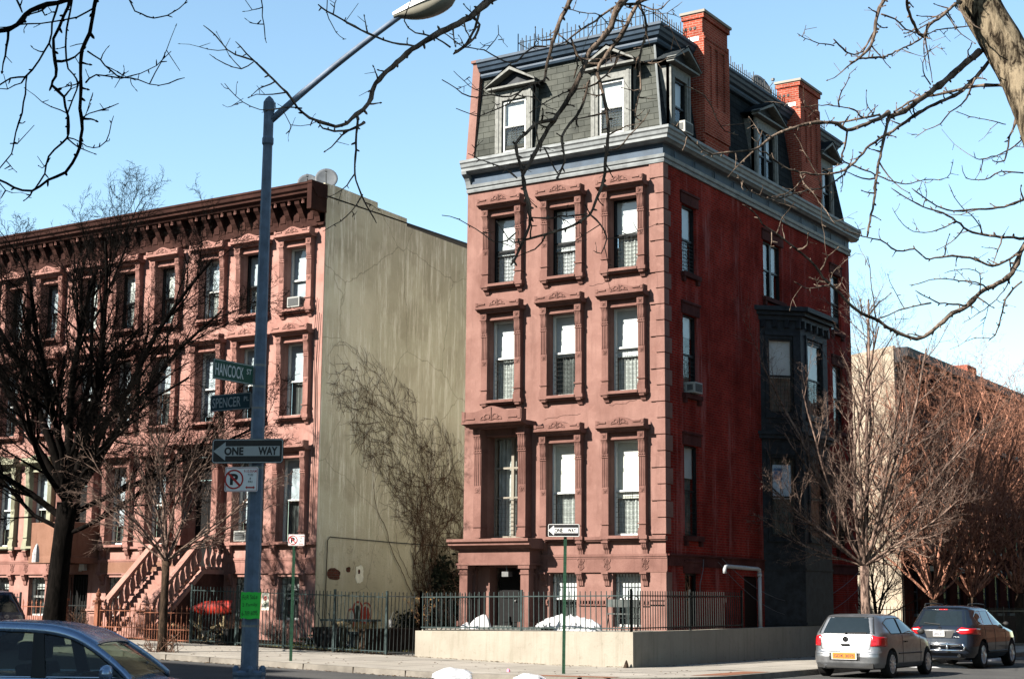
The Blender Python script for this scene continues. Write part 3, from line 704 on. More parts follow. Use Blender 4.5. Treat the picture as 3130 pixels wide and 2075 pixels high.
M['shaded_side'] = stone('shaded_stoop_side', (.11, .045, .035), (.06, .028, .022), (.17, .08, .06), .6)  # darker copy of the stoop stone, shade of the side walls put into the colour
def stoop(parent, xa, xb, m='stoop_stone'):
    """high stone stoop: steps, carved side walls, balusters, handrails and newels between xa and xb"""
    n = 15; z0, z1, y0, y1 = .42, 2.62, -3.1, -.95; b = MB()
    for i in range(n):
        t = (i+1)/n; zz = z0+(z1-z0)*t; yy = y0+(y1-y0)*i/n
        b.box(xa+.12, yy-.03, max(z0-.2, zz-.22), xb-.12, yy+.35, zz)
    b.box(xa, y1, z1-.3, xb, 0, z1)
    s = b.build('stoop', M[m], parent, fix=True)
    for x in (xa, xb):
        sl_ = (z1-z0-.22)/(y1-y0)
        MB().prism([(y0, 0), (y0, z0-.02), (y1, z1-.24), (0, z1-.24), (0, 0)], x-.09, x+.09, 'yz').build('side_wall', M['shaded_side'], s, fix=True)
        MB().prism([(y0-.04, z0-.02), (y0-.04, z0+.12), (y1, z1-.10), (0, z1-.10), (0, z1-.24), (y1, z1-.24)], x-.12, x+.12, 'yz').build('string_course', M[m], s, fix=True)
    for x in (xa, xb):
        h = MB(); sl = (z1-z0)/(y1-y0)
        rail = [(y0-.02, z0+1.02), (y1-.05, z1+.86), (0.0, z1+.86)]
        for (ya, za), (yb, zb_) in zip(rail, rail[1:]):
            for w_, t_, dz in ((.13, .09, 0), (.09, .05, -.09)):
                h.prism([(ya, za+dz), (yb, zb_+dz), (yb, zb_+dz+t_), (ya, za+dz+t_)], x-w_, x+w_, 'yz')
        h.build('handrail', M[m], s, fix=True)
        k = 0
        for i in range(9):
            yy = y0+.16+(y1-y0-.16)*i/8.6; zz = z0+.13+(yy-y0)*sl
            inst(('bal', .86), lambda: MB().lathe(baluster_prof(.84), n=10), 'baluster', M[m], s, (x, yy, zz))
        for yy in (-.72, -.44, -.18): inst(('bal2', .8), lambda: MB().lathe(baluster_prof(.84), n=10), 'baluster', M[m], s, (x, yy, z1-.08))
        inst(('newel',), newel_mb, 'newel_post', M[m], s, (x+(-.12 if x == xa else .06), y0-.28, .32))
    return s
def bracket_prof(): return [(0, 13.72), (-.06, 13.74), (-.10, 13.9), (-.22, 14.05), (-.30, 14.2), (-.42, 14.32), (-.46, 14.45), (0, 14.45)]
M['row_cornice'] = stone('dark_brown_cornice', (.055, .022, .017), (.035, .014, .011), (.09, .04, .03), .5)
def row_house(x1, idx, label, stone='row_stone', trim='row_trim', wd=5.92):
    x0 = x1-wd; C = [x1-1.09, x1-3.02, x1-4.92]
    r = empty('row_house', label, 'house', (0, 0, 0), group=None)
    ops = [(c-W_/2, c+W_/2, z, z+h) for z, h in ((Z3, H3), (Z2, H2)) for c in C]+[(c-W_/2, c+W_/2, Z1_, Z1_+H1) for c in C[:2]]
    ops += [(c-.44, c+.44, .95, 2.30) for c in C[:2]]
    D = C[2]; ops += [(D-.66, D+.66, 2.62, 6.3)]
    if idx == 1: ops += [(D-.60, D+.55, .5, 2.40)]; ops = [(a_, b_, 3.3, d_) if c_ == 2.62 else (a_, b_, c_, d_) for a_, b_, c_, d_ in ops]
    b = MB(); wall_open(b, x0, x1, -.2, 14.0, ops, .42); b.build('front_wall', M[stone], r)
    b = MB(); b.box(x0, .0, 14.55, x1, 13, 14.6).build('roof', M['black'], r)
    # cornice
    c = MB(); c.prism([(0, 14.45), (-.50, 14.45), (-.56, 14.52), (-.66, 14.58), (-.66, 14.64), (-.74, 14.70), (-.76, 14.80), (-.80, 14.84), (-.80, 14.90), (0, 14.93)], x0, x1+(.06 if idx == 0 else 0), 'yz')
    c.box(x0, -.10, 13.60, x1, 0, 13.68); c.box(x0, -.06, 13.68, x1, 0, 14.45)
    c.box(x1-.14, -.78, 14.0, x1+.04, 0, 14.94) if idx == 0 else None
    co = c.build('cornice', M['row_cornice'], r, fix=True)
    n = 10; b = MB(); q = MB()
    for i in range(n):
        xx = x0+.28+(wd-.56)*i/(n-1)
        b.prism(bracket_prof(), xx-.10, xx+.10, 'yz'); b.lathe([(.05, 0), (.07, .04), (.03, .1)], (xx, -.08, 13.58), 8)
        if i < n-1:
            xm = xx+(wd-.56)/(n-1)/2; b.box(xm-.12, -.085, 13.84, xm+.12, -.06, 14.08); rosette(q, xm, -.47, 14.36, .04)
            b.box(xm-.035, -.50, 14.36, xm+.035, -.06, 14.45)
    b.build('bracket', M['row_cornice'], co, fix=True); q.build('rosette', M[trim], co)['kind'] = 'stuff'
    b = MB()
    b.box(x0, -.13, 3.25, x1, 0, 3.33) if idx == 1 else b.box(x0 if idx else D+.95, -.13, 3.29, x1, 0, 3.375)
    b.box(D+.95, -.07, 2.83, x1, 0, 2.90); b.box(D+.95, -.05, 2.78, x1, 0, 2.83); b.box(D+.95, -.035, 2.44, x1, 0, 2.78); b.box(D+.95, -.06, 2.40, x1, 0, 2.44)
    for cc in C[:2]:
        for sg in (-1, 1): xx = cc+sg*.60; fluted_corbel(b, xx, 3.20); lyre(b, xx, -.045, 2.44); fluted_corbel(b, xx, 2.35)
    b.box(x1-.42, -.05, 1.49, x1-.03, 0, 1.53); b.box(x1-.42, -.05, 1.62, x1-.03, 0, 1.66)
    for i in range(4): b.box(x1-.38+i*.1, -.06, 1.53, x1-.33+i*.1, 0, 1.62)
    b.build('belt_course', M[trim], r)
    for z, h in ((Z3, H3), (Z2, H2), (Z1_, H1)):
        for cc in (C if z > 4 else C[:2]): surround(r, cc, z, W_, h, trim if not (idx == 2 and z < 4) else 'green_trim')
    surround(r, D, 3.34, 1.32, 2.96, trim, True)
    for i, cc in enumerate(C):
        window(r, cc, Z3, W_, H3, .24, ('dark_sash', 'white_frame')[i % 2 ^ 1 if idx == 0 else 0], .48, (.99, .52, .5)[(i+idx) % 3], 'row_shade' if idx != 1 else 'curtain', 'curtain', guard=False, glass='glass')
        window(r, cc, Z2, W_, H2, .24, 'white_frame', .48, (.5, .5, .9)[(i+idx) % 3], 'row_shade', 'dim_curtain', guard=False)
        if i < 2:
            window(r, cc, Z1_, W_, H1, .24, 'white_frame', .5, (.5, .75)[i], 'row_shade', 'dim_curtain', guard=False)
            window(r, cc, .95, .88, 1.35, .24, 'white_frame', .5, .3, 'curtain', 'dim_curtain', guard=False, bars=5)
    if idx == 1: MB().box(D-.7, .38, .3, D+.65, .40, 2.5).build('dark_entry', M['interior'], r)
    MB().box(D-.62, .30, 2.62, D-.05, .36, 5.5).box(D-.03, .30, 2.62, D+.62, .36, 5.5).box(D-.62, .31, 5.52, D+.62, .35, 6.28).build('entrance_door', M['interior'], r)
    return r
M['green_trim'] = stone('pale_green_painted_stone', (.46, .46, .33), (.38, .38, .26), (.54, .53, .40), .4)
rh1 = row_house(-12.33, 0, 'pink brownstone row house at the end of the row with a balustraded stoop')
rh2 = row_house(-18.25, 1, 'pink brownstone row house with a plain boxed landing instead of a stoop')
rh3 = row_house(-24.17, 2, 'row house with pale green parlour window trim at the left edge')
rh4 = row_house(-30.09, 3, 'row house beyond the green trimmed one, mostly cut off by the picture edge')
# stuccoed end wall of the row
b = MB(); prof = [(.02, -.2), (.02, 14.92), (.35, 15.02), (2.72, 14.95), (2.72, 14.78), (4.38, 14.74), (4.38, 14.46), (13, 14.30), (13, -.2)]
b.prism(prof, -12.60, -12.33, 'yz'); b.box(-12.66, -.06, 13.7, -12.335, .5, 15.0)
b.build('stucco_end_wall', M['stucco'], rh1, fix=True)
# exposed brick and pale plaster patches
def patch_(y0, z0, w_, h_, m, nm, seed, th=.02):
    rg = random.Random(seed); pts = []
    for k in range(18): a = 2*math.pi*k/18; q = max(abs(math.cos(a)), abs(math.sin(a))); q = (1/q)**.6*rg.uniform(.82, 1.05); pts.append((y0+w_/2*q*math.cos(a), z0+h_/2*q*math.sin(a)))
    MB().prism(pts, -12.335, -12.33+th*.5, 'yz').build(nm, m, rh1, fix=True)
M['old_brick'] = brickmat('exposed_old_brick', (.085, .025, .018), (.05, .018, .014), (.06, .045, .035))
M['plaster'] = simple('pale_plaster', (.60, .57, .48), .9, var=.2, k=.8, bmp=.01)
patch_(.88, 2.40, .66, .38, M['old_brick'], 'exposed_brick_patch', 2); patch_(1.62, 2.55, .22, .18, M['old_brick'], 'exposed_brick_patch', 5)
patch_(11.9, 10.2, .8, 1.6, M['old_brick'], 'exposed_brick_patch', 7)
patch_(2.2, 2.42, .42, .62, M['plaster'], 'pale_plaster_patch', 3); patch_(2.17, 2.50, .12, .16, M['old_brick'], 'exposed_brick_patch', 9, .03)
stoop(rh1, -18.28, -16.30)
b = MB(); 
b.box(-24.1, -1.35, 2.75, -22.15, 0, 4.15); b.box(-24.14, -1.39, 2.75, -22.11, 0, 2.98)
o = bev(b.build('boxed_landing', M['ochre_stone'], rh2), .02)
MB().box(-22.15, -.05, .3, -18.3, 0, 2.9).build('ochre_base', M['ochre_stone'], rh2) if 0 else None
b = MB(); b.box(-22.0, -.055, 2.42, -18.5, -.04, 2.80); b.build('ochre_band', M['ochre_stone'], rh2)
M['red_gloss'] = simple('red_alarm_paint', (.35, .015, .02), .3)
t = tag(MB().lathe([(.14, 0), (.14, .05), (.11, .10), (.04, .13), (.005, .135)], (0, 0, 0), 14, 'y').build('alarm_bell', M['red_gloss'], loc=(-22.5, -1.40, 3.62), smooth=True), 'round red alarm bell on the boxed landing', 'alarm bell')
t = tag(MB().box(-.11, -.16, -.13, .11, 0, .15).box(-.16, -.13, -.16, -.13, 0, -.02).build('wall_lamp', M['shade'], loc=(-22.75, -.06, 2.66)), 'small boxy wall lamp under the boxed landing', 'lamp')
# iron gate grille under the landing
b = MB()
for i in range(9): b.box(-23.6+i*.13, .1, .5, -23.585+i*.13, .12, 2.3)
b.box(-23.65, .09, 1.3, -22.5, .13, 1.34).build('entry_gate', M['iron'], rh2)
# sloping bay of bars in front of the garden window
b = MB()
for i in range(12):
    x = -20.0+i*.085; b.tube([(x, -.05, 2.3), (x-.1, -.45, .6)], .009, 4)
for zz, yy in ((2.3, -.05), (1.4, -.26), (.65, -.44)): b.tube([(-20.05, yy, zz), (-19.05, yy, zz)], .01, 4)
b.build('slanted_window_bars', M['iron'], rh2)
# stoop and side wall of the green trimmed house
stoop(rh3, -30.0, -28.2)
# satellite dishes
M['dish'] = simple('dish_grey', (.20, .22, .24), .5, var=.15)
def dish(loc, rz, label, r=.42, tilt=40, arm=True):
    prof = []
    b = MB(); n = 20
    vs = [(0, 0, 0)]; fs = []
    for i in range(1, 6):
        rr_ = r*i/5
        for k in range(n): t = 2*math.pi*k/n; vs.append((rr_*math.cos(t), rr_*.14*(i/5)*1.0 if 0 else .16*rr_*rr_/r, rr_*math.sin(t)*1.08))
    for k in range(n): fs.append((0, 1+k, 1+(k+1) % n))
    for i in range(4):
        for k in range(n): fs.append((1+i*n+k, 1+(i+1)*n+k, 1+(i+1)*n+(k+1) % n, 1+i*n+(k+1) % n))
    b.add([(x, -y, z) for x, y, z in vs], fs); b.xf(Matrix.Rotation(R(-tilt), 4, 'X'))
    o = empty('satellite_dish', label, 'satellite dish', loc, rz)
    d = b.build('reflector', M['dish'], o, smooth=True, loc=(0, 0, .55)); s = d.modifiers.new('s', 'SOLIDIFY'); s.thickness = .015
    MB().tube([(0, .05, -.7), (0, .05, -.05), (0, .08, .35), (0, .02, .52)], .025, 8).box(-.12, -.05, -.06, .12, .2, -.03).build('mast', M['zinc'], o)
    if arm: MB().tube([(0, -.05, .25), (0, -.52, .62), (0, -.5, .74)], .016, 6).box(-.04, -.56, .68, .04, -.46, .76).build('feed_arm', M['zinc'], o)
    return o
dish((-13.1, .9, 14.90), R(38), 'right satellite dish of the pair on the row house roof', .38, 22)
dish((-13.95, .95, 14.86), R(38), 'left satellite dish of the pair on the row house roof', .36, 22)
dish((-.75, 8.6, 18.1), R(75), 'dark satellite dish behind the rear chimney', .46, 22)
# ---------------------------------------------------------------- air conditioners
def aircon(loc, rz, label, w=.52, h=.34, d=.36):
    o = empty('air_conditioner', label, 'air conditioner', loc, rz, None)
    bev(MB().box(-w/2, -d, 0, w/2, .08, h).build('case', M['ac'], o), .012)
    g = MB(); g.box(-w/2+.04, -d-.006, .04, w/2-.04, -d-.001, h-.04)
    for i in range(9): g.box(-w/2+.05, -d-.012, .05+i*(h-.1)/9, w/2-.05, -d-.006, .055+i*(h-.1)/9+.008)
    for sg in (-1, 1): g.box(sg*w/2, -d+.06, .07, sg*(w/2+.006), -.06, h-.07)
    g.build('grille', M['ac_grille'], o); return o
aircon((-13.40, .12, Z3+.03), 0, 'white air conditioner in the top right window of the row house')
aircon((-15.35, .10, Z1_+.03), 0, 'white air conditioner in the parlour window behind the lamp post')
aircon((-.05, 1.62, Z2+.03), R(90), 'white air conditioner in the red brick side wall', .50, .31, .30)
aircon((-.02, 1.02, 14.92), R(90), 'white air conditioner in the slate roof dormer')
# ---------------------------------------------------------------- building across the rear yard
M['pale_render'] = stone('pale_rendered_wall', (.62, .52, .40), (.52, .43, .33), (.70, .60, .48), .3)
M['dark_red_front'] = brickmat('dull_red_brick_front', (.04, .013, .011), (.03, .011, .009), (.025, .015, .012))
far = empty('far_row_house', 'pale walled row behind the bare trees on the right', 'house', (0, 0, 0))
b = MB(); b.prism([(-16, -.2), (-16, 12.0), (-5.6, 12.0), (-5.4, 12.55), (-3.25, 12.85), (-3.2, -.2)], 28, 28.3, 'xz'); b.build('gable_wall', M['pale_render'], far, fix=True)
fy = 28.3; n = 12; ops = []
for k in range(n):
    for z in (1.2, 4.2, 7.3, 10.0 if 0 else 9.9): ops.append((1.2+k*2.05, 2.1+k*2.05, z, z+1.9))
b = MB(); wall_open(b, 0, 42, -.2, 12.6, ops, .2); b.xf(Matrix.Translation((-3.2, fy, 0)) @ Matrix.Rotation(R(90), 4, 'Z')); b.build('street_front', M['dark_red_front'], far)
def farwin(): return MB().box(-.45, -.04, 0, -.38, .0, 1.9).box(.38, -.04, 0, .45, .0, 1.9).box(-.38, -.04, .92, .38, .0, .98).box(-.55, -.28, 1.9, .55, -.17, 2.12).box(-.55, -.30, -.12, .55, -.17, 0)
for o_ in ops:
    fo = inst(('farwin',), farwin, 'window', M['cornice_blue'], far, (-3.38, fy+(o_[0]+o_[1])/2, o_[2]), R(90))
    inst(('farpane',), lambda: MB().box(-.44, .01, 0, .44, .02, 1.9), 'pane', M['dark_glass'], fo)
b = MB(); b.box(-3.2, fy-.3, 12.35, -2.6, fy+42, 12.75); b.box(-3.2, fy-.3, 12.1, -2.9, fy+42, 12.35); b.box(-3.2, fy-.25, 11.7, -3.12, fy+42, 11.76)
for k in range(46): b.box(-3.2, fy+.2+k*.9, 11.8, -2.75, fy+.38+k*.9, 12.1)
b.build('cornice', M['dark_casing'], far)
MB().box(-12, 28.3, 12.3, -3.25, 70, 12.35).build('roof', M['black'], far)
MB().box(-2.0 -3.2, 40, 12.4, -3.6, 41.5, 13.6).build('chimney', M['chimney_brick'], far)
MB().box(-16, 28.05, -.2, -15.8, 70, 12).build('back_wall', M['dark_red_front'], far)
# unseen blocks behind the camera, placed and sized to shade the near street
M['opposite'] = brickmat('opposite_brick', (.10, .04, .025), (.08, .03, .02), (.1, .09, .07))
def block(x0, x1, y0, y1, h, label, rz=math.pi):
    o = empty('unseen_block', label, 'building', ((x0+x1)/2, y0, 0), rz-math.pi)
    ops = []
    for k in range(int((x1-x0)/2.4)):
        for f in range(int(h/3)-1): ops.append((-(x1-x0)/2+.7+k*2.4, -(x1-x0)/2+1.8+k*2.4, 1.2+f*3, 2.9+f*3))
    b = MB(); wall_open(b, -(x1-x0)/2, (x1-x0)/2, 0, h, ops, .25); b.xf(Matrix.Rotation(math.pi, 4, 'Z')); b.build('front_wall', M['opposite'], o)
    g = MB()
    for q in ops: g.box(-q[0], -.24, q[2], -q[1], -.23, q[3])
    g.build('window_panes', M['dark_glass'], o)['kind'] = 'stuff'
    W2 = (x1-x0)/2; D_ = y0-y1
    MB().add([(-W2, 0, 0), (-W2, -D_, 0), (-W2, -D_, h), (-W2, 0, h), (W2, 0, 0), (W2, -D_, 0), (W2, -D_, h), (W2, 0, h)], [(0, 1, 2, 3), (4, 7, 6, 5), (3, 2, 6, 7), (1, 5, 6, 2)]).build('side_walls', M['opposite'], o)
    return o
block(-60, 4.0, -42.4, -60, 22.4, 'unseen brick apartment block behind the viewer, sized to shade the near street')
block(-75, -19.3, -44.0, -58, 24.8, 'taller unseen brick block behind the other one, added to shape the road shadow')
o = block(-40, 40, 0, -12, 13.5, 'unseen row of brick houses across the side street, added to deepen the shade', R(270)); o.location = (17.5, 38, 0)  # unseen row added to darken the side street's shade and car reflections
# ---------------------------------------------------------------- ground, street, pavement, kerb
XS = [-120, -80, -60, -40, -30, -24, -20, -17, -14, -12, -10, -8, -6, -4.5, -3, -1.5, 0, 1, 2, 3, 4, 5, 8, 14, 20, 40, 120, 400]
def sheet(ys, off, xs=XS):
    b = MB(); n = len(ys)
    for x in xs:
        for y in ys: b.v.append((x, y, gz(x)+off))
    for i in range(len(xs)-1):
        for k in range(n-1): b.f.append((i*n+k, (i+1)*n+k, (i+1)*n+k+1, i*n+k+1))
    return b
structure(sheet([-400, -60, -20, -9, 0, 60, 200, 700], -.13, [-700]+XS+[700]).build('street', M['asphalt']))
def kerb_y(x):
    r, xc = 3.2, 4.7
    if x <= xc-r: return -9.0
    return -9.0+r-math.sqrt(max(0, r*r-(x-(xc-r))**2))
xs = [-120, -60, -40, -30, -24, -20, -17, -14, -12, -10, -8, -6, -4.5, -3, -1.5, 0, 1, 1.5, 2, 2.5, 3, 3.4, 3.8, 4.1, 4.35, 4.55, 4.66, 4.7]
b = MB()
for x in xs:
    for y in (kerb_y(x)+.16, -4.5, 0, 30, 120): b.v.append((x-(.16 if x > 4.6 else 0), y, gz(x)))
for i in range(len(xs)-1):
    for k in range(4): b.f.append((i*5+k, (i+1)*5+k, (i+1)*5+k+1, i*5+k+1))
structure(b.build('pavement', M['pavement']))
b = MB(); pts = [(x, kerb_y(x)) for x in xs]+[(4.7, y) for y in (-4, 0, 4, 8, 12, 16, 20, 30, 50, 120)]
for i, (x, y) in enumerate(pts):
    q = pts[min(i+1, len(pts)-1)]; p = pts[max(i-1, 0)]; d = Vector((q[0]-p[0], q[1]-p[1], 0)).normalized(); nrm = Vector((-d.y, d.x, 0)); z = gz(x)
    b.v += [(x, y, z-.14), (x+nrm.x*.015, y+nrm.y*.015, z+.004), (x+nrm.x*.17, y+nrm.y*.17, z+.004), (x+nrm.x*.17, y+nrm.y*.17, z-.02)]
for i in range(len(pts)-1):
    for k in range(3): b.f.append((i*4+k, (i+1)*4+k, (i+1)*4+k+1, i*4+k+1))
structure(b.build('kerb', M['kerb'], fix=True))
# kerb joints and worn chips
b = MB()
for i in range(40): x = -40+i*1.52; b.box(x, -9.006, gz(x)-.13, x+.018, -8.84, gz(x)+.006)
structure(b.build('kerb_joints', M['soil']))
b = MB(); b.add([(1.5, -8.95, .006), (3.1, -8.6, .006), (3.1, -8.1, .006), (1.2, -8.45, .006)], [(0, 1, 2, 3)]); structure(b.build('kerb_ramp', M['curb_red']))
b = MB(); b.add([(3.9, -6.4, .006), (4.5, -5.8, .006), (4.5, -3.4, .006), (3.9, -3.6, .006)], [(0, 1, 2, 3)]); structure(b.build('kerb_ramp', M['curb_red']))
# raised areaway inside the retaining wall
structure(MB().box(-5.66, -3.4, -.1, .75, 0.1, .84).box(-6.7, -1.3, -.1, -5.66, .1, .84).box(.0, 0, -.1, .75, 13.9, .84).build('areaway_ground', M['concrete']))
# lot between the buildings and front yards
b = sheet([-3.6, 0, 14, 26], .035, [-12.33, -11, -9.5, -8, -6.72]); structure(b.build('yard_ground', M['soil']))
g = []; rg = random.Random(3); b = MB()
for i in range(2600):
    x = rg.uniform(-12.1, -7.2); y = rg.uniform(-3.5, -.6)
    if rg.random() < .35: continue
    z = gz(x)+.03; a = rg.uniform(0, 6.28); l = rg.uniform(.03, .075); dx, dy = math.cos(a)*.012, math.sin(a)*.012; tx, ty = rg.uniform(-.03, .03), rg.uniform(-.03, .03)
    b.add([(x-dx, y-dy, z), (x+dx, y+dy, z), (x+tx, y+ty, z+l)], [(0, 1, 2)])
o = b.build('grass', simple('dry_lawn_grass', (.30, .29, .10), .95, var=.4, scale=9)); o['kind'] = 'stuff'
for nm, x0, x1 in (('front_yard', -30, -12.4),):
    b = sheet([-3.6, 0], .03, [x0, -27, -24, -21, -18, -15, x1]); structure(b.build('front_yard_ground', M['soil']))
# retaining wall round the corner house
wl = empty('retaining_wall', 'cream concrete retaining wall around the corner house', 'wall', (0, -3.6, 0))
def wallrun():
    b = MB()
    tops = [(-5.7, .79), (-3.5, .82), (-1.5, .84), (.97, .865)]
    for (xa, za), (xb, zb_) in zip(tops, tops[1:]):
        b.add([(xa, -3.64, gz(xa)-.15), (xb, -3.64, gz(xb)-.15), (xb, -3.64, zb_), (xa, -3.64, za), (xa, -3.38, za), (xb, -3.38, zb_), (xa, -3.38, -.1), (xb, -3.38, -.1)], [(0, 1, 2, 3), (3, 2, 5, 4), (4, 5, 7, 6)])
    b.add([(-5.7, -3.64, -.1), (-5.7, -3.64, .79), (-5.7, -.3, .80), (-5.7, -.3, -.1)], [(0, 1, 2, 3)])
    return b
wallrun().build('front_run', M['wall'], wl).location.y = 3.6
b = MB(); zt_ = [( -3.64, .865), (0, .875), (3, .90), (8, .915), (14.4, .93)]
for (ya, za), (yb, zb_) in zip(zt_, zt_[1:]):
    b.add([(.97, ya, -.15), (.97, yb, -.15), (.97, yb, zb_), (.97, ya, za), (.72, ya, za), (.72, yb, zb_), (.72, ya, -.1), (.72, yb, -.1)], [(0, 1, 2, 3), (3, 2, 5, 4), (4, 5, 7, 6)])
o = b.build('side_run', M['wall'], wl); o.location.y = 3.6
for (xx, n) in ((0, 0),): pass
# low wall in the empty lot, seen through the fence
lw = tag(MB().box(-7.9, -3.3, -.1, -7.7, -.2, .74).box(-7.95, -3.35, .74, -7.65, -.15, .80).build('yard_wall', M['bark_shade']), 'low dark yard wall running back beside the fence gate', 'wall')
# ---------------------------------------------------------------- fences
def picket_mb(L, h, step, r=.009, rails=(.08, -.12), tip=0.0):
    b = MB(); n = max(1, int(L/step))
    for i in range(n):
        x = (i+.5)*L/n; b.box(x-r, -r, .02, x+r, r, h)
    for z in rails: zz = z if z > 0 else h+z; b.box(0, -.018, zz-.014, L, .018, zz+.014)
    return b
def fence(p0, p1, h, panels, label, m='green_iron', step=.14, z0=None, z1=None, posts=True, name='iron_fence', pr=.025, group=None):
    d = Vector((p1[0]-p0[0], p1[1]-p0[1], 0)); L = d.length; a = math.atan2(d.y, d.x)
    z0 = gz(p0[0]) if z0 is None else z0; z1 = gz(p1[0]) if z1 is None else z1
    f = empty(name, label, 'fence', (p0[0], p0[1], z0), a, group)
    for i in range(panels):
        l = L/panels; zz = (z1-z0)*i/panels
        o = picket_mb(l, h, step).build('fence_panel', M[m], f, loc=(l*i, 0, zz)); o.rotation_euler.y = -math.atan2((z1-z0), L)
    if posts:
        for i in range(panels+1): MB().box(-pr, -pr, -.05, pr, pr, h+.05).build('post', M[m], f, loc=(L/panels*i, 0, (z1-z0)*i/panels))
    return f
fence((-5.62, -3.52), (.86, -3.52), 1.0, 2, 'black iron railing on the front retaining wall', 'green_iron', .15, .80, .87)
fence((.86, -3.52), (.86, 2.95), 1.0, 2, 'black iron railing on the side retaining wall', 'iron', .13, .87, .90)
fence((-5.62, -3.52), (-5.62, -.7), 1.0, 1, 'iron railing on the left end of the retaining wall', 'iron', .15, .80, .80)
fence((-14.03, -3.64), (-6.68, -3.64), 1.66, 4, 'tall grey green iron fence in front of the empty lot', 'green_iron', .125, .30, .13, pr=.028)
b = fence((-6.66, -3.60), (-5.74, -3.60), 1.70, 1, 'dark iron gate between the lot fence and the cream wall', 'iron', .13, .12, .1, posts=False, name='iron_gate')
MB().box(.05, -.03, .75, .13, .03, .95).tube([(.09, -.03, .9), (.22, -.06, 1.15)], .008, 5).build('latch', M['zinc'], b)
# ornate brown fence in front of the row
def ornate(L, step=.105):
    b = MB(); n = int(L/step)
    for i in range(n):
        x = (i+.5)*L/n; tall = i % 2 == 0; top = .98 if tall else .48
        b.box(x-.009, -.009, 0, x+.009, .009, top)
        for zc in ((.98,) if tall else (.48,)):
            b.prism([(x-.012, zc-.03), (x+.012, zc-.03), (x+.034, zc+.03), (x+.012, zc+.03), (x, zc+.11), (x-.012, zc+.03), (x-.034, zc+.03)], -.008, .008, 'xz')
            b.box(x-.026, -.012, zc-.035, x+.026, .012, zc-.02)
    for z in (.05, .36, .86): b.box(0, -.014, z-.012, L, .014, z+.012)
    return b
def iron_post_mb():
    b = MB(); b.box(-.10, -.10, 0, .10, .10, .12); b.box(-.075, -.075, .12, .075, .075, 1.08); b.box(-.12, -.12, 1.08, .12, .12, 1.15)
    b.lathe([(.10, 1.15), (.06, 1.2), (.05, 1.24), (.085, 1.30), (.08, 1.36), (.03, 1.42), (.035, 1.46), (.005, 1.52)], n=10); return b
f = empty('ornate_fence', 'ornate brown cast iron fence before the balustraded stoop', 'fence', (-18.0, -3.64, 0))
for i in range(2): ornate(1.98).build('fence_panel', M['row_iron'], f, loc=(i*1.98, 0, gz(-17+i*2)+.0))
iron_post_mb().build('post', M['row_iron'], f, loc=(-.05, 0, gz(-18)))
f = empty('ornate_fence', 'ornate brown iron fence and gate post left of the stoop', 'fence', (-21.6, -3.64, 0))
ornate(1.9).build('fence_panel', M['row_iron'], f, loc=(0, 0, gz(-21)))
iron_post_mb().build('post', M['row_iron'], f, loc=(2.0, 0, gz(-20)))
fence((-28, -3.64), (-21.7, -3.64), 1.25, 3, 'dark iron fence in front of the green trimmed house', 'iron', .13)
fence((-3.0, 20), (2.2, 20), 1.5, 2, 'tall black fence before the pale gable wall', 'iron', .14)
fence((2.2, 20), (2.2, 60), 1.5, 10, 'long black iron fence along the side street', 'iron', .14)
# leaf litter, grit and scraps along walls and kerb
rg = random.Random(17); b = MB()
for i in range(900):
    u = rg.random()
    if u < .35: x = rg.uniform(-14, .9); y = -3.66-abs(rg.gauss(0, .10))
    elif u < .75: x = rg.uniform(-14, 2); y = -9.03-abs(rg.gauss(0, .18))
    elif u < .85: x = 1.0+abs(rg.gauss(0, .15)); y = rg.uniform(-3.6, 12)
    else: x = rg.uniform(-14, 4); y = rg.uniform(-8.7, -3.8)
    z = gz(x)+.012 if y > -8.95 else gz(x)-.12; s_ = rg.uniform(.015, .05); a = rg.uniform(0, 6.28)
    b.add([(x+s_*math.cos(a), y+s_*math.sin(a), z), (x-s_*.5*math.sin(a), y+s_*.5*math.cos(a), z+.012), (x-s_*math.cos(a), y-s_*math.sin(a), z+.004), (x+s_*.5*math.sin(a), y-s_*.5*math.cos(a), z+.014)], [(0, 1, 2, 3)])
o = b.build('leaf_litter', simple('dead_leaf', (.20, .12, .06), .9, var=.6, scale=30)); o['kind'] = 'stuff'
# ---------------------------------------------------------------- lettering
def text_mb(s, w, h, bold=.02):
    cu = bpy.data.curves.new('t', 'FONT'); cu.body = s; cu.offset = bold; cu.resolution_u = 3; cu.fill_mode = 'FRONT'
    o = bpy.data.objects.new('t', cu); COL.objects.link(o); bpy.context.view_layer.update()
    me = bpy.data.meshes.new_from_object(o.evaluated_get(bpy.context.evaluated_depsgraph_get()))
    vs = [v.co.copy() for v in me.vertices]; fs = [tuple(p.vertices) for p in me.polygons]
    bpy.data.objects.remove(o); bpy.data.meshes.remove(me); bpy.data.curves.remove(cu)
    x0 = min(v.x for v in vs); x1 = max(v.x for v in vs); y0 = min(v.y for v in vs); y1 = max(v.y for v in vs)
    return MB().add([((v.x-(x0+x1)/2)/(x1-x0)*w, 0, (v.y-(y0+y1)/2)/(y1-y0)*h) for v in vs], fs)
def ring(b, x, z, r, t, y=0, n=40, a0=0, a1=2*math.pi):
    for i in range(n):
        p, q = a0+(a1-a0)*i/n, a0+(a1-a0)*(i+1)/n
        b.add([(x+(r-t)*math.cos(p), y, z+(r-t)*math.sin(p)), (x+r*math.cos(p), y, z+r*math.sin(p)), (x+r*math.cos(q), y, z+r*math.sin(q)), (x+(r-t)*math.cos(q), y, z+(r-t)*math.sin(q))], [(0, 1, 2, 3)])
    return b
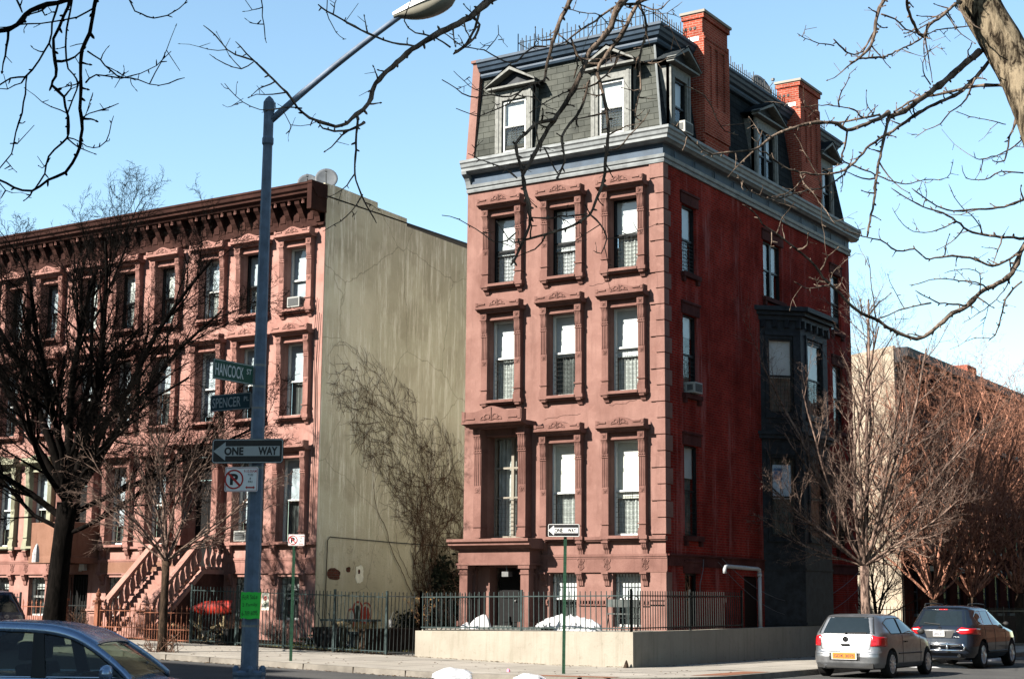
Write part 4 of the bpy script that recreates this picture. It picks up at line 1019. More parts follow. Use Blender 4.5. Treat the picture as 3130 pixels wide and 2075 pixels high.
def rrect(w, h, r, n=5):
    pts = []
    for cx, cz, a in ((w/2-r, h/2-r, 0), (-w/2+r, h/2-r, 90), (-w/2+r, -h/2+r, 180), (w/2-r, -h/2+r, 270)):
        for i in range(n+1): t = R(a+90*i/n); pts.append((cx+r*math.cos(t), cz+r*math.sin(t)))
    return pts
def plate(w, h, r, y0, y1): return MB().prism(rrect(w, h, r), y0, y1, 'xz')
def frame2(w, h, r, t, y):
    a, c = rrect(w, h, r), rrect(w-2*t, h-2*t, max(.002, r-t)); n = len(a)
    return MB().add([(p[0], y, p[1]) for p in a]+[(p[0], y, p[1]) for p in c], [(i, (i+1) % n, n+(i+1) % n, n+i) for i in range(n)])
M['sign_green'] = flat('street_sign_green', (.012, .075, .050), .45); M['sign_dark'] = flat('aged_sign_green', (.012, .035, .045), .5)
M['sign_white'] = flat('sign_white', (.62, .64, .62), .5); M['sign_grey'] = flat('sign_letter_grey', (.30, .33, .34), .5)
M['sign_black'] = flat('sign_black', (.012, .012, .013), .45); M['sign_red'] = flat('sign_red', (.42, .02, .02), .5); M['sign_pale'] = flat('sign_pale', (.78, .78, .76), .5)
def one_way(loc, rz, label, w, h, white, group):
    o = empty('one_way_sign', label, 'sign', loc, rz, group)
    plate(w, h, .04*w, -.004, 0).build('sign_panel', M['sign_black'], o)
    frame2(w*.985, h*.96, .038*w, .012*w, -.006).build('border', M[white], o)
    a = w/2-.02*w; ah = h*.38; sh = h*.20; xa = -a+.17*w
    MB().add([(-a, -.006, 0), (xa, -.006, -ah), (xa, -.006, -sh), (a-.03*w, -.006, -sh), (a-.03*w, -.006, sh), (xa, -.006, sh), (xa, -.006, ah)], [(0, 1, 2, 3, 4, 5, 6)]).build('arrow', M[white], o)
    t = text_mb('ONE', w*.27, h*.34, .045); t.xf(Matrix.Translation((-.19*w, -.008, 0))); u = text_mb('WAY', w*.27, h*.34, .045)
    if w > .8: u.xf(Matrix.Translation((.285*w, -.008, 0)))
    else: t.xf(Matrix.Translation((.03*w, 0, 0))); u.xf(Matrix.Translation((.26*w, -.008, 0)))
    t.merge(u).build('lettering', M['sign_black'], o)
    return o
def parking(loc, rz, label, w, h, group):
    o = empty('parking_sign', label, 'sign', loc, rz, group)
    plate(w, h, .05*w, -.004, 0).build('sign_panel', M['sign_pale'], o)
    b = frame2(w*.96, h*.95, .045*w, .014*w, -.006); r = h*.40; cx = -w*.22
    ring(b, cx, 0, r, r*.16, -.010); b.add([(cx-r*.72, -.011, r*.56), (cx-r*.56, -.011, r*.72), (cx+r*.72, -.011, -r*.56), (cx+r*.56, -.011, -r*.72)], [(0, 1, 2, 3)])
    ax, az = w*.27, -h*.33; b.add([(ax-.15*w, -.006, az), (ax-.09*w, -.006, az-.07*h), (ax-.09*w, -.006, az-.03*h), (ax+.09*w, -.006, az-.03*h), (ax+.09*w, -.006, az-.07*h), (ax+.15*w, -.006, az), (ax+.09*w, -.006, az+.07*h), (ax+.09*w, -.006, az+.03*h), (ax-.09*w, -.006, az+.03*h), (ax-.09*w, -.006, az+.07*h)], [tuple(range(10))])
    t = text_mb('9-10:30AM', w*.38, h*.11, .01); t.xf(Matrix.Translation((w*.26, -.006, h*.33))); b.merge(t)
    b.build('red_marks', M['sign_red'], o)
    k = text_mb('P', r*.85, r*1.15, .05); k.xf(Matrix.Translation((cx, -.008, 0)))
    for s, z in (('TUES', .18), ('&', .04), ('FRI', -.10)): t = text_mb(s, w*(.17 if len(s) > 3 else .13 if len(s) > 1 else .05), h*.09, .01); t.xf(Matrix.Translation((w*.27, -.006, h*z))); k.merge(t)
    k.build('black_letters', M['sign_black'], o)
    return o
# ---------------------------------------------------------------- street lamp
PX_, PY_ = 6.10, -23.05
lamp = empty('street_lamp', 'tall octagonal blue grey street lamp post with a curved arm', 'street lamp', (PX_, PY_, 0))
b = MB(); b.lathe([(.24, -.12), (.25, .0), (.22, .05), (.20, .62), (.21, .65), (.21, .68), (.16, .70)], n=8); b.build('base', M['pole'], lamp)
MB().lathe([(.112, .66), (.094, 3.0), (.078, 5.0), (.062, 7.6)], n=8).build('pole', M['pole'], lamp)
MB().lathe([(.066, 7.55), (.078, 7.57), (.078, 7.64), (.068, 7.66), (.068, 8.0), (.078, 8.02), (.080, 8.06), (.078, 8.14), (.05, 8.19), (.01, 8.23)], n=12).build('pole_cap', M['pole'], lamp)
adir = Vector((.90, .44, 0)).normalized(); A = []
for i in range(11):
    t = i/10; A.append(Vector((0, 0, 7.86))+adir*(1.78*t)+Vector((0, 0, 1.62*t-.18*t*t)))
MB().tube(A, [.046-.008*i/10 for i in range(11)], 10).build('arm', M['pole'], lamp, smooth=True)
b = MB()
for z in (4.58, 4.30, 3.6, 3.25, 1.25, 4.02):
    rz_ = .104-.0083*(z-2); b.lathe([(rz_-.003, z-.016), (rz_, z-.014), (rz_, z+.014), (rz_-.003, z+.016)], n=8)
b.build('strap', M['zinc'], lamp)
for k in range(4): a = R(45+90*k); b = MB(); b.lathe([(.03, .67), (.045, .68), (.045, .73), (.02, .76)], (.165*math.cos(a), .165*math.sin(a), .0), 6); b.build('anchor_bolt', M['pole'], lamp)
M['lamp_shell'] = flat('lamp_head_paint', (.62, .62, .60), .5); M['lamp_glass'] = flat('dusty_lamp_glass', (.24, .23, .19), .25)
end = A[-1]; hd = bpy.data.objects.new('lamp_head', None)
def cobra():
    top, low = MB(), MB(); n = 14; secs = []
    for i in range(13):
        t = i/12; x = -.06+.86*t
        w_ = .06+.15*math.sin(min(1, t*1.25)*math.pi/2)**1.2; 
        if t > .75: w_ *= math.sqrt(max(.02, 1-((t-.75)/.26)**2))
        h_ = .055+.09*math.sin(min(1, t*1.4)*math.pi/2); 
        if t > .8: h_ *= math.sqrt(max(.03, 1-((t-.8)/.21)**2))
        d_ = .04+.12*max(0, math.sin(max(0, t-.12)/.88*math.pi))**.7
        secs.append((x, w_, h_, d_))
    for mb, up in ((top, 1), (low, 0)):
        for x, w_, h_, d_ in secs:
            for k in range(n+1):
                a = math.pi*k/n; yy = w_*math.cos(a)*(1 if up else .9); zz = (h_ if up else -d_)*math.sin(a)**(.8 if up else .75)+(.0 if up else -.004)
                mb.v.append((x, yy, zz))
        for i in range(len(secs)-1):
            for k in range(n): mb.f.append((i*(n+1)+k, (i+1)*(n+1)+k, (i+1)*(n+1)+k+1, i*(n+1)+k+1))
    return top, low
tp, lw_ = cobra(); a = math.atan2(adir.y, adir.x); Mx = Matrix.Translation(end-adir*.05) @ Matrix.Rotation(a, 4, 'Z') @ Matrix.Rotation(R(-17), 4, 'Y')
hs = tp.xf(Mx).build('lamp_head', M['lamp_shell'], lamp, smooth=True); lw_.xf(Mx).build('lens', M['lamp_glass'], hs, smooth=True)
sb = MB(); sb.tube([(.1+.7*i/8, .215*math.sin((.12+i*.11)*math.pi*.5), 0) for i in range(6)], .008, 4); sb.box(.60, -.20, -.02, .64, -.17, .10); sb.xf(Mx).build('latch', M['black'], hs)
SG = 'street name signs on the lamp post'
def name_sign(loc, rz, main, suf, w, h, m, tm, label):
    o = empty('street_name_sign', label, 'street sign', loc, rz, SG)
    plate(w, h, .02, -.004, .004).build('sign_panel', M[m], o)
    b = frame2(w*.985, h*.93, .018, .006, -.006); t = text_mb(main, w*.70, h*.60, .01); t.xf(Matrix.Translation((-w*.10, -.007, 0))); b.merge(t)
    t = text_mb(suf, w*.12, h*.27, .01); t.xf(Matrix.Translation((w*.385, -.007, h*.13))); b.merge(t); b.build('lettering', M[tm], o)
    MB().box(w/2-.01, -.02, -h*.4, w/2+.05, .02, h*.4).build('bracket', M['zinc'], o); return o
Hw = .74
# sign that runs towards the viewer (-Y) and sign that runs along the main street (-X)
name_sign((PX_-.02, PY_-.10-Hw/2, 4.44), R(90), 'HANCOCK', 'ST', Hw, .26, 'sign_green', 'sign_white', 'bright green HANCOCK ST street name sign')
name_sign((PX_-.11-.36, PY_-.02, 4.13), 0, 'SPENCER', 'PL', .72, .22, 'sign_dark', 'sign_grey', 'darker green SPENCER PL street name sign')
M['sign_arrow_grey'] = flat('aged_reflective_white', (.36, .38, .37), .5)
ang = R(33.2-9)
one_way((PX_+.07-.06, PY_-.155-.03, 3.45), ang, 'large ONE WAY arrow sign strapped to the lamp post', .95, .315, 'sign_arrow_grey', None)
parking((PX_+.07-.125, PY_-.155-.055, 3.09), ang, 'no parking sign strapped under the large ONE WAY sign', .44, .315, None)
# paper bills on the post
M['green_paper'] = flat('fluorescent_green_paper', (.05, .62, .07), .7)
o = empty('paper_bill', 'bright green handwritten for sale bill taped to the lamp post', 'poster', (PX_+.02, PY_, 1.34), ang+R(4))
b = MB(); n = 10
for i in range(n+1):
    x = -.12+.25*i/n; y = -.125-.02*math.cos(x*9); b.v += [(x, y, 0+.006*math.sin(i)), (x*1.04+.004, y, .33+.004*math.sin(i*2))]
for i in range(n): b.f.append((2*i, 2*i+2, 2*i+3, 2*i+1))
b.build('paper', M['green_paper'], o)
b = MB()
for s, z, w_, x in (('FoR SaLe', .27, .19, .0), ('2 Family', .17, .19, .0), ('6-709 6095', .07, .20, 0)):
    t = text_mb(s, w_, .055, -.004); t.v = [(px+x, -.15+.001-.0, pz+z+px*.06) for px, py, pz in t.v]; b.merge(t)
b.build('handwriting', M['sign_black'], o)
o = empty('paper_bill', 'small white bill with a drawn red flower, hanging on the fence', 'poster', (-11.04, -3.70, .15))
MB().box(-.15, -.004, 1.13, .13, 0, 1.62).build('paper', flat('cream_paper', (.66, .66, .56), .8), o)
M['flower'] = flat('drawn_flower_red', (.55, .15, .13), .8); M['stem'] = flat('drawn_stem_green', (.12, .17, .09), .8)
b = MB()
for k in range(6): a_ = k*math.pi/3; b.lathe([(.03, 0), (.03, .002)], (-.01+.04*math.cos(a_), -.006, 1.47+.045*math.sin(a_)), 8, 'y')
b.build('drawn_flower', M['flower'], o)
MB().tube([(-.01, -.006, 1.42), (.0, -.006, 1.3), (-.005, -.006, 1.17)], .009, 4).tube([(.0, -.006, 1.25), (.05, -.006, 1.34)], .012, 4).tube([(0, -.006, 1.22), (-.05, -.006, 1.31)], .012, 4).build('drawn_stem', M['stem'], o)
# sign posts on the far kerb
def post_mb(h):
    b = MB(); b.box(-.035, -.004, -.1, .035, .004, h); b.box(-.035, .004, -.1, -.027, .03, h); b.box(.027, .004, -.1, .035, .03, h)
    return b
M['post_green'] = simple('green_sign_post', (.03, .10, .055), .5, .2, .4, 12)
def holes(h, y=-.0045):
    b = MB()
    for i in range(int(h/.06)): b.box(-.006, y-.001, .05+i*.06, .006, y, .075+i*.06)
    return b
p = tag(post_mb(3.32).build('sign_post', M['post_green'], None, loc=(1.36, -7.58, 0), rz=R(28)), 'green metal sign post on the kerb before the cream wall', 'sign post'); p.rotation_euler.x = R(0); p.rotation_euler.y = R(.6)
holes(3.2).build('punched_holes', M['sign_black'], p)
one_way((1.38, -7.62, 3.18), R(24), 'small bright ONE WAY sign on the green post before the corner house', .72, .29, 'sign_pale', None)
p = tag(post_mb(2.95).build('sign_post', M['post_green'], None, loc=(-6.03, -8.3, gz(-6)), rz=R(36)), 'dark green sign post on the pavement before the empty lot', 'sign post')
holes(2.9).build('punched_holes', M['sign_black'], p)
parking((-5.93, -8.34, 3.04), R(38), 'small no parking sign on the thin post beside the empty lot', .40, .28, None)
# ---------------------------------------------------------------- snow, bags, furniture
def lump(name, loc, sx, sy, sz, m, label, cat, seed, amp=.25, n=28, group=None):
    rg = random.Random(seed); ph = [(rg.uniform(2, 9), rg.uniform(0, 6), rg.uniform(2, 9), rg.uniform(0, 6)) for _ in range(7)]
    b = MB(); rows = 12
    for i in range(rows+1):
        t = i/rows
        for k in range(n):
            a = 2*math.pi*k/n; r = t*(1+amp*.7*sum(math.sin(q[0]*a*.5//1*1+q[1]) for q in ph[:0]))
            r *= 1+.18*math.sin(2*a+ph[0][1])+.10*math.sin(5*a+ph[1][1]); x, y = r*math.cos(a)*sx, r*math.sin(a)*sy
            z = sz*max(0, 1-t**1.7)*(1+amp*sum(math.sin(q[0]*x*1.7+q[1])*math.sin(q[2]*y*1.7+q[3]) for q in ph)/2.2)
            b.v.append((x, y, max(z, -.02) if i < rows else -.18))
    for i in range(rows):
        for k in range(n): b.f.append((i*n+k, (i+1)*n+k, (i+1)*n+(k+1) % n, i*n+(k+1) % n))
    o = b.build(name, m, None, smooth=True, loc=loc); tag(o, label, cat, group); return o
lump('snow_pile', (-.65, -8.95, gz(-.65)-.04), .60, .30, .17, M['snow'], 'melting snow heap on the kerb left of the green sign post', 'snow', 1, .3)
lump('snow_pile', (1.40, -9.05, -.05), .42, .25, .11, M['snow'], 'low snow heap at the foot of the green sign post', 'snow', 2, .3)
lump('snow_pile', (3.9, -8.2, -.1), .3, .2, .03, M['snow'], 'thin scrap of snow in the gutter', 'snow', 3)
lump('snow_pile', (5.2, 5.6, -.12), 1.1, .5, .12, M['snow'], 'dull snow beside the rear wheel of the dark car', 'snow', 4, .5)
lump('snow_pile', (4.95, 13.0, -.1), .5, 1.6, .2, M['snow'], 'patch of snow in the gutter beyond the dark car', 'snow', 5, .5)
lump('snow_pile', (-10.9, -1.0, gz(-10.9)+.05), .8, .5, .15, M['snow'], 'strip of snow at the foot of the row house corner', 'snow', 9, .5)
M['tarp'] = simple('white_tarpaulin', (.80, .80, .82), .7, var=.05, scale=3, bmp=.01, k=.36)
# long tarpaulin-wrapped heap on the areaway
def wrapped(loc, L, wd, h, label, seed):
    rg = random.Random(seed); b = MB(); n = 30; m = 12
    for i in range(n+1):
        t = i/n; x = (t-.5)*L; e = min(1, math.sin(math.pi*min(1, max(0, t*1.0)))**.35) if 0 < t < 1 else .0
        hh = h*(.78+.28*math.sin(t*5+.3)*.4+.25*t)*e; 
        for k in range(m+1):
            a = math.pi*k/m; fold = 1+.10*math.sin(i*1.9+k*2.6)+.09*rg.uniform(-1, 1)
            b.v.append((x+.03*math.sin(k*2+i), -wd/2*math.cos(a)*e*fold*(1.25 if k in (0, m) else 1), max(.0, hh*math.sin(a)**.6*fold)))
    for i in range(n):
        for k in range(m): b.f.append((i*(m+1)+k, (i+1)*(m+1)+k, (i+1)*(m+1)+k+1, i*(m+1)+k+1))
    return tag(b.build('tarpaulin', M['tarp'], None, smooth=True, loc=loc), label, 'tarpaulin')
wrapped((-1.75, -2.2, .84), 2.0, .5, .40, 'long white tarpaulin bundle on the areaway behind the railing', 4)
lump('white_bag', (-4.55, -2.2, .84), .33, .25, .34, M['tarp'], 'white bag heap before the entrance porch', 'bag', 8, .9)
lump('white_bag', (-5.0, -2.3, .84), .20, .2, .22, M['tarp'], 'smaller white bag beside the bag heap', 'bag', 12, .9)
o = tag(MB().box(-1.1, -.5, 0, .9, -.2, .05).box(-.6, -.52, .05, 0, -.3, .10).box(.5, -.45, .05, 1.2, -.2, .08).build('cardboard_sheet', M['dim_curtain'], None, loc=(-3.2, -2.2, .845)), 'flattened dark sheets lying on the areaway', 'debris')
def folding_chair(loc, rz, label):
    o = empty('folding_chair', label, 'chair', loc, rz, 'chairs stacked by the basement window')
    b = MB()
    for x in (-.2, .2): b.tube([(x, .25, 0), (x, -.05, .5), (x, -.10, .85)], .012, 6).tube([(x, -.25, 0), (x, .1, .45)], .012, 6)
    b.tube([(-.2, -.10, .85), (-.1, -.1, .92), (.1, -.1, .92), (.2, -.10, .85)], .012, 6); b.build('chair_frame', M['iron'], o)
    MB().box(-.19, -.2, .43, .19, .15, .46).build('seat', M['dim_curtain'], o); MB().box(-.19, -.11, .62, .19, -.09, .82).build('backrest', M['dim_curtain'], o); return o
for i in range(3): folding_chair((-.72+.28*i, -1.5-.1*i, .84), R(20+10*i), ('leftmost of three grey folding chairs beside the tarpaulin', 'middle of three grey folding chairs beside the tarpaulin', 'rightmost of three grey folding chairs, nearest the corner')[i])
# white drain pipe standing on the side wall
b = MB(); b.tube([(.86, 4.2, .85), (.86, 4.2, 2.50)], .055, 12); b.tube([(.86, 4.2, 2.46), (.86, 4.17, 2.55), (.86, 4.08, 2.57), (.86, 2.0, 2.60), (.86, 1.9, 2.58), (.86, 1.86, 2.50), (.86, 1.86, 2.40)], .055, 12)
b.lathe([(.068, 0), (.068, .08)], (.86, 4.2, 2.36), 12).lathe([(.068, 0), (.068, .06)], (.86, 4.2, .86), 12)
tag(b.build('vent_pipe', M['pvc'], None, smooth=True), 'white plastic pipe bent over the dark side yard', 'pipe')
def sag(p, q, d, n=14): 
    p, q = Vector(p), Vector(q); return [p.lerp(q, i/n)+Vector((0, 0, -d*4*(i/n)*(1-i/n))) for i in range(n+1)]
M['cable'] = simple('grey_cable', (.20, .20, .22), .5)
tag(MB().tube(sag((.15, 3.2, 2.85), (.9, 12.2, 2.7), 1.15), .010, 5).build('hanging_cable', M['cable'], None), 'thin cable sagging across the dark side wall, the upper one', 'cable')
tag(MB().tube(sag((.12, 3.0, 2.75), (.9, 12.5, 2.3), 1.35), .009, 5).build('hanging_cable', M['cable'], None), 'thin cable sagging low across the dark side wall', 'cable')
tag(MB().tube([(.08, 2.15, 2.8), (.08, 2.1, 2.5), (.08, 1.9, 2.1), (.08, 1.9, 1.0)], .012, 6).build('conduit', M['cable'], None), 'thin pale conduit running down beside the basement window', 'cable')
# cables on the stuccoed wall
M['cable_dark'] = simple('black_cable', (.02, .02, .02), .5)
tag(MB().tube([(-12.29, .45, .3), (-12.29, .50, 3.45), (-12.29, .62, 3.56), (-12.29, 4.0, 3.50), (-12.29, 9.5, 3.45)], .014, 6).build('conduit', M['cable_dark'], None), 'black conduit bent along the foot of the stuccoed wall', 'cable')
tag(MB().tube([(-12.42, -.06, 10.7), (-12.5, -.06, 8.6), (-12.44, -.07, 7.0), (-12.47, -.06, 5.2), (-12.44, -.05, 3.6)], .012, 5).tube([(-12.53, -.06, 11.2), (-12.62, -.06, 10.0), (-12.5, -.06, 7.8), (-12.56, -.06, 3.6)], .010, 5).build('wall_cable', M['cable_dark'], None), 'loose cables running down the row house corner', 'cable')
# yard table, planters, garden clutter
M['wood'] = simple('weathered_wood', (.42, .33, .19), .8, var=.25, scale=10)
t = empty('garden_table', 'weathered wooden table in the empty lot', 'table', (-9.25, -2.0, .2), R(6))
MB().box(-.85, -.35, .78, .85, .35, .84).build('tabletop', M['green_iron'], t)
for x, y in ((-.1, -.3), (.62, .28), (-.7, .25)): MB().box(x-.06, y-.05, 0, x+.06, y+.05, .78).build('leg', M['wood'], t)
MB().prism([(-.35, .78), (.25, .78), (.1, .66), (-.15, .62)], -.33, -.27, 'xz').build('brace', M['wood'], t)
def planter(loc, s, label): 
    o = empty('planter', label, 'planter', loc, R(10)); b = MB(); b.prism([(-.4*s, 0), (.4*s, 0), (.47*s, .6*s), (-.47*s, .6*s)], -.3*s, .3*s, 'xz'); b.box(-.5*s, -.34*s, .6*s, .5*s, .34*s, .66*s)
    b.build('box', M['black'], o, fix=True); MB().box(-.42*s, -.28*s, .6*s, .42*s, .28*s, .62*s+.045).build('earth', M['soil'], o); return o
planter((-9.75, -2.3, gz(-9.35)), .95, 'big black planter box behind the lot fence')
planter((-12.7, -3.1, gz(-12.7)), .7, 'smaller black planter beside the row house corner')
def bench(loc, label):
    o = empty('stone_bench', label, 'bench', loc, R(8)); MB().box(-.8, -.2, .42, .8, .2, .5).build('slab', M['concrete'], o)
    for x in (-.6, .6): MB().box(x-.08, -.16, 0, x+.08, .16, .42).build('support', M['concrete'], o)
bench((-9.1, -1.2, gz(-9)), 'pale slab bench between the planter and the low wall'); 
M['red_plastic'] = simple('red_plastic', (.50, .03, .015), .6, var=.35)
o = empty('sledge', 'upturned red plastic sledge in the front yard', 'sledge', (-14.5, -2.2, 1.28), R(8))
b = MB(); n = 16
for i in range(n+1):
    t = i/n; w_ = .22*min(1, .35+2.2*t)*(1 if t < .96 else .8)
    for k in range(9): a = math.pi*k/8; b.v.append(((t-.5)*1.5, -.16*math.sin(a)-.05, w_*math.cos(a)+.06*t))
for i in range(n):
    for k in range(8): b.f.append((i*9+k, (i+1)*9+k, (i+1)*9+k+1, i*9+k+1))
b.build('shell', M['red_plastic'], o, smooth=True); MB().box(-.7, -.1, -.02, .7, -.02, .02).build('rib', M['red_plastic'], o)
for x in (-.5, .4): MB().box(x-.03, -.05, -1.0, x+.03, .05, -.15).build('prop', M['wood'], o)
# heap of junk in the yard
def junk(loc, seed, label, n=26, sp=.8):
    rg = random.Random(seed); o = empty('junk_heap', label, 'debris', loc)
    for nm, m, c in (('boards', 'wood', 6), ('rods', 'iron', 10), ('scraps', 'concrete', 10)):
        b = MB()
        for i in range(c):
            x, y, z = rg.uniform(-sp, sp), rg.uniform(-.4, .4), rg.uniform(0, .5)
            if nm == 'rods': b.tube([(x, y, z), (x+rg.uniform(-.5, .5), y+rg.uniform(-.2, .2), z+rg.uniform(0, .8))], .012, 5)
            else:
                s = len(b.v); L_2 = rg.uniform(.08, .45) if nm == 'boards' else rg.uniform(.04, .14); b.box(-L_2, -.05, -.02, L_2, .05, .03)
                b.xf(Matrix.Translation((x, y, z*.7+.05)) @ Matrix.Rotation(rg.uniform(-1, 1), 4, 'Y') @ Matrix.Rotation(rg.uniform(0, 3), 4, 'Z'), s)
        b.build(nm, M[m], o)['kind'] = 'stuff'
    return o
junk((-14.2, -2.4, .35), 5, 'tangled junk under the red sledge'); junk((-16.0, -2.3, .35), 6, 'pale scrap heap behind the ornate fence'); junk((-10.9, -1.3, .25), 7, 'broken boards against the row house corner', sp=.5)
# painted mural scrap on the stucco
M['mural_red'] = flat('mural_red', (.30, .04, .025), .9); M['mural_dark'] = flat('mural_dark', (.03, .035, .03), .9); M['mural_mix'] = simple('mural_ochre', (.38, .27, .14), .9, var=.8, scale=9); M['mural_pale'] = flat('mural_pale', (.45, .47, .45), .9)
mu = tag(bpy.data.objects.new('wall_painting', None), 'small painted mural low on the stuccoed wall', 'mural'); COL.objects.link(mu)
def blob(y, z, ry, rz_, e, x, n=16, seed=0):
    rg = random.Random(seed); return [(y+ry*math.cos(2*math.pi*k/n)*rg.uniform(.9, 1.1), z+rz_*math.sin(2*math.pi*k/n)*rg.uniform(.9, 1.1)) for k in range(n)]
def arch(y, z, r1, r2, x0, h=0):
    b = MB(); n = 12
    for i in range(n+1): a = math.pi*i/n; b.v += [(x0, y+r1*math.cos(a), z+r1*math.sin(a)), (x0, y+(r1-r2)*math.cos(a), z+(r1-r2)*math.sin(a))]
    b.f += [(2*i, 2*i+2, 2*i+3, 2*i+1) for i in range(n)]
    b.add([(x0, y-r1, z-h), (x0, y-r1+r2, z-h), (x0, y-r1+r2, z), (x0, y-r1, z)], [(0, 1, 2, 3)]); b.add([(x0, y+r1, z-h), (x0, y+r1-r2, z-h), (x0, y+r1-r2, z), (x0, y+r1, z)], [(0, 1, 2, 3)]); return b
MB().prism(blob(2.35, .85, .5, .36, 0, 0, seed=1), -12.331, -12.324, 'yz').build('ochre_patch', M['mural_mix'], mu, fix=True)
MB().prism(blob(2.55, 1.12, .22, .28, 0, 0, seed=2), -12.33, -12.320, 'yz').build('red_patch', M['mural_red'], mu, fix=True)
b = arch(2.15, 1.30, .26, .06, -12.318, .4).merge(arch(1.8, 1.15, .18, .05, -12.317, .4)).merge(arch(2.58, 1.25, .28, .05, -12.316, .4)); b.build('red_outline', M['mural_red'], mu)
MB().prism(blob(2.12, 1.15, .16, .28, 0, 0, seed=3), -12.33, -12.315, 'yz').build('dark_figure', M['mural_dark'], mu, fix=True)
MB().prism(blob(1.85, 1.05, .10, .2, 0, 0, seed=4), -12.33, -12.316, 'yz').build('pale_patch', M['mural_pale'], mu, fix=True)
lump('dropped_wrapper', (-.1, -7.6, .03), .05, .04, .04, flat('pink_wrapper', (.8, .2, .3), .6), 'tiny pink wrapper dropped on the pavement', 'litter', 3)
lump('crumpled_rag', (.86, -3.78, 0), .08, .07, .14, M['bark_shade'], 'brown rag stuffed against the corner of the cream wall', 'litter', 13)
lump('plastic_bag', (-15.9, -8.0, 2.75), .09, .09, .45, M['tarp'], 'white plastic bag caught in the branches left of the big black trunk', 'bag', 6, .5)
# ---------------------------------------------------------------- cars
M['tyre'] = simple('tyre_rubber', (.018, .018, .018), .85, world=False); M['rim'] = flat('alloy_rim', (.45, .46, .48), .3, .9); M['chrome'] = flat('chrome', (.65, .66, .68), .12, 1)
M['lens_red'] = flat('red_lamp_lens', (.45, .008, .012), .15, 0, .6); M['lens_dark'] = flat('smoked_lens', (.12, .01, .01), .2); M['trim_black'] = flat('black_car_trim', (.02, .02, .02), .6)
M['plate_orange'] = flat('orange_plate', (.50, .17, .02), .6); M['plate_white'] = flat('white_plate', (.45, .45, .45), .5); M['plate_ink'] = flat('plate_ink', (.01, .012, .05), .7); M['seat_cloth'] = simple('seat_cloth', (.035, .035, .038), .9, world=False)
M['car_window'] = glassmat('car_window', (.42, .50, .46), .02, .01)
def lerp_t(tab, z, c):
    if z <= tab[0][0]: return tab[0][c]
    for a, b in zip(tab, tab[1:]):
        if z <= b[0]:
            t = (z-a[0])/(b[0]-a[0]); return a[c]+(b[c]-a[c])*t
    return tab[-1][c]
class Body:
    """car body as stacked plan outlines: table rows (z, rear x, front x, half width)"""
    def __init__(s, tab, nr=7, nf=4.0): s.t = tab; s.nr = nr; s.nf = nf
    def half(s, x, z):
        xr, xf, w_ = lerp_t(s.t, z, 1), lerp_t(s.t, z, 2), lerp_t(s.t, z, 3); xc = (xr+xf)/2; a = (xf-xr)/2
        n = s.nr if x < xc else s.nf; u = min(1, abs((x-xc)/a)); return w_*(max(0, 1-u**n))**(1/n)
    def rear(s, y, z):
        xr, xf, w_ = lerp_t(s.t, z, 1), lerp_t(s.t, z, 2), lerp_t(s.t, z, 3); xc = (xr+xf)/2; a = (xf-xr)/2; u = min(1, abs(y/w_)); return xc-a*(max(0, 1-u**s.nr))**(1/s.nr)
    def front(s, y, z):
        xr, xf, w_ = lerp_t(s.t, z, 1), lerp_t(s.t, z, 2), lerp_t(s.t, z, 3); xc = (xr+xf)/2; a = (xf-xr)/2; u = min(1, abs(y/w_)); return xc+a*(max(0, 1-u**s.nf))**(1/s.nf)
    def mesh(s, n=72, dz=.02):
        zs = []; z = s.t[0][0]
        while z < s.t[-1][0]: zs.append(z); z += dz
        zs.append(s.t[-1][0]); b = MB()
        for z in zs:
            xr, xf, w_ = lerp_t(s.t, z, 1), lerp_t(s.t, z, 2), lerp_t(s.t, z, 3); xc = (xr+xf)/2; a = (xf-xr)/2
            for k in range(n):
                t = 2*math.pi*k/n; c, q = math.cos(t), math.sin(t); nn = s.nf if c > 0 else s.nr
                b.v.append((xc+a*math.copysign(abs(c)**(2/nn), c), w_*math.copysign(abs(q)**(2/nn), q), z))
        for i in range(len(zs)-1):
            for k in range(n): b.f.append((i*n+k, i*n+(k+1) % n, (i+1)*n+(k+1) % n, (i+1)*n+k))
        b.f.append(tuple(range(n-1, -1, -1))); m = (len(zs)-1)*n; b.f.append(tuple(range(m, m+n))); return b
    def patch(s, poly, kind, off=.006, step=.04, sg=1):
        """polygon in (x,z) for sides or (y,z) for rear/front laid on the surface; clipped scanline strips"""
        b = MB(); z0 = min(p[1] for p in poly); z1 = max(p[1] for p in poly); n = max(2, int((z1-z0)/step)+1); m = 10
        for i in range(n+1):
            z = z0+(z1-z0)*min(.9995, max(.0005, i/n)); xs = []
            for (xa, za), (xb, zb_) in zip(poly, poly[1:]+poly[:1]):
                if (za-z)*(zb_-z) < 0: xs.append(xa+(xb-xa)*(z-za)/(zb_-za))
            if len(xs) < 2: xs = [sum(p[0] for p in poly)/len(poly)]*2
            a_, c_ = min(xs), max(xs)
            for k in range(m+1):
                u = a_+(c_-a_)*k/m
                if kind == 'side': b.v.append((u, sg*(s.half(u, z)+off), z))
                elif kind == 'rear': b.v.append((s.rear(u, z)-off, u, z))
                else: b.v.append((s.front(u, z)+off, u, z))
        for i in range(n):
            for k in range(m): b.f.append((i*(m+1)+k, i*(m+1)+k+1, (i+1)*(m+1)+k+1, (i+1)*(m+1)+k))
        return b
def solidify(o, t=.012):
    s = o.modifiers.new('s', 'SOLIDIFY'); s.thickness = t; s.offset = 0; return o
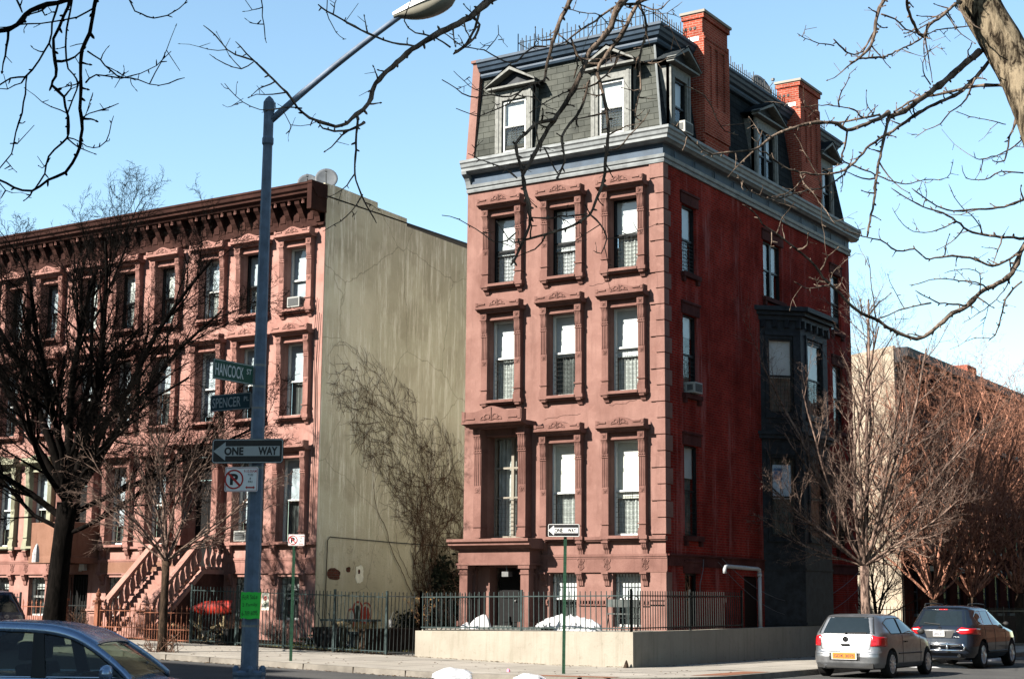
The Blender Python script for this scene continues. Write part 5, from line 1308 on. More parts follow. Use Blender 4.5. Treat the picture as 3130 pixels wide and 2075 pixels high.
def wheel(parent, x, y, r, wd, spokes, rr_=.68):
    sg = 1 if y > 0 else -1
    o = MB().lathe([(r*.66, -wd/2), (r*.93, -wd/2), (r, -wd*.36), (r, wd*.36), (r*.93, wd/2), (r*.68, wd/2), (r*.66, wd*.3)], n=36, axis='y').build('wheel', M['tyre'], parent, smooth=False, loc=(x, y, r))
    b = MB(); b.lathe([(r*.70, -.01), (r*.70, .012), (r*.63, .012), (r*.60, -.03)], n=36, axis='y')
    s0 = len(b.v)
    for k in range(spokes):
        s1 = len(b.v); b.prism([(-.022, r*.10), (.022, r*.10), (.013, r*.66), (-.013, r*.66)], -.02, .012, 'xz'); b.xf(Matrix.Rotation(2*math.pi*k/spokes, 4, 'Y'), s1)
    b.lathe([(r*.17, -.02), (r*.17, .02), (r*.08, .03)], n=18, axis='y')
    ri = b.build('rim', M['rim'], o, fix=True, loc=(0, sg*wd*.42, 0)); 
    if sg > 0: ri.rotation_euler.z = math.pi
    MB().lathe([(r*.62, 0), (r*.62, .01)], n=24, axis='y').build('brake_disc', M['trim_black'], o, loc=(0, sg*wd*.30, 0))
    return o
def car_base(name, label, body, col, loc, rz, wheels, wr, ww, spokes, group=None, archr=None):
    c = empty(name, label, 'car', loc, rz, group)
    o = body.mesh().build('body', col, c, smooth=True, fix=True)
    cut = MB()
    for x, y in wheels:
        sg = 1 if y > 0 else -1; cut.lathe([(archr or wr*1.13, 0), (archr or wr*1.13, .42)], (x, y-.30 if sg > 0 else y-.12, wr+.0), 40, 'y') if 0 else cut.add(*_cyl(x, (y-.16*1) if sg > 0 else y-.34, (y+.34) if sg > 0 else y+.16, wr+.01, archr or wr*1.14))
    co = cut.build('cutter', col, fix=True); co.hide_render = True
    md = o.modifiers.new('c', 'BOOLEAN'); md.operation = 'DIFFERENCE'; md.object = co; md.solver = 'EXACT'
    co.parent = c; bpy.context.view_layer.update(); dg = bpy.context.evaluated_depsgraph_get(); me = bpy.data.meshes.new_from_object(o.evaluated_get(dg))
    o.modifiers.clear(); o.data = me; bpy.data.objects.remove(co)
    try: me.set_sharp_from_angle(angle=R(32))
    except Exception: pass
    # dark underbody
    for x, y in wheels: wheel(c, x, y, wr, ww, spokes)
    return c, o
def _cyl(x, y0, y1, z, r, n=40):
    vs = [(x+r*math.cos(2*math.pi*k/n), y, z+r*math.sin(2*math.pi*k/n)) for y in (y0, y1) for k in range(n)]
    return vs, [tuple(range(n)), tuple(range(2*n-1, n-1, -1))]+[(k, k+n, (k+1) % n+n, (k+1) % n) for k in range(n)]
def emblem_vw(parent, x, z, r, kind='vw'):
    b = MB(); ring(b, 0, 0, r, r*.16, 0, 24)
    def bar(p, q, t=.12):
        d = (Vector((q[0], 0, q[1]))-Vector((p[0], 0, p[1]))).normalized(); n = Vector((d.z, 0, -d.x))*r*t
        b.add([(p[0]-n.x, 0, p[1]-n.z), (q[0]-n.x, 0, q[1]-n.z), (q[0]+n.x, 0, q[1]+n.z), (p[0]+n.x, 0, p[1]+n.z)], [(0, 1, 2, 3)])
    if kind == 'vw':
        for sg in (-1, 1): bar((sg*.32*r, .82*r), (0, .12*r)); bar((sg*.78*r, .40*r), (sg*.36*r, -.78*r)); bar((sg*.36*r, -.78*r), (0, -.05*r))
    elif kind == 'a':
        for sg in (-1, 1): bar((sg*.5*r, -.8*r), (sg*.12*r, .8*r), .1)
        bar((-.3*r, -.1*r), (.3*r, -.1*r), .08)
    b.xf(Matrix.Rotation(R(-90), 4, 'Z')); b.xf(Matrix.Translation((x, 0, z))); return b.build('emblem', M['chrome'], parent)
def rear_text(parent, s, x, y, z, w_, h_, m, name='lettering'):
    t = text_mb(s, w_, h_, .01); t.xf(Matrix.Rotation(R(-90), 4, 'Z')); t.xf(Matrix.Translation((x, y, z))); return t.build(name, M[m], parent)
# silver hatchback, rear to the viewer
SILV = paint('silver_paint', (.27, .28, .295), .85, .33)
HB = Body([(.20, .16, 3.95, .74), (.24, .06, 4.05, .82), (.34, .015, 4.12, .86), (.48, .0, 4.14, .868), (.58, .02, 4.13, .868), (.61, .05, 4.11, .868), (.64, .055, 4.09, .868), (.78, .075, 4.02, .866), (.86, .09, 3.86, .862), (.93, .11, 3.40, .85), (.985, .13, 3.08, .835), (1.02, .15, 2.98, .82), (1.15, .225, 2.72, .745), (1.28, .31, 2.43, .675), (1.36, .37, 2.25, .63), (1.40, .42, 2.13, .60), (1.425, .50, 1.98, .53), (1.44, .66, 1.75, .38), (1.445, .9, 1.5, .15)], 7, 4.2)
gx, gy = 5.93, -2.35
hb, hbody = car_base('hatchback_car', 'small silver hatchback with an orange number plate parked nose away', HB, SILV, (gx, gy, -.13), R(90), [(.78, .76), (.78, -.76), (3.29, .76), (3.29, -.76)], .315, .205, 12)
hb.scale = (1.03, 1.03, 1.03)
def side_windows(c, B, polys, m='car_window'):
    for sg in (-1, 1):
        for p in polys:
            o = B.patch(p, 'side', .004, sg=sg).build('side_window', M[m], c, smooth=True); o.data.materials[0] = M[m]
def edge_trim(c, B, polys, t=.018, m='trim_black'):
    b = MB()
    for sg in (-1, 1):
        for p in polys:
            pts = []
            for (x, z), (x2, z2) in zip(p, p[1:]+p[:1]):
                for k in range(6): xx = x+(x2-x)*k/6; zz = z+(z2-z)*k/6; pts.append((xx, sg*(B.half(xx, zz)+.005), zz))
            b.tube(pts+[pts[0]], t/2, 5, False)
    b.build('window_seal', M[m], c)
HW = [[(2.78, 1.02), (2.50, 1.19), (2.18, 1.335), (1.62, 1.355), (1.52, 1.0)], [(1.46, 1.0), (1.55, 1.352), (1.0, 1.34), (.66, 1.25), (.80, 1.0)]]
M['car_glass_opaque'] = flat('dark_reflecting_car_glass', (.012, .018, .022), .04, 0, .35)
side_windows(hb, HB, HW, 'car_glass_opaque'); edge_trim(hb, HB, HW)
rg_ = [(-.66, 1.0), (.66, 1.0), (.55, 1.375), (-.55, 1.375)]
HB.patch(rg_, 'rear', .005).build('rear_window', M['car_glass_opaque'], hb, smooth=True)
b = MB(); pts = []
for (y, z), (y2, z2) in zip(rg_, rg_[1:]+rg_[:1]):
    for k in range(8): yy = y+(y2-y)*k/8; zz = z+(z2-z)*k/8; pts.append((HB.rear(yy, zz)-.006, yy, zz))
b.tube(pts+[pts[0]], .011, 5, False).build('rear_window_seal', M['trim_black'], hb)
HB.patch([(-.55, 1.02), (.55, 1.02), (.45, 1.36), (-.45, 1.36)], 'front', .006).build('windscreen', M['car_glass_opaque'], hb, smooth=True)
for sg in (-1, 1):
    o = solidify(HB.patch([(sg*.60, .72), (sg*.845, .72), (sg*.835, .955), (sg*.62, .965)], 'rear', .008).build('tail_light', M['lens_red'], hb, smooth=True))
    o2 = HB.patch([(.10, .72), (.28, .72), (.20, .955), (.13, .965)], 'side', .006, sg=sg).build('lens_return', M['lens_red'], o, smooth=True)
    HB.patch([(sg*.61, .82), (sg*.84, .82), (sg*.84, .835), (sg*.61, .835)], 'rear', .0155).build('lens_divider', M['lens_dark'], o)
    HB.patch([(sg*.52, .545), (sg*.83, .545), (sg*.83, .575), (sg*.52, .575)], 'rear', .012).build('bumper_strip', SILV, hb)
# hatch seams, bumper gap, plate recess
b = MB()
for p, q in (((-.58, .66), (.58, .66)), ((-.58, .66), (-.62, .97)), ((.58, .66), (.62, .97)), ((-.84, .625), (.84, .625))):
    pts = [(HB.rear(p[0]+(q[0]-p[0])*k/8, p[1]+(q[1]-p[1])*k/8)-.001, p[0]+(q[0]-p[0])*k/8, p[1]+(q[1]-p[1])*k/8) for k in range(9)]; b.tube(pts, .006, 4)
b.build('panel_gap', M['trim_black'], hb)
HB.patch([(-.36, .40), (.36, .40), (.38, .60), (-.38, .60)], 'rear', .004).build('plate_recess', M['trim_black'], hb)
pl = MB().box(-.03, -.30, .42, -.02, .30, .585).build('number_plate', M['plate_white'], hb); MB().box(-.034, -.275, .435, -.0305, .275, .57).build('plate_face', M['plate_orange'], pl); rear_text(pl, 'GDK 3075', -.036, 0, .50, .48, .07, 'plate_ink')
MB().lathe([(.065, -.01), (.065, .008)], n=24, axis='x').build('emblem_base', M['trim_black'], hb, loc=(HB.rear(0, .88)-.004, 0, .88)); emblem_vw(hb, HB.rear(0, .88)-.024, .88, .068)
MB().box(.02, -.10, .745, .075, .10, .775).build('boot_handle', M['trim_black'], hb)
MB().tube([(HB.rear(-.05, 1.0)-.03, .02, 1.015), (HB.rear(-.3, 1.03)-.03, -.5, 1.03)], .010, 5).lathe([(.03, 0), (.03, .03)], (HB.rear(0, 1.0)-.03, 0, 1.0), 8).build('rear_wiper', M['trim_black'], hb)
MB().box(.05, -.66, .23, .20, .66, .34).build('lower_valance', M['trim_black'], hb)
MB().tube([(.02, .50, .24), (.35, .50, .25)], .03, 10).build('exhaust_pipe', M['chrome'], hb); MB().tube([(.95, .0, 1.44), (.93, 0, 1.50), (.78, 0, 1.66)], .006, 5).build('aerial', M['trim_black'], hb)
def mirror(c, x, y, z, s, m):
    for sg in (-1, 1):
        b = MB(); b.lathe([(.02, -.07), (.075, -.05), (.085, .0), (.07, .04), (.02, .055)], (0, 0, 0), 14, 'x'); b.v = [(px*s*.9, py*s*1.25, pz*s*.95) for px, py, pz in b.v]
        o = b.build('door_mirror', m, c, smooth=True, loc=(x, sg*(y+.12*s), z)); MB().box(-.02, -.12*s*(sg > 0)-.0, -.02, .02, .12*s*(sg < 0)+.0, .01).build('mirror_arm', m, o)
mirror(hb, 2.62, .82, 1.04, .9, M['trim_black'])
b = MB()
for sg in (-1, 1):
    b.tube([(x, sg*(HB.half(x, .55)+.004), .55) for x in [1.2+.1*k for k in range(17)]], .016, 5)
    for x in (1.50, 2.75): b.tube([(x+.04*k*0, sg*(HB.half(x, .34+.07*k)+.001), .34+.07*k) for k in range(10)], .005, 4)
b.build('side_moulding', M['trim_black'], hb); MB().box(1.60, -.90, .80, 1.76, -.868, .83).box(1.60, .868, .80, 1.76, .90, .83).build('door_handle', M['trim_black'], hb)
MB().lathe([(.10, -.01), (.12, .0), (.12, .03), (.08, .03)], (0, 0, 0), 16, 'x') 
# dark sport utility car
BLK = paint('dark_blue_black_paint', (.008, .012, .02), .0, .07, .0)
SU = Body([(.24, .20, 4.6, .80), (.30, .08, 4.72, .90), (.42, .02, 4.8, .955), (.60, .0, 4.83, .975), (.70, .03, 4.83, .978), (.82, .06, 4.80, .975), (.98, .09, 4.66, .965), (1.06, .12, 4.2, .955), (1.13, .16, 3.7, .93), (1.18, .20, 3.55, .91), (1.35, .34, 3.2, .82), (1.52, .48, 2.8, .74), (1.60, .54, 2.6, .70), (1.65, .50, 2.45, .64), (1.69, .62, 2.2, .54), (1.71, .85, 1.95, .35), (1.715, 1.1, 1.7, .15)], 6, 4.0)
su, sbody = car_base('sport_utility_car', 'large dark blue black sport utility car parked ahead of the silver hatchback', SU, BLK, (5.85, 4.85, -.13), R(90), [(.95, .83), (.95, -.83), (3.72, .83), (3.72, -.83)], .375, .25, 7)
SWN = [[(3.30, 1.19), (2.98, 1.40), (2.60, 1.555), (2.12, 1.575), (2.05, 1.19)], [(1.98, 1.19), (2.05, 1.575), (1.35, 1.565), (1.18, 1.19)], [(1.10, 1.19), (1.27, 1.555), (.95, 1.53), (.70, 1.40), (.78, 1.2)]]
side_windows(su, SU, SWN, 'car_glass_opaque'); edge_trim(su, SU, SWN, m='chrome')
SU.patch([(-.72, 1.16), (.72, 1.16), (.60, 1.56), (-.60, 1.56)], 'rear', .006).build('rear_window', M['car_glass_opaque'], su, smooth=True)
SU.patch([(-.66, 1.20), (.66, 1.20), (.55, 1.56), (-.55, 1.56)], 'front', .006).build('windscreen', M['car_glass_opaque'], su, smooth=True)
for sg in (-1, 1):
    o = solidify(SU.patch([(sg*.46, 1.02), (sg*.60, .93), (sg*.95, .90), (sg*.93, 1.10), (sg*.60, 1.12)], 'rear', .008).build('tail_light', M['lens_red'], su, smooth=True))
    SU.patch([(.10, .93), (.42, .97), (.36, 1.10), (.16, 1.12)], 'side', .006, sg=sg).build('lens_return', M['lens_red'], o, smooth=True)
    SU.patch([(sg*.55, 1.04), (sg*.78, 1.04), (sg*.78, 1.065), (sg*.55, 1.065)], 'rear', .016).build('lens_bar', M['sign_pale'], o)
    MB().tube([(.75, sg*.60, 1.68), (.85, sg*.61, 1.74), (1.5, sg*.62, 1.76), (2.3, sg*.60, 1.73), (2.45, sg*.58, 1.68)], .018, 6).build('roof_rail', M['trim_black'], su)
pl = MB().box(.04, -.16, .865, .06, .16, 1.005).build('number_plate', M['plate_white'], su); rear_text(pl, 'DKB 417', .036, 0, .935, .26, .07, 'plate_ink')
SU.patch([(-.34, .83), (.34, .83), (.42, 1.02), (-.42, 1.02)], 'rear', .003).build('plate_recess', M['trim_black'], su)
emblem_vw(su, SU.rear(0, 1.09)-.012, 1.09, .055, 'a'); rear_text(su, 'MDX', SU.rear(-.4, .86)-.01, -.48, .86, .16, .035, 'chrome'); SU.patch([(-.12, 1.585), (.12, 1.585), (.12, 1.61), (-.12, 1.61)], 'rear', .008).build('high_brake_light', M['lens_red'], su)
b = MB(); g0 = -.10
for z in (.66, .50): b.tube([(g0, -.66, z), (g0-.02, 0, z), (g0, .66, z)], .026, 8)
for sg in (-1, 1): b.tube([(g0, sg*.66, .66), (g0, sg*.72, .64), (g0, sg*.74, .58), (g0, sg*.72, .52), (g0, sg*.66, .50)], .026, 8); b.box(g0, sg*.25-.03, .46, .05, sg*.25+.03, .70)
b.build('rear_guard_bar', M['chrome'], su, smooth=True)
MB().tube([(.02, -.55, .36), (.4, -.55, .36)], .05, 12).build('exhaust_pipe', M['chrome'], su)
MB().tube([(SU.rear(0, 1.2)-.03, -.0, 1.19), (SU.rear(.3, 1.22)-.03, .45, 1.23)], .012, 5).build('rear_wiper', M['trim_black'], su); mirror(su, 3.15, .86, 1.20, .85, M['trim_black'])
b = MB()
for sg in (-1, 1):
    for x in (1.15, 2.02, 3.05): b.tube([(x, sg*(SU.half(x, .42+.08*k)+.001), .42+.08*k) for k in range(10)], .006, 4)
    b.tube([(x, sg*(SU.half(x, .45)+.01), .45) for x in [1.4+.15*k for k in range(13)]], .03, 5)
b.build('side_moulding', M['trim_black'], su)
SU.patch([(-.90, .615), (.90, .615), (.90, .63), (-.90, .63)], 'rear', .004).build('bumper_seam', M['trim_black'], su)
# blue-grey saloon close to the viewer
BLU = paint('steel_blue_paint', (.22, .31, .46), .6, .22)
SA = Body([(.22, .2, 4.4, .78), (.30, .06, 4.55, .86), (.50, .0, 4.62, .90), (.70, .02, 4.60, .905), (.80, .05, 4.50, .905), (.86, .08, 4.1, .90), (.90, .12, 3.72, .895), (.95, .2, 3.38, .885), (.985, .45, 3.22, .87), (1.02, .78, 3.12, .85), (1.12, 1.02, 2.92, .79), (1.22, 1.26, 2.70, .73), (1.32, 1.55, 2.42, .665), (1.38, 1.78, 2.18, .615), (1.40, 1.85, 2.10, .6)], 4, 4)
sal = empty('saloon_car', 'steel blue saloon car close by at the bottom left, seen from the side', 'car', (3.45, -26.7, -.27), R(32))
# this car is seen through its windows, so the cabin is built open
def saloon():
    # lower body closed at belt height
    tab = [r_ for r_ in SA.t if r_[0] <= .86]+[(.90, .12, 3.72, .895), (.95, .2, 3.40, .885), (.985, .45, 3.25, .87)]
    LB = Body(tab, 4, 4); o = LB.mesh().build('body', BLU, sal, smooth=True, fix=True)
    cutb = MB()
    for x in (.9, 3.65):
        for y in (.80, -.80): sg = 1 if y > 0 else -1; cutb.add(*_cyl(x, y-.16 if sg > 0 else y-.34, y+.34 if sg > 0 else y+.16, .33, .37))
    co = cutb.build('cutter', BLU, sal, fix=True); md = o.modifiers.new('c', 'BOOLEAN'); md.operation = 'DIFFERENCE'; md.object = co; md.solver = 'EXACT'
    bpy.context.view_layer.update(); me = bpy.data.meshes.new_from_object(o.evaluated_get(bpy.context.evaluated_depsgraph_get())); o.modifiers.clear(); o.data = me; bpy.data.objects.remove(co)
    try: me.set_sharp_from_angle(angle=R(32))
    except Exception: pass
    for x in (.9, 3.65):
        for y in (.80, -.80): wheel(sal, x, y, .32, .2, 10)
    # roof shell following one long arc, and pillars
    arc = [(.40, .98), (1.0, 1.30), (1.46, 1.50), (1.70, 1.546), (1.94, 1.546), (2.18, 1.537), (2.42, 1.513), (2.66, 1.45), (2.90, 1.326), (3.14, 1.164), (3.36, .98)]
    def W(z): return .87-(z-.97)*.42
    b = MB(); m = 12; sel = arc[2:9]; pts = []
    for i in range(25):
        t = i/24*(len(sel)-1); k = min(len(sel)-2, int(t)); f = t-k; p0, p1 = sel[max(0, k-1)], sel[k]; p2, p3 = sel[k+1], sel[min(len(sel)-1, k+2)]
        q = [.5*((2*p1[c])+(-p0[c]+p2[c])*f+(2*p0[c]-5*p1[c]+4*p2[c]-p3[c])*f*f+(-p0[c]+3*p1[c]-3*p2[c]+p3[c])*f**3) for c in (0, 1)]; pts.append(q)
    for x, z in pts:
        wz = W(z)
        for k in range(m+1):
            u = -1+2*k/m; b.v.append((x, wz*u, z+.035*(1-abs(u)**3)-.0))
    for i in range(len(pts)-1):
        for k in range(m): b.f.append((i*(m+1)+k, (i+1)*(m+1)+k, (i+1)*(m+1)+k+1, i*(m+1)+k+1))
    solidify(b.build('roof', BLU, sal, smooth=True), .03)
    def smooth_arc(a0, a1, n=16):
        seg = arc[a0:a1+1]; out = []
        for i in range(n+1):
            t = i/n*(len(seg)-1); k = min(len(seg)-2, int(t)); f = t-k; p0, p1 = seg[max(0, k-1)], seg[k]; p2, p3 = seg[k+1], seg[min(len(seg)-1, k+2)]
            out.append([.5*((2*p1[c])+(-p0[c]+p2[c])*f+(2*p0[c]-5*p1[c]+4*p2[c]-p3[c])*f*f+(-p0[c]+3*p1[c]-3*p2[c]+p3[c])*f**3) for c in (0, 1)])
        return out
    for sg in (-1, 1):
        full_ = smooth_arc(0, 10, 44); b = MB()
        for x, z in full_:     # painted frame band under the roof line
            b.v += [(x, sg*(W(z)+.006), z+.02), (x, sg*(W(z-.07)+.014), z-.070)]
        for i in range(len(full_)-1): b.f.append((2*i, 2*i+1, 2*i+3, 2*i+2))
        solidify(b.build('door_frame', BLU, sal, smooth=True), .02)
        b = MB(); b.tube([(x, sg*(W(z-.05)+.016), z-.073) for x, z in full_], .010, 5).build('window_seal', M['trim_black'], sal)
        MB().tube([(x, sg*(.865+.004*0), .985) for x in [.5+.2*k for k in range(15)]], .009, 5).build('belt_line_strip', M['chrome'], sal)
        b = MB(); b.add([(2.18, sg*(W(1.46)-.0), 1.465), (2.30, sg*W(1.46), 1.46), (2.40, sg*.87, .98), (2.24, sg*.87, .98)], [(0, 1, 2, 3)]); solidify(b.build('door_pillar', M['trim_black'], sal), .03)
        b = MB(); gl = [(x, z-.065) for x, z in full_ if z-.065 > .99]
        for x, z in gl: b.v += [(x, sg*W(z)*1.0, z), (x, sg*W(.985), .985)]
        for i in range(len(gl)-1): b.f.append((2*i, 2*i+1, 2*i+3, 2*i+2))
        b.build('side_window', M['car_window'], sal, smooth=True)
        MB().tube([(2.46, sg*.905, .40), (2.46, sg*.91, .8), (2.42, sg*.878, .975)], .006, 4).tube([(1.40, sg*.905, .60), (1.50, sg*.908, .8), (1.46, sg*.875, .97)], .006, 4).build('door_gap', M['trim_black'], sal)
        MB().box(2.52, sg*.90, .80, 2.69, sg*.935, .835).build('door_handle', BLU, sal)
    for nm, s0, s1 in (('windscreen', 8, 10), ('rear_window', 0, 2)):
        b = MB(); p_ = smooth_arc(s0, s1, 8)
        for x, z in p_: 
            for k in range(9): u = -1+k/4; b.v.append((x, (W(z)-.03)*u, z+.03*(1-u*u)-.01))
        for i in range(8):
            for k in range(8): b.f.append((i*9+k, (i+1)*9+k, (i+1)*9+k+1, i*9+k+1))
        b.build(nm, M['car_window'], sal, smooth=True)
    for x, y in ((2.15, .36), (2.15, -.36), (1.25, .36), (1.25, -.36)):
        s = MB().prism([(x-.05, .5), (x+.12, .5), (x-.06, 1.12), (x-.20, 1.10)], y-.24, y+.24, 'xz').build('seat', M['seat_cloth'], sal, fix=True); bev(s, .03)
        bev(MB().box(x-.20, y-.13, 1.15, x-.09, y+.13, 1.36).build('headrest', M['seat_cloth'], s), .03)
    MB().prism([(2.72, .9), (3.25, .93), (3.1, 1.01), (2.78, 1.03)], -.78, .78, 'xz').build('dashboard', M['trim_black'], sal, fix=True)
    MB().box(2.52, -.12, 1.36, 2.56, .12, 1.44).build('inner_mirror', M['trim_black'], sal)
    mirror(sal, 3.12, .88, 1.04, 1.2, BLU)
saloon()
# estate car parked at the far kerb, mostly hidden by the tree
DBL = paint('navy_paint', (.012, .025, .06), .3, .25)
ES = Body([(.24, .18, 4.5, .76), (.30, .06, 4.6, .84), (.50, .0, 4.65, .87), (.70, .02, 4.65, .875), (.86, .05, 4.5, .87), (.95, .08, 4.0, .86), (1.02, .12, 3.4, .84), (1.3, .26, 2.9, .72), (1.5, .38, 2.5, .64), (1.56, .42, 2.4, .60), (1.60, .55, 2.2, .45), (1.61, .8, 1.9, .2)], 6, 4)
es, _b = car_base('estate_car', 'navy estate car half hidden behind the blue saloon at the left edge', ES, DBL, (-14.3, -10.15, gz(-14.3)-.13), R(180), [(.9, .75), (.9, -.75), (3.5, .75), (3.5, -.75)], .33, .21, 8)
EW = [[(3.0, 1.06), (2.5, 1.42), (1.9, 1.46), (1.85, 1.06)], [(1.78, 1.06), (1.83, 1.46), (.75, 1.42), (.45, 1.08)]]
side_windows(es, ES, EW, 'car_glass_opaque'); ES.patch([(-.66, 1.04), (.66, 1.04), (.54, 1.48), (-.54, 1.48)], 'rear', .006).build('rear_window', M['car_glass_opaque'], es, smooth=True)
for sg in (-1, 1): ES.patch([(sg*.62, .78), (sg*.85, .78), (sg*.84, .98), (sg*.66, .98)], 'rear', .01).build('tail_light', M['lens_red'], es)
b = MB(); n = 24
for i in range(n):
    a, c = 2*math.pi*i/n, 2*math.pi*(i+1)/n
    b.add([(0, .075*math.cos(a), .04*math.sin(a)), (0, .075*math.cos(c), .04*math.sin(c)), (0, .066*math.cos(c), .033*math.sin(c)), (0, .066*math.cos(a), .033*math.sin(a))], [(0, 1, 2, 3)])
for (y, z, r_) in ((.035, .005, .018), (-.01, .012, .009), (-.03, .005, .009), (-.02, -.012, .009), (.005, -.014, .009), (-.045, -.005, .008)):
    b.add([(0, y-r_, z), (0, y, z-r_*.35), (0, y+r_, z), (0, y, z+r_*.35)], [(0, 1, 2, 3)]); b.add([(0, y, z-r_), (0, y+r_*.3, z), (0, y, z+r_), (0, y-r_*.3, z)], [(0, 1, 2, 3)])
b.build('emblem', M['chrome'], es, loc=(ES.rear(0, .9)-.012, 0, .92))
# ---------------------------------------------------------------- trees
def wob(rg, s): return Vector((rg.gauss(0, s), rg.gauss(0, s), rg.gauss(0, s)))
def grow(mb, rg, p, d, L, r, lev, P):
    """one branch with its side branches; P: maxlev, kids per level, spread, up pull, curl"""
    n = P['seg'][min(lev, len(P['seg'])-1)]; pts = [p.copy()]; rad = [r]; dirs = [d.copy()]
    r_end = r*P['taper'] if lev < P['max'] else r*.35
    for i in range(n):
        d = (d+wob(rg, P['curl'])+Vector((0, 0, P['up'][min(lev, len(P['up'])-1)]))).normalized()
        p = p+d*(L/n); pts.append(p.copy()); rad.append(r+(r_end-r)*(i+1)/n); dirs.append(d.copy())
    mb.tube(pts, rad, (9, 6, 5, 4, 3, 3, 3)[min(lev, 6)], cap=False)
    if lev >= P['max']: return
    k = P['kids'][min(lev, len(P['kids'])-1)]; lo = P['lo'][min(lev, len(P['lo'])-1)]
    for i in range(k):
        t = lo+(1-lo)*((i+rg.uniform(.2, .9))/k); f = t*n; j = min(n-1, int(f)); q = pts[j].lerp(pts[j+1], f-j); dd = dirs[j]
        sp = R(rg.gauss(P['spread'][min(lev, len(P['spread'])-1)], 8)); ax = dd.orthogonal().normalized(); ax.rotate(Matrix.Rotation(rg.uniform(0, 6.283), 3, dd))
        nd = dd.copy(); nd.rotate(Matrix.Rotation(sp, 3, ax)); rr_ = (rad[j]*(1-(f-j))+rad[j+1]*(f-j))*rg.uniform(*P.get('thin', (.45, .7)))
        grow(mb, rg, q, nd, L*P['len'][min(lev, len(P['len'])-1)]*rg.uniform(.6, 1.1)*(1-.35*(t-lo)), max(rr_, P['rmin']), lev+1, P)
def bare_tree(name, label, loc, h_trunk, r, seed, stems, P, mat_t, mat_c, lean=(0, 0), group=None):
    rg = random.Random(seed); o = empty(name, label, 'tree', loc, 0, group)
    t = MB(); pts = [Vector((0, 0, -.1)), Vector((lean[0]*.1, lean[1]*.1, .15)), Vector((lean[0]*.5, lean[1]*.5, h_trunk*.5)), Vector((lean[0], lean[1], h_trunk))]
    t.tube([pts[0], pts[1], (pts[1]+pts[2])/2+wob(rg, .01), pts[2], (pts[2]+pts[3])/2+wob(rg, .02), pts[3]], [r*1.45, r*1.12, r, r*.93, r*.88, r*.9], 12)
    t.build('trunk', M[mat_t], o, smooth=True)
    c = MB(); top = pts[3]
    for s in stems:   # (azimuth deg, tilt deg, length, radius factor)
        az, ti = R(s[0]), R(s[1]); d = Vector((math.sin(ti)*math.cos(az), math.sin(ti)*math.sin(az), math.cos(ti)))
        grow(c, rg, top-Vector((0, 0, s[4] if len(s) > 4 else .0)), d, s[2], r*s[3], 0, P)
    cr = c.build('crown', M[mat_c], o, smooth=True); return o
pear = dict(max=4, seg=[8, 6, 5, 4, 3], taper=.35, up=[.035, .07, .06, .03], curl=.06, kids=[12, 7, 4, 3], lo=[.12, .15, .15, .1], spread=[38, 38, 42, 45], len=[.42, .5, .5, .5], rmin=.0032)
# pear tree by the corner house
rg = random.Random(11)
st = [(az, ti, L, f) for az, ti, L, f in [(0, 3, 8.0, .5), (40, 18, 6.8, .42), (110, 16, 7.2, .42), (190, 20, 6.8, .42), (260, 15, 7.2, .42), (320, 22, 6.2, .4), (75, 34, 5.6, .36), (150, 38, 5.4, .34), (215, 36, 5.6, .36), (290, 40, 5.2, .34), (10, 42, 5.2, .34), (180, 56, 4.6, .3), (240, 62, 4.2, .28), (30, 60, 4.2, .28), (120, 62, 4.0, .26), (330, 64, 4.0, .26), (205, 74, 3.6, .22), (350, 74, 3.6, .22)]]
bare_tree('pear_tree', 'bare upright tree on the side pavement behind the silver hatchback', (3.14, 6.63, 0), 2.7, .155, 21, st, pear, 'bark_grey', 'bark_grey')
# bushy reddish trees further along the side street
bush = dict(max=4, seg=[7, 6, 5, 4, 3], taper=.3, up=[.03, .04, .03, .02], curl=.10, thin=(.38, .6), kids=[10, 7, 4, 3], lo=[.14, .15, .12, .1], spread=[32, 38, 44, 45], len=[.5, .52, .52, .5], rmin=.0055)
def spread_stems(n, seed, l0, l1, tmax, f=.4):
    rg = random.Random(seed); out = []
    for i in range(n):
        ti = 6+(tmax-6)*(i/n)**.8+rg.uniform(-4, 4); out.append((i*137.5+rg.uniform(-15, 15), ti, l1+(l0-l1)*math.cos(R(min(80, ti))), f*(1-.4*i/n)))
    return out
bare_tree('bushy_tree', 'reddish twiggy tree in front of the far row, nearest the pale gable wall', (-1.5, 27.0, 0), 1.8, .20, 31, spread_stems(17, 1, 9.2, 4.8, 58), bush, 'bark_shade', 'bark_red', group=None)
bare_tree('bushy_tree', 'dense reddish tree near the right edge, before the far row', (-.7, 29.6, 0), 1.9, .22, 32, spread_stems(17, 2, 9.6, 5.0, 58), bush, 'bark_shade', 'bark_red')
bare_tree('bushy_tree', 'reddish tree cut by the right edge of the picture', (.8, 31.5, 0), 2.1, .22, 33, spread_stems(14, 3, 8.8, 4.6, 58), bush, 'bark_shade', 'bark_red')
small = dict(max=3, seg=[7, 6, 4, 3], taper=.35, up=[.02, .0, .0, .0], curl=.11, kids=[9, 6, 5], lo=[.15, .2, .15], spread=[34, 40, 42], len=[.5, .5, .45], rmin=.0045)
bare_tree('shrubby_tree', 'dark low scrub tree among the shadows behind the hatchback', (-.5, 17.5, 0), .9, .10, 35, spread_stems(10, 5, 4.2, 2.2, 60), small, 'bark_shade', 'bark_shade')
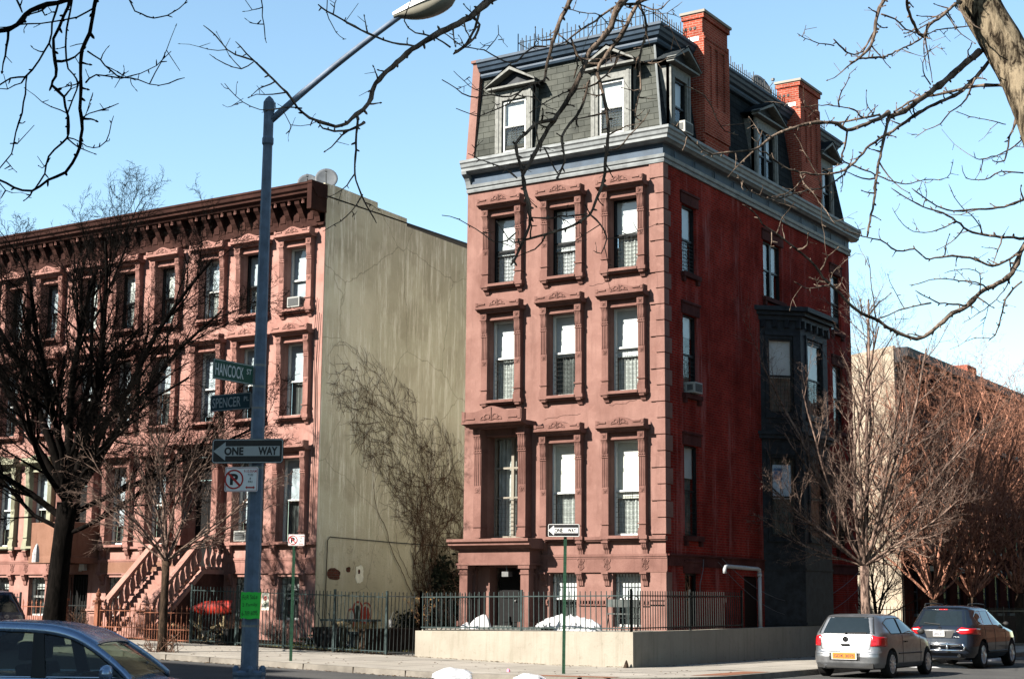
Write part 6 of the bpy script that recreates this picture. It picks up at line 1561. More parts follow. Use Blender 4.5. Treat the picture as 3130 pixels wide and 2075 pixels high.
# small young street tree before the stoop
young = dict(max=3, seg=[7, 6, 5, 4], taper=.35, up=[.03, .03, .02, .0], curl=.09, kids=[9, 6, 4], lo=[.12, .15, .1], spread=[34, 38, 44], len=[.5, .5, .5], rmin=.0045)
bare_tree('young_tree', 'slim young bare street tree standing before the stone stoop', (-10.75, -8.0, gz(-10.75)), 2.35, .115, 41, spread_stems(15, 7, 3.9, 2.6, 66, .36), young, 'bark_shade', 'bark_grey')
b = MB(); rg = random.Random(9)
for i in range(60):
    a = rg.uniform(0, 6.28); q = Vector((math.cos(a)*rg.uniform(.1, .5), math.sin(a)*rg.uniform(.1, .4), 0)); b.tube([q, q+wob(rg, .12)+Vector((0, 0, .12)), q+wob(rg, .2)+Vector((0, 0, rg.uniform(.05, .4)))], .008, 3)
tag(b.build('dead_weeds', M['vine'], None, loc=(-10.6, -8.15, gz(-10.6))), 'tangle of dead stems round the foot of the young tree', 'weeds')
# large dark street tree on the left
big = dict(max=4, seg=[9, 7, 5, 4, 3], taper=.30, up=[.02, .03, .03, .02], curl=.085, thin=(.38, .6), kids=[14, 10, 7, 5], lo=[.16, .2, .15, .1], spread=[34, 38, 42, 45], len=[.46, .52, .5, .5], rmin=.0055)
st = [(250, 3, 6.78, 0.478), (200, 14, 7.29, 0.442), (20, 14, 7.46, 0.442), (120, 20, 6.77, 0.368), (300, 20, 6.77, 0.386), (215, 30, 7.79, 0.368), (40, 28, 8.0, 0.386), (30, 44, 6.9, 0.331), (210, 46, 6.15, 0.331, 0.5), (35, 56, 6.15, 0.276, 0.4), (20, 66, 5.41, 0.221, 0.9), (150, 50, 5.03, 0.276), (260, 50, 5.22, 0.276), (215, 64, 4.66, 0.221, 0.8), (330, 56, 5.22, 0.239)]
bare_tree('street_tree', 'big black trunked bare tree towering on the left pavement', (-14.9, -8.15, gz(-14.9)), 3.9, .31, 52, st, big, 'bark_dark', 'bark_dark', lean=(.35, .0))
# ---------------------------------------------------------------- overhanging branches traced in space
TRUNK_R = [(1773,-2586,128,1832),(1721,-2514,328,1856),(1683,-2467,447,1866),(1648,-2428,564,1869),(1629,-2416,623,1831),(1613,-2410,661,1837),(1590,-2411,712,1822),(1572,-2409,768,1723),(1560,-2407,838,1456)]
TRACED = [
('R',[(1590,-2414,665,261),(1578,-2430,649,244),(1565,-2447,630,226),(1550,-2465,612,209),(1539,-2482,598,192),(1529,-2499,588,175)]),
('R',[(1530,-2499,593,155),(1526,-2511,585,147),(1515,-2526,576,139),(1506,-2541,569,131),(1502,-2555,572,123),(1493,-2572,570,115),(1486,-2585,566,107),(1480,-2599,560,100),(1470,-2614,552,92),(1464,-2627,541,85),(1462,-2638,534,77),(1455,-2652,530,70),(1446,-2667,526,63),(1440,-2682,523,56),(1436,-2695,527,49),(1431,-2711,535,42),(1428,-2724,539,35)]),
('R',[(1595,-2408,655,141),(1586,-2421,638,134),(1574,-2435,621,127),(1558,-2452,609,120),(1544,-2469,596,113),(1532,-2484,582,106),(1524,-2497,572,100),(1516,-2510,562,93),(1509,-2522,548,86),(1501,-2534,536,80),(1491,-2549,529,74),(1478,-2567,528,67),(1469,-2584,529,61),(1463,-2598,533,55),(1459,-2611,538,49),(1457,-2623,539,43),(1465,-2630,552,37)]),
('R',[(1605,-2397,634,121),(1584,-2400,637,109),(1563,-2401,636,98),(1541,-2403,634,86),(1522,-2403,633,74),(1501,-2403,624,62)]),
('R',[(1508,-2545,568,76),(1503,-2536,559,70),(1496,-2529,547,65),(1503,-2514,543,59),(1512,-2499,540,54),(1522,-2482,535,48),(1532,-2465,534,42),(1543,-2450,540,36),(1559,-2431,544,30),(1563,-2423,563,24)]),
('R',[(1530,-2498,589,116),(1529,-2509,570,108),(1528,-2520,547,99),(1527,-2530,521,91),(1528,-2540,500,82),(1525,-2550,469,74)]),
('R',[(1510,-2548,535,66),(1510,-2564,522,62),(1502,-2585,508,58),(1494,-2607,501,54),(1484,-2630,492,50),(1480,-2649,486,46),(1478,-2669,485,42),(1477,-2688,486,38),(1477,-2707,493,34)]),
('R',[(1488,-2596,517,46),(1485,-2613,502,41),(1477,-2634,490,36)]),
('R',[(1570,-2607,658,144),(1570,-2616,651,131),(1567,-2625,637,119),(1566,-2632,618,106),(1566,-2639,605,94),(1559,-2651,591,81),(1556,-2662,584,69)]),
('R',[(1558,-2650,592,70),(1563,-2608,605,65),(1564,-2570,622,59),(1566,-2531,641,53),(1573,-2490,664,46),(1590,-2441,680,40)]),
('R',[(1578,-2430,710,121),(1580,-2453,700,116),(1576,-2478,682,111),(1571,-2503,665,107),(1572,-2525,647,103),(1573,-2551,649,98),(1576,-2576,655,94),(1583,-2598,656,90)]),
('R',[(1564,-2607,642,63),(1570,-2591,642,54),(1574,-2576,637,46),(1583,-2558,636,37)]),
('R',[(1561,-2618,624,54),(1556,-2632,604,53),(1552,-2649,597,53),(1551,-2664,597,52),(1550,-2681,600,52)]),
('R',[(1550,-2680,595,43),(1545,-2699,592,34),(1541,-2717,591,25),(1541,-2733,590,17)]),
('R',[(1641,-2463,474,187),(1636,-2473,462,179),(1628,-2484,438,170),(1619,-2497,427,162),(1608,-2512,418,154),(1600,-2525,405,146),(1592,-2539,397,138),(1581,-2553,383,130),(1571,-2567,374,123),(1558,-2587,379,115),(1549,-2603,387,107),(1544,-2617,389,100),(1538,-2632,396,92),(1535,-2645,403,85),(1531,-2659,409,78),(1527,-2674,420,71),(1522,-2688,428,63),(1517,-2702,434,57),(1513,-2716,439,50),(1508,-2730,445,43),(1505,-2743,453,36),(1503,-2755,455,29)]),
('R',[(1535,-2664,406,43),(1533,-2673,403,38),(1527,-2686,400,34),(1525,-2697,400,29),(1523,-2707,402,25)]),
('R',[(1535,-2664,406,26),(1535,-2658,416,23),(1539,-2649,424,20),(1547,-2638,435,17)]),
('R',[(1656,-2518,495,90),(1652,-2528,489,83),(1644,-2541,483,76),(1634,-2556,478,69),(1623,-2572,475,62),(1612,-2588,472,55),(1603,-2603,474,48),(1597,-2617,479,41),(1592,-2630,484,34)]),
('R',[(1640,-2462,469,112),(1637,-2473,469,103),(1622,-2490,469,95),(1612,-2505,469,86),(1603,-2519,471,77),(1597,-2533,477,69),(1590,-2546,482,61),(1582,-2560,484,52),(1574,-2574,488,44),(1562,-2592,497,36)]),
('R',[(1637,-2475,460,93),(1628,-2487,450,88),(1617,-2501,442,83),(1607,-2516,446,78),(1597,-2531,447,73),(1586,-2545,445,68),(1578,-2558,442,63),(1573,-2571,448,58),(1563,-2585,445,54),(1554,-2600,452,49),(1547,-2613,453,44),(1543,-2624,454,40),(1536,-2637,456,35)]),
('R',[(1619,-2408,611,99),(1618,-2413,591,84),(1615,-2422,577,69),(1611,-2429,553,54),(1604,-2442,551,39)]),
('R',[(1589,-2432,634,79),(1582,-2430,621,70),(1575,-2429,612,61),(1564,-2431,606,52),(1555,-2430,596,43),(1542,-2434,591,33),(1532,-2436,585,24)]),
('R',[(1609,-2411,592,40),(1602,-2427,592,36),(1588,-2448,593,33),(1580,-2466,594,29)]),
('R',[(1635,-2482,430,74),(1625,-2495,414,64),(1622,-2502,396,55),(1619,-2510,382,45),(1616,-2520,375,36)]),
('R',[(1603,-2534,404,72),(1597,-2550,403,60),(1588,-2568,403,47),(1578,-2588,410,35)]),
('R',[(1617,-2516,418,54),(1611,-2533,423,45),(1587,-2561,423,36),(1572,-2581,415,27)]),
('R',[(1624,-2497,468,55),(1623,-2497,462,46),(1616,-2498,444,37)]),
('R',[(1502,-2632,500,45),(1515,-2641,486,36),(1526,-2651,472,28),(1539,-2659,455,21)]),
('R',[(1449,-2739,562,34),(1457,-2724,558,35),(1458,-2712,550,35),(1457,-2701,543,35),(1459,-2689,537,35),(1464,-2676,536,35)]),
('R',[(1493,-2532,580,77),(1530,-2523,584,68),(1521,-2542,578,60),(1521,-2557,580,52),(1513,-2576,580,43),(1501,-2597,577,35),(1490,-2617,571,27)]),
('R',[(1507,-2561,585,57),(1512,-2571,591,48),(1520,-2579,597,39),(1528,-2587,603,30),(1537,-2594,606,22)]),
('R',[(1585,-2570,402,53),(1576,-2584,398,49),(1568,-2598,393,44),(1559,-2611,386,39),(1556,-2621,382,35)]),
('R',[(1556,-2622,385,43),(1559,-2638,414,30),(1562,-2651,428,17)]),
('R',[(1557,-2463,624,59),(1555,-2475,634,46),(1560,-2482,645,33),(1574,-2482,654,19)]),
('R',[(1590,-2567,642,55),(1582,-2556,626,39),(1580,-2542,609,22)]),
('R',[(1507,-2640,497,18),(1504,-2642,496,18)]),
('R',[(1629,-2429,571,58),(1618,-2450,555,46),(1602,-2474,544,34),(1602,-2491,547,23)]),
('R',[(1634,-2455,532,57),(1620,-2473,531,48),(1609,-2487,522,39),(1598,-2503,521,31),(1598,-2514,530,22)]),
('R',[(1626,-2480,452,56),(1627,-2488,431,47),(1619,-2501,413,38),(1609,-2518,400,30),(1599,-2534,389,22)]),
('R',[(1617,-2525,465,45),(1615,-2540,475,36),(1607,-2560,486,27),(1605,-2576,498,18)]),
('R',[(1601,-2549,473,45),(1591,-2563,464,38),(1580,-2579,460,31),(1572,-2594,464,24),(1568,-2608,476,18)]),
('R',[(1610,-2520,416,45),(1614,-2529,431,36),(1604,-2544,433,27),(1593,-2558,428,18)]),
('R',[(1586,-2430,736,442),(1569,-2494,770,401),(1525,-2571,779,362),(1482,-2642,758,324),(1447,-2704,719,288),(1425,-2755,671,253),(1424,-2793,625,220)]),
('R',[(1428,-2791,628,203),(1424,-2796,620,196),(1420,-2802,610,188),(1418,-2806,596,181),(1413,-2812,585,174),(1407,-2819,575,167),(1405,-2823,564,160),(1401,-2828,548,152),(1394,-2834,531,145),(1388,-2840,517,138),(1383,-2846,505,131),(1380,-2851,494,125),(1376,-2856,481,118),(1373,-2861,471,111),(1376,-2862,460,104),(1380,-2862,446,97),(1381,-2863,432,91),(1379,-2867,420,84),(1376,-2872,408,78),(1374,-2877,400,71)]),
('R',[(1402,-2831,623,166),(1400,-2836,612,151),(1396,-2843,597,137),(1394,-2848,582,122),(1394,-2853,573,107),(1394,-2858,561,93),(1393,-2862,544,78),(1395,-2867,538,64)]),
('R',[(1424,-2769,631,138),(1425,-2774,625,133),(1421,-2781,611,128),(1416,-2788,594,123),(1409,-2796,579,118),(1404,-2803,565,113),(1409,-2803,545,109),(1413,-2804,529,104),(1415,-2806,510,99),(1415,-2809,490,95),(1414,-2812,470,90),(1412,-2817,459,86),(1409,-2823,445,81),(1401,-2834,435,77),(1394,-2844,430,72),(1385,-2856,425,68),(1378,-2866,420,64)]),
('R',[(1423,-2769,627,86),(1428,-2766,609,80),(1425,-2768,591,73),(1423,-2770,578,67),(1424,-2769,561,61),(1423,-2771,549,55),(1421,-2773,533,48),(1428,-2771,528,42)]),
('R',[(1435,-2774,627,85),(1429,-2783,621,80),(1419,-2796,617,75),(1412,-2805,609,70),(1409,-2813,601,65),(1405,-2821,595,59),(1397,-2831,584,54),(1396,-2837,578,49)]),
('R',[(1389,-2842,517,115),(1380,-2854,512,107),(1377,-2862,503,100),(1373,-2870,494,93),(1377,-2871,479,87),(1381,-2873,467,80)]),
('R',[(1404,-2815,553,83),(1399,-2820,529,80),(1391,-2828,513,77),(1390,-2832,501,74),(1393,-2833,487,71),(1391,-2838,475,68),(1392,-2843,469,65)]),
('R',[(1322,-2846,617,85),(1323,-2853,599,85),(1322,-2863,584,84),(1319,-2875,573,83)]),
('R',[(1320,-2863,581,34),(1334,-2856,578,39),(1347,-2848,569,45),(1356,-2844,568,50),(1362,-2843,574,56),(1370,-2841,579,61),(1379,-2837,578,67)]),
('R',[(1301,-2867,596,34),(1311,-2865,588,34),(1320,-2864,581,34)]),
('R',[(1338,-2844,602,17),(1338,-2843,594,25),(1329,-2846,582,34)]),
('R',[(1309,-2877,553,33),(1320,-2873,545,36),(1330,-2870,537,40),(1347,-2864,537,43),(1361,-2859,535,46),(1373,-2857,541,49)]),
('R',[(1322,-2876,528,25),(1332,-2872,523,29),(1340,-2871,520,33),(1349,-2869,523,37),(1362,-2866,527,41),(1374,-2864,537,45),(1385,-2862,541,49)]),
('R',[(1317,-2873,559,17),(1327,-2865,548,25),(1338,-2856,542,33)]),
('R',[(1327,-2866,494,20),(1339,-2869,487,31),(1353,-2871,481,42),(1366,-2873,475,53),(1378,-2876,465,64)]),
('R',[(1383,-2866,437,48),(1394,-2859,436,50),(1402,-2854,438,52),(1410,-2849,438,54),(1419,-2843,440,56)]),
('R',[(1318,-2886,443,24),(1330,-2882,439,29),(1342,-2877,431,34),(1355,-2871,421,39),(1366,-2870,421,43),(1374,-2870,426,48)]),
('R',[(1362,-2879,434,24),(1368,-2878,425,32),(1375,-2876,417,40),(1383,-2874,417,47)]),
('R',[(1416,-2834,441,64),(1424,-2832,433,54),(1429,-2833,422,44),(1427,-2838,410,34),(1425,-2845,411,24)]),
('R',[(1422,-2816,495,49),(1428,-2813,496,44),(1436,-2809,506,38),(1446,-2805,517,33)]),
('R',[(1374,-2853,522,33),(1383,-2843,532,38),(1391,-2833,540,44),(1395,-2825,544,50),(1405,-2814,549,55),(1416,-2803,562,61),(1421,-2797,579,67)]),
('R',[(1391,-2860,491,48),(1396,-2853,476,48),(1399,-2851,471,48)]),
('R',[(1427,-2775,547,34),(1437,-2768,546,17)]),
('R',[(1429,-2775,619,34),(1441,-2779,612,28),(1454,-2782,608,22),(1469,-2785,613,17)]),
('R',[(1426,-2779,623,51),(1446,-2782,612,42),(1462,-2790,615,33)]),
('R',[(1391,-2835,608,33),(1400,-2822,607,33),(1411,-2809,606,34),(1414,-2800,598,34),(1424,-2788,603,34)]),
('R',[(1382,-2857,511,49),(1383,-2854,497,41),(1388,-2850,493,32),(1397,-2844,493,24)]),
('R',[(1400,-2836,582,66),(1403,-2832,569,66),(1407,-2827,562,66)]),
('R',[(1391,-2842,585,49),(1401,-2834,575,49),(1402,-2830,561,49),(1399,-2830,551,49)]),
('R',[(1433,-2770,664,258),(1408,-2795,658,244),(1376,-2822,643,230),(1357,-2841,630,216),(1344,-2857,619,203),(1331,-2871,601,190),(1319,-2886,588,176),(1304,-2902,573,163),(1291,-2916,555,151),(1284,-2927,539,138),(1283,-2934,522,125),(1280,-2943,512,113),(1275,-2954,501,101),(1268,-2968,501,89),(1262,-2982,505,77),(1258,-2997,517,65),(1251,-3013,530,53),(1247,-3027,539,42),(1246,-3038,545,30)]),
('R',[(1242,-3015,538,47),(1232,-3031,544,41),(1230,-3042,552,36),(1228,-3052,556,30)]),
('R',[(1242,-3015,538,39),(1239,-3024,530,33),(1234,-3035,532,28),(1230,-3047,536,23)]),
('R',[(1262,-2984,508,47),(1256,-2996,507,39),(1251,-3008,502,31),(1242,-3024,505,23),(1237,-3038,516,15)]),
('R',[(1250,-2991,507,16),(1252,-2984,498,18),(1262,-2974,499,21),(1267,-2968,503,24)]),
('R',[(1281,-2935,508,80),(1279,-2942,502,74),(1275,-2952,498,67),(1273,-2960,496,60),(1270,-2969,496,54),(1272,-2976,499,47)]),
('R',[(1283,-2946,509,80),(1283,-2947,484,67),(1284,-2949,465,55),(1290,-2948,448,43),(1300,-2942,427,31)]),
('R',[(1294,-2951,447,39),(1289,-2963,429,27),(1280,-2978,416,15)]),
('R',[(1302,-2898,574,66),(1289,-2914,575,62),(1278,-2930,579,59),(1266,-2946,587,55),(1261,-2958,591,52),(1259,-2966,594,48)]),
('R',[(1265,-2963,597,32),(1267,-2963,582,27),(1275,-2959,568,21),(1281,-2959,565,16)]),
('R',[(1326,-2865,605,84),(1334,-2862,596,78),(1328,-2867,582,72),(1318,-2875,572,67)]),
('R',[(1317,-2877,577,50),(1309,-2887,584,46),(1298,-2897,586,41),(1293,-2905,594,37),(1300,-2906,609,33)]),
('L',[(1296,-3182,521,53),(1298,-3185,515,50),(1303,-3185,507,47),(1312,-3183,502,44),(1322,-3182,500,41),(1332,-3181,501,38),(1341,-3181,505,35),(1346,-3183,508,32)]),
('L',[(1362,-3139,521,40),(1364,-3140,516,36),(1365,-3140,506,33),(1367,-3140,495,29),(1369,-3140,488,26)]),
('L',[(1304,-3233,500,150),(1303,-3238,496,145),(1292,-3247,491,140),(1288,-3253,485,136),(1286,-3257,478,131),(1280,-3264,473,127),(1275,-3271,470,122)]),
('L',[(1319,-3225,508,125),(1315,-3226,498,121),(1313,-3225,490,116),(1310,-3225,479,112),(1306,-3226,468,108),(1304,-3224,455,104),(1303,-3223,442,100),(1302,-3220,430,96),(1301,-3219,419,91),(1298,-3219,410,87),(1292,-3221,400,83),(1283,-3226,395,79),(1275,-3230,389,75),(1266,-3236,391,71),(1260,-3241,395,67),(1254,-3246,400,62)]),
('L',[(1312,-3250,489,61),(1310,-3252,476,58),(1310,-3253,464,55),(1307,-3257,453,53),(1302,-3261,444,50),(1297,-3267,441,47),(1294,-3272,437,44),(1290,-3277,433,42)]),
('L',[(1297,-3227,509,101),(1295,-3228,501,97),(1293,-3229,491,93),(1287,-3231,478,89),(1287,-3229,465,85),(1287,-3228,456,81),(1285,-3229,451,77),(1291,-3225,444,73),(1293,-3223,432,69),(1293,-3221,423,65),(1290,-3223,417,62),(1283,-3227,409,58),(1281,-3227,399,54),(1276,-3230,389,50)]),
('L',[(1312,-3240,499,62),(1311,-3240,494,59),(1308,-3239,482,57),(1306,-3238,467,55),(1306,-3235,455,52),(1310,-3232,449,50),(1309,-3231,443,48),(1303,-3232,430,45),(1302,-3230,418,43)]),
('L',[(1301,-3260,445,48),(1301,-3260,434,46),(1300,-3261,423,44),(1296,-3262,407,42),(1296,-3263,400,40),(1291,-3266,391,38),(1288,-3269,386,36)]),
('L',[(1308,-3224,468,56),(1319,-3223,461,50),(1330,-3221,451,43),(1345,-3218,446,37),(1359,-3215,442,30),(1375,-3212,444,24)]),
('L',[(1306,-3222,451,56),(1317,-3225,453,47),(1335,-3222,448,38),(1350,-3222,448,29),(1364,-3223,450,20),(1377,-3225,455,12)]),
('L',[(1303,-3220,431,37),(1311,-3216,435,34),(1321,-3210,439,31)]),
('L',[(1295,-3223,419,44),(1302,-3220,416,36),(1310,-3218,412,28),(1319,-3216,415,20),(1325,-3217,429,12)]),
('L',[(1314,-3225,494,50),(1306,-3232,487,47),(1297,-3241,483,43),(1287,-3250,481,40),(1275,-3260,478,37)]),
('L',[(1303,-3220,429,25),(1308,-3219,440,22),(1309,-3219,445,19)]),
('L',[(1307,-3226,473,25),(1300,-3230,471,12)]),
('L',[(1284,-3258,497,62),(1288,-3260,492,61),(1294,-3260,483,61)]),
]
TRUNK_L = [[(1124,-3266,78,1871),(1118,-3286,277,1530),(1135,-3294,431,1354),(1166,-3296,546,1160),(1219,-3271,592,902),(1284,-3228,590,722),(1334,-3201,561,574),(1362,-3189,527,328)],[(1284,-3228,590,516),(1336,-3184,598,443),(1388,-3133,577,290),(1447,-3079,561,186),(1491,-3046,538,80)],[(1334,-3201,561,332),(1335,-3207,532,252),(1340,-3212,508,175)],[(1388,-3133,577,184),(1370,-3139,546,105),(1362,-3140,525,66)]]

def traced(group, mat, seed, root, spur=1.0):
    rg = random.Random(seed); mb = MB(); tw = MB()
    for g, P in TRACED:
        if g != group: continue
        pts = [Vector((x/100, y/100, z/100)) for x, y, z, r in P]; rad = [max(.0028, r/10000*(1.26 if group == 'R' else 1.0)) for *_, r in P]; fp = []; fr = []
        for i in range(len(pts)-1):       # Catmull-Rom with slight natural kinks
            p0, p1, p2, p3 = pts[max(0, i-1)], pts[i], pts[i+1], pts[min(len(pts)-1, i+2)]; n = max(2, int((p2-p1).length/.05))
            for k in range(n):
                t = k/n; q = .5*((2*p1)+(-p0+p2)*t+(2*p0-5*p1+4*p2-p3)*t*t+(-p0+3*p1-3*p2+p3)*t**3)
                fp.append(q+wob(rg, .0028)); fr.append((rad[i]+(rad[i+1]-rad[i])*t)*rg.uniform(.9, 1.12)*(1.25 if rg.random() < .12 else 1))
        fp.append(pts[-1]); fr.append(rad[-1]*.7); mb.tube(fp, fr, 7 if max(rad) > .012 else 5)
        s = 0
        for i in range(1, len(fp)-1):
            s += (fp[i]-fp[i-1]).length
            if s > rg.uniform(.03, .095):
                s = 0; d = (fp[i+1]-fp[i-1]).normalized(); o = d.orthogonal().normalized(); o.rotate(Matrix.Rotation(rg.uniform(0, 6.28), 3, d))
                u = rg.random(); L = rg.uniform(.010, .036) if u < .56 else rg.uniform(.04, .15) if u < .88 else rg.uniform(.14, .42)*spur
                r0_ = max(.0035, min(.0095, fr[i]*.8)); dd = (o+d*rg.uniform(0, .8)).normalized()
                if L < .04: tw.tube([fp[i], fp[i]+dd*(fr[i]+L*.6), fp[i]+dd*(fr[i]+L)], [r0_*1.15, r0_*1.0, r0_*.4], 5)
                else:
                    q = fp[i]; ps = [q.copy()]; m = 5
                    for k in range(m): dd = (dd+wob(rg, .16)+Vector((0, 0, .05))).normalized(); q = q+dd*L/m; ps.append(q.copy())
                    tw.tube(ps, [r0_*(1-.6*k/m) for k in range(m+1)], 4); tw.tube([ps[-1]-dd*.004, ps[-1]+dd*.012], [r0_*.9, r0_*.4], 4)
                    if L > .1: tw.tube([ps[3], ps[3]+wob(rg, .05)], [.003, .002], 3); tw.tube([ps[2], ps[2]+wob(rg, .02)], [.005, .003], 4)
    mb.build('branches', M[mat], root, smooth=True); tw.build('twigs', M[mat], root)['kind'] = 'stuff'
tr = empty('overhanging_tree', 'leaning tree with furrowed bark at top right, its bare branches hanging across the picture', 'tree', (17.9, -26.2, 0)); mo = Matrix.Translation((-17.9, 26.2, 0))
pts = [Vector((x/100, y/100, z/100)) for x, y, z, r in TRUNK_R]; rad = [r/10000 for *_, r in TRUNK_R]
pts = [Vector((17.95, -26.3, -.2)), Vector((17.85, -26.1, .4))]+pts; rad = [.30, .22]+rad
def knobbly(pts, rad, n=40, seed=3, amp=.06):
    rg = random.Random(seed); fp, fr = [], []
    for i in range(len(pts)-1):
        p0, p1, p2, p3 = pts[max(0, i-1)], pts[i], pts[i+1], pts[min(len(pts)-1, i+2)]; m = max(3, int((p2-p1).length/.05))
        for k in range(m): t = k/m; fp.append(.5*((2*p1)+(-p0+p2)*t+(2*p0-5*p1+4*p2-p3)*t*t+(-p0+3*p1-3*p2+p3)*t**3)); fr.append(rad[i]+(rad[i+1]-rad[i])*t)
    fp.append(pts[-1]); fr.append(rad[-1]); b = MB(); b.tube(fp, fr, n); ph = [rg.uniform(0, 6.28) for _ in range(8)]
    for i, p in enumerate(fp):
        for k in range(n):
            v = Vector(b.v[i*n+k]); a = 2*math.pi*k/n; s = sum(math.sin(a*f+ph[j]+.9*math.sin(i*.09*(j+1)+ph[-j-1])) for j, f in enumerate((9, 13, 17)))/3
            b.v[i*n+k] = tuple(p+(v-p)*(1+amp*s-.5*amp*abs(math.sin(i*.33+k))))
    return b
o = knobbly(pts, rad).build('trunk', M['bark_near'], tr, smooth=True); o.location = (-17.9, 26.2, 0)
traced('R', 'bark_twig', 5, tr)
for c_ in kids(tr):
    if c_.name.startswith(('branches', 'twigs')): c_.location = (-17.9, 26.2, 0)
tl = empty('overhanging_tree', 'dark bare branches hanging down at the top left corner', 'tree', (11.0, -32.0, 0))
b = MB()
for i, q in enumerate(TRUNK_L):
    ps = [Vector((x/100, y/100, z/100)) for x, y, z, r in q]; rs = [r/10000 for *_, r in q]
    if i == 0: ps = [Vector((ps[0].x, ps[0].y, -.2))]+ps; rs = [rs[0]*1.5]+rs
    b.merge(knobbly(ps, rs, 16, i, .04))
b.build('trunk', M['bark_dark'], tl, smooth=True); traced('L', 'bark_dark', 8, tl)
for c_ in kids(tl): c_.location = (-11.0, 32.0, 0)
# ---------------------------------------------------------------- climbing vine on the stuccoed wall
rg = random.Random(77); b = MB()
def vine(y, z, a, L, r, lev, x=-12.30):
    pts = [Vector((x, y, z))]; rs = [r]; n = max(4, int(L/.16))
    for i in range(n):
        a += rg.gauss(0, .20)+(.05*math.sin(i*.4) if lev else 0); y += math.cos(a)*.16; z += math.sin(a)*.16
        if z < .3 or y < .2 or y > 9.4 or z > min(9.9, 9.9-.42*max(0, y-2.1)-.1*max(0, y-5)) or (lev > 0 and z < 8.3-.95*y+rg.uniform(-1.2, .4) and y < 5): break
        pts.append(Vector((x+rg.uniform(.0, .03), y, z))); rs.append(max(.004, r*(1-.75*i/n)))
        if lev < 3 and rg.random() < (.34, .30, .16)[lev]: vine(y, z, a+rg.choice((-1, 1))*rg.uniform(.4, 1.0), L*(1-i/n)*rg.uniform(.35, .75), max(.005, rs[-1]*.6), lev+1, x)
    if len(pts) > 2: b.tube(pts, rs, 4, False)
for y0, a, L in ((5.7, 2.0, 8), (6.0, 2.15, 9.5), (6.3, 1.9, 9), (6.6, 2.2, 10), (7.0, 1.8, 8), (7.3, 2.1, 10), (7.7, 1.9, 9), (8.1, 2.0, 9), (8.5, 1.8, 8), (5.9, 1.6, 4), (6.9, 1.5, 5)): vine(y0, .4, a, L, .018, 0)
for k in range(30):
    y = rg.uniform(3.0, 8.8); vine(y, rg.uniform(max(3.2, 8.0-.8*y), 9.0-.42*max(0, y-2)), rg.uniform(1.5, 3.2), rg.uniform(2.5, 6), .008, 1)
for k in range(14): vine(rg.uniform(.6, 3.4), rg.uniform(7.0, 9.2), rg.uniform(3.3, 4.6), rg.uniform(1.5, 4), .006, 1)
vn = empty('climbing_vine', 'leafless brown climber fanning up the stuccoed end wall', 'vine', (-12.3, 5.6, 0)); o = b.build('stems', M['vine'], vn, smooth=True); o.location = (12.3, -5.6, 0)
# ivy mass and weeds in the gap between the houses
M['ivy'] = simple('dark_ivy_leaf', (.020, .028, .014), .8, var=.5, scale=4)
def leafmass(name, label, c, s, n, m, leaf, seed, cat):
    rg = random.Random(seed); b = MB()
    cl = [Vector((rg.uniform(-1, 1)*s[0], rg.uniform(-1, 1)*s[1], rg.uniform(0, 1)*s[2])) for _ in range(14)]
    for i in range(n):
        q = rg.choice(cl)+Vector((rg.gauss(0, .28)*s[0], rg.gauss(0, .28)*s[1], rg.gauss(0, .13)*s[2])); 
        if q.z < 0: continue
        u = wob(rg, 1).normalized(); v = u.orthogonal().normalized(); l = leaf*rg.uniform(.6, 1.3)
        b.add([q-u*l, q+v*l*.5, q+u*l, q-v*l*.5], [(0, 1, 2, 3)])
    o = b.build('leaves', m, None, loc=(0, 0, 0)); r_ = empty(name, label, cat, c); o.parent = r_
    st_ = MB()
    for i in range(6): st_.tube([Vector((rg.uniform(-.2, .2), rg.uniform(-.2, .2), 0)), cl[i]*.6, cl[i]], [.03, .02, .008], 4)
    st_.build('stems', M['vine'], r_); return r_
leafmass('ivy_bush', 'black green ivy mass in the dark gap beside the corner house', (-11.75, 6.9, 0), (.4, 1.0, 2.6), 5000, M['ivy'], .09, 4, 'ivy')
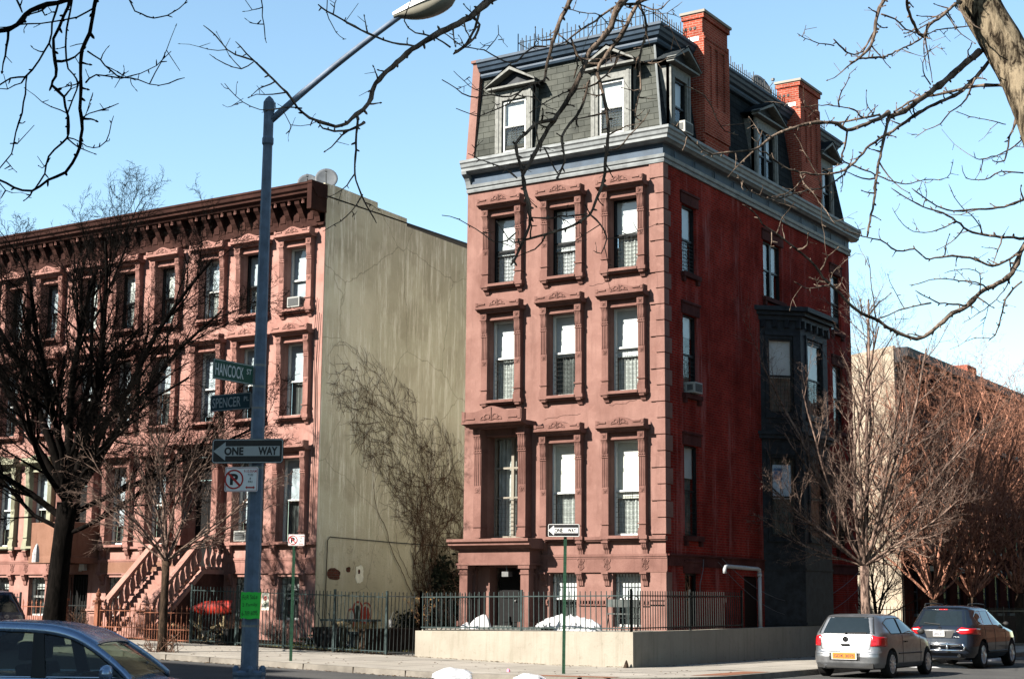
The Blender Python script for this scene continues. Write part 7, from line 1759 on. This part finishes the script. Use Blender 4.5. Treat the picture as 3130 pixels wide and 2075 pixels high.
leafmass('ivy_bush', 'lower dark shrub at the back of the empty lot', (-11.6, 5.2, 0), (.6, .9, 1.3), 4000, M['ivy'], .08, 6, 'shrub')
M['dry_leaf'] = simple('dry_leaf', (.42, .24, .09), .8, var=.4, scale=9)
def dryplant(loc, label, seed, h=1.0, n=12):
    rg = random.Random(seed); o = empty('dried_plant', label, 'plant', loc); b = MB(); l = MB()
    for i in range(n):
        d = Vector((rg.gauss(0, .28), rg.gauss(0, .28), 1)); q = Vector((0, 0, 0)); ps = [q]
        for k in range(5): q = q+Vector((d.x, d.y, d.z))*h*rg.uniform(.5, 1)/5+wob(rg, .02); ps.append(q)
        b.tube(ps, [.009, .008, .007, .006, .005, .003], 4)
        for k in range(9):
            c = ps[1+k % 5]+wob(rg, .04); u = wob(rg, 1).normalized()*.05; v = u.orthogonal().normalized()*.014; l.add([c-u, c+v, c+u, c-v], [(0, 1, 2, 3)])
    b.build('stems', M['vine'], o); l.build('leaves', M['dry_leaf'], o); return o
dryplant((-6.25, -2.6, .82), 'yellow dried plant in the left corner of the areaway', 3, 1.15, 16)
dryplant((-7.3, -.9, .1), 'pale dead stalks beside the low yard wall', 5, .9, 8)
def bush_(loc, s, seed, label):
    rg = random.Random(seed); b = MB(); P = dict(max=2, seg=[5, 4, 3], taper=.4, up=[.04, .02, 0], curl=.16, kids=[6, 5], lo=[.2, .2], spread=[35, 40], len=[.6, .5], rmin=.004)
    for i in range(12): a = rg.uniform(0, 6.28); grow(b, rg, Vector((0, 0, 0)), Vector((math.cos(a)*.6, math.sin(a)*.6, 1)).normalized(), s*rg.uniform(.7, 1.1), .012, 0, P)
    return tag(b.build('bare_shrub', M['vine'], None, loc=loc), label, 'shrub')
bush_((-13.1, -2.9, .25), 1.0, 4, 'bare tangled shrub behind the tall fence by the red sledge'); bush_((-11.6, -2.4, .2), .7, 5, 'bare shrub at the foot of the row house corner'); bush_((-9.0, 4.0, .1), 2.4, 6, 'tall bare shrub against the stuccoed wall')
bush_((-19.3, -3.1, .4), .9, 14, 'dark scrub behind the ornate gate post');
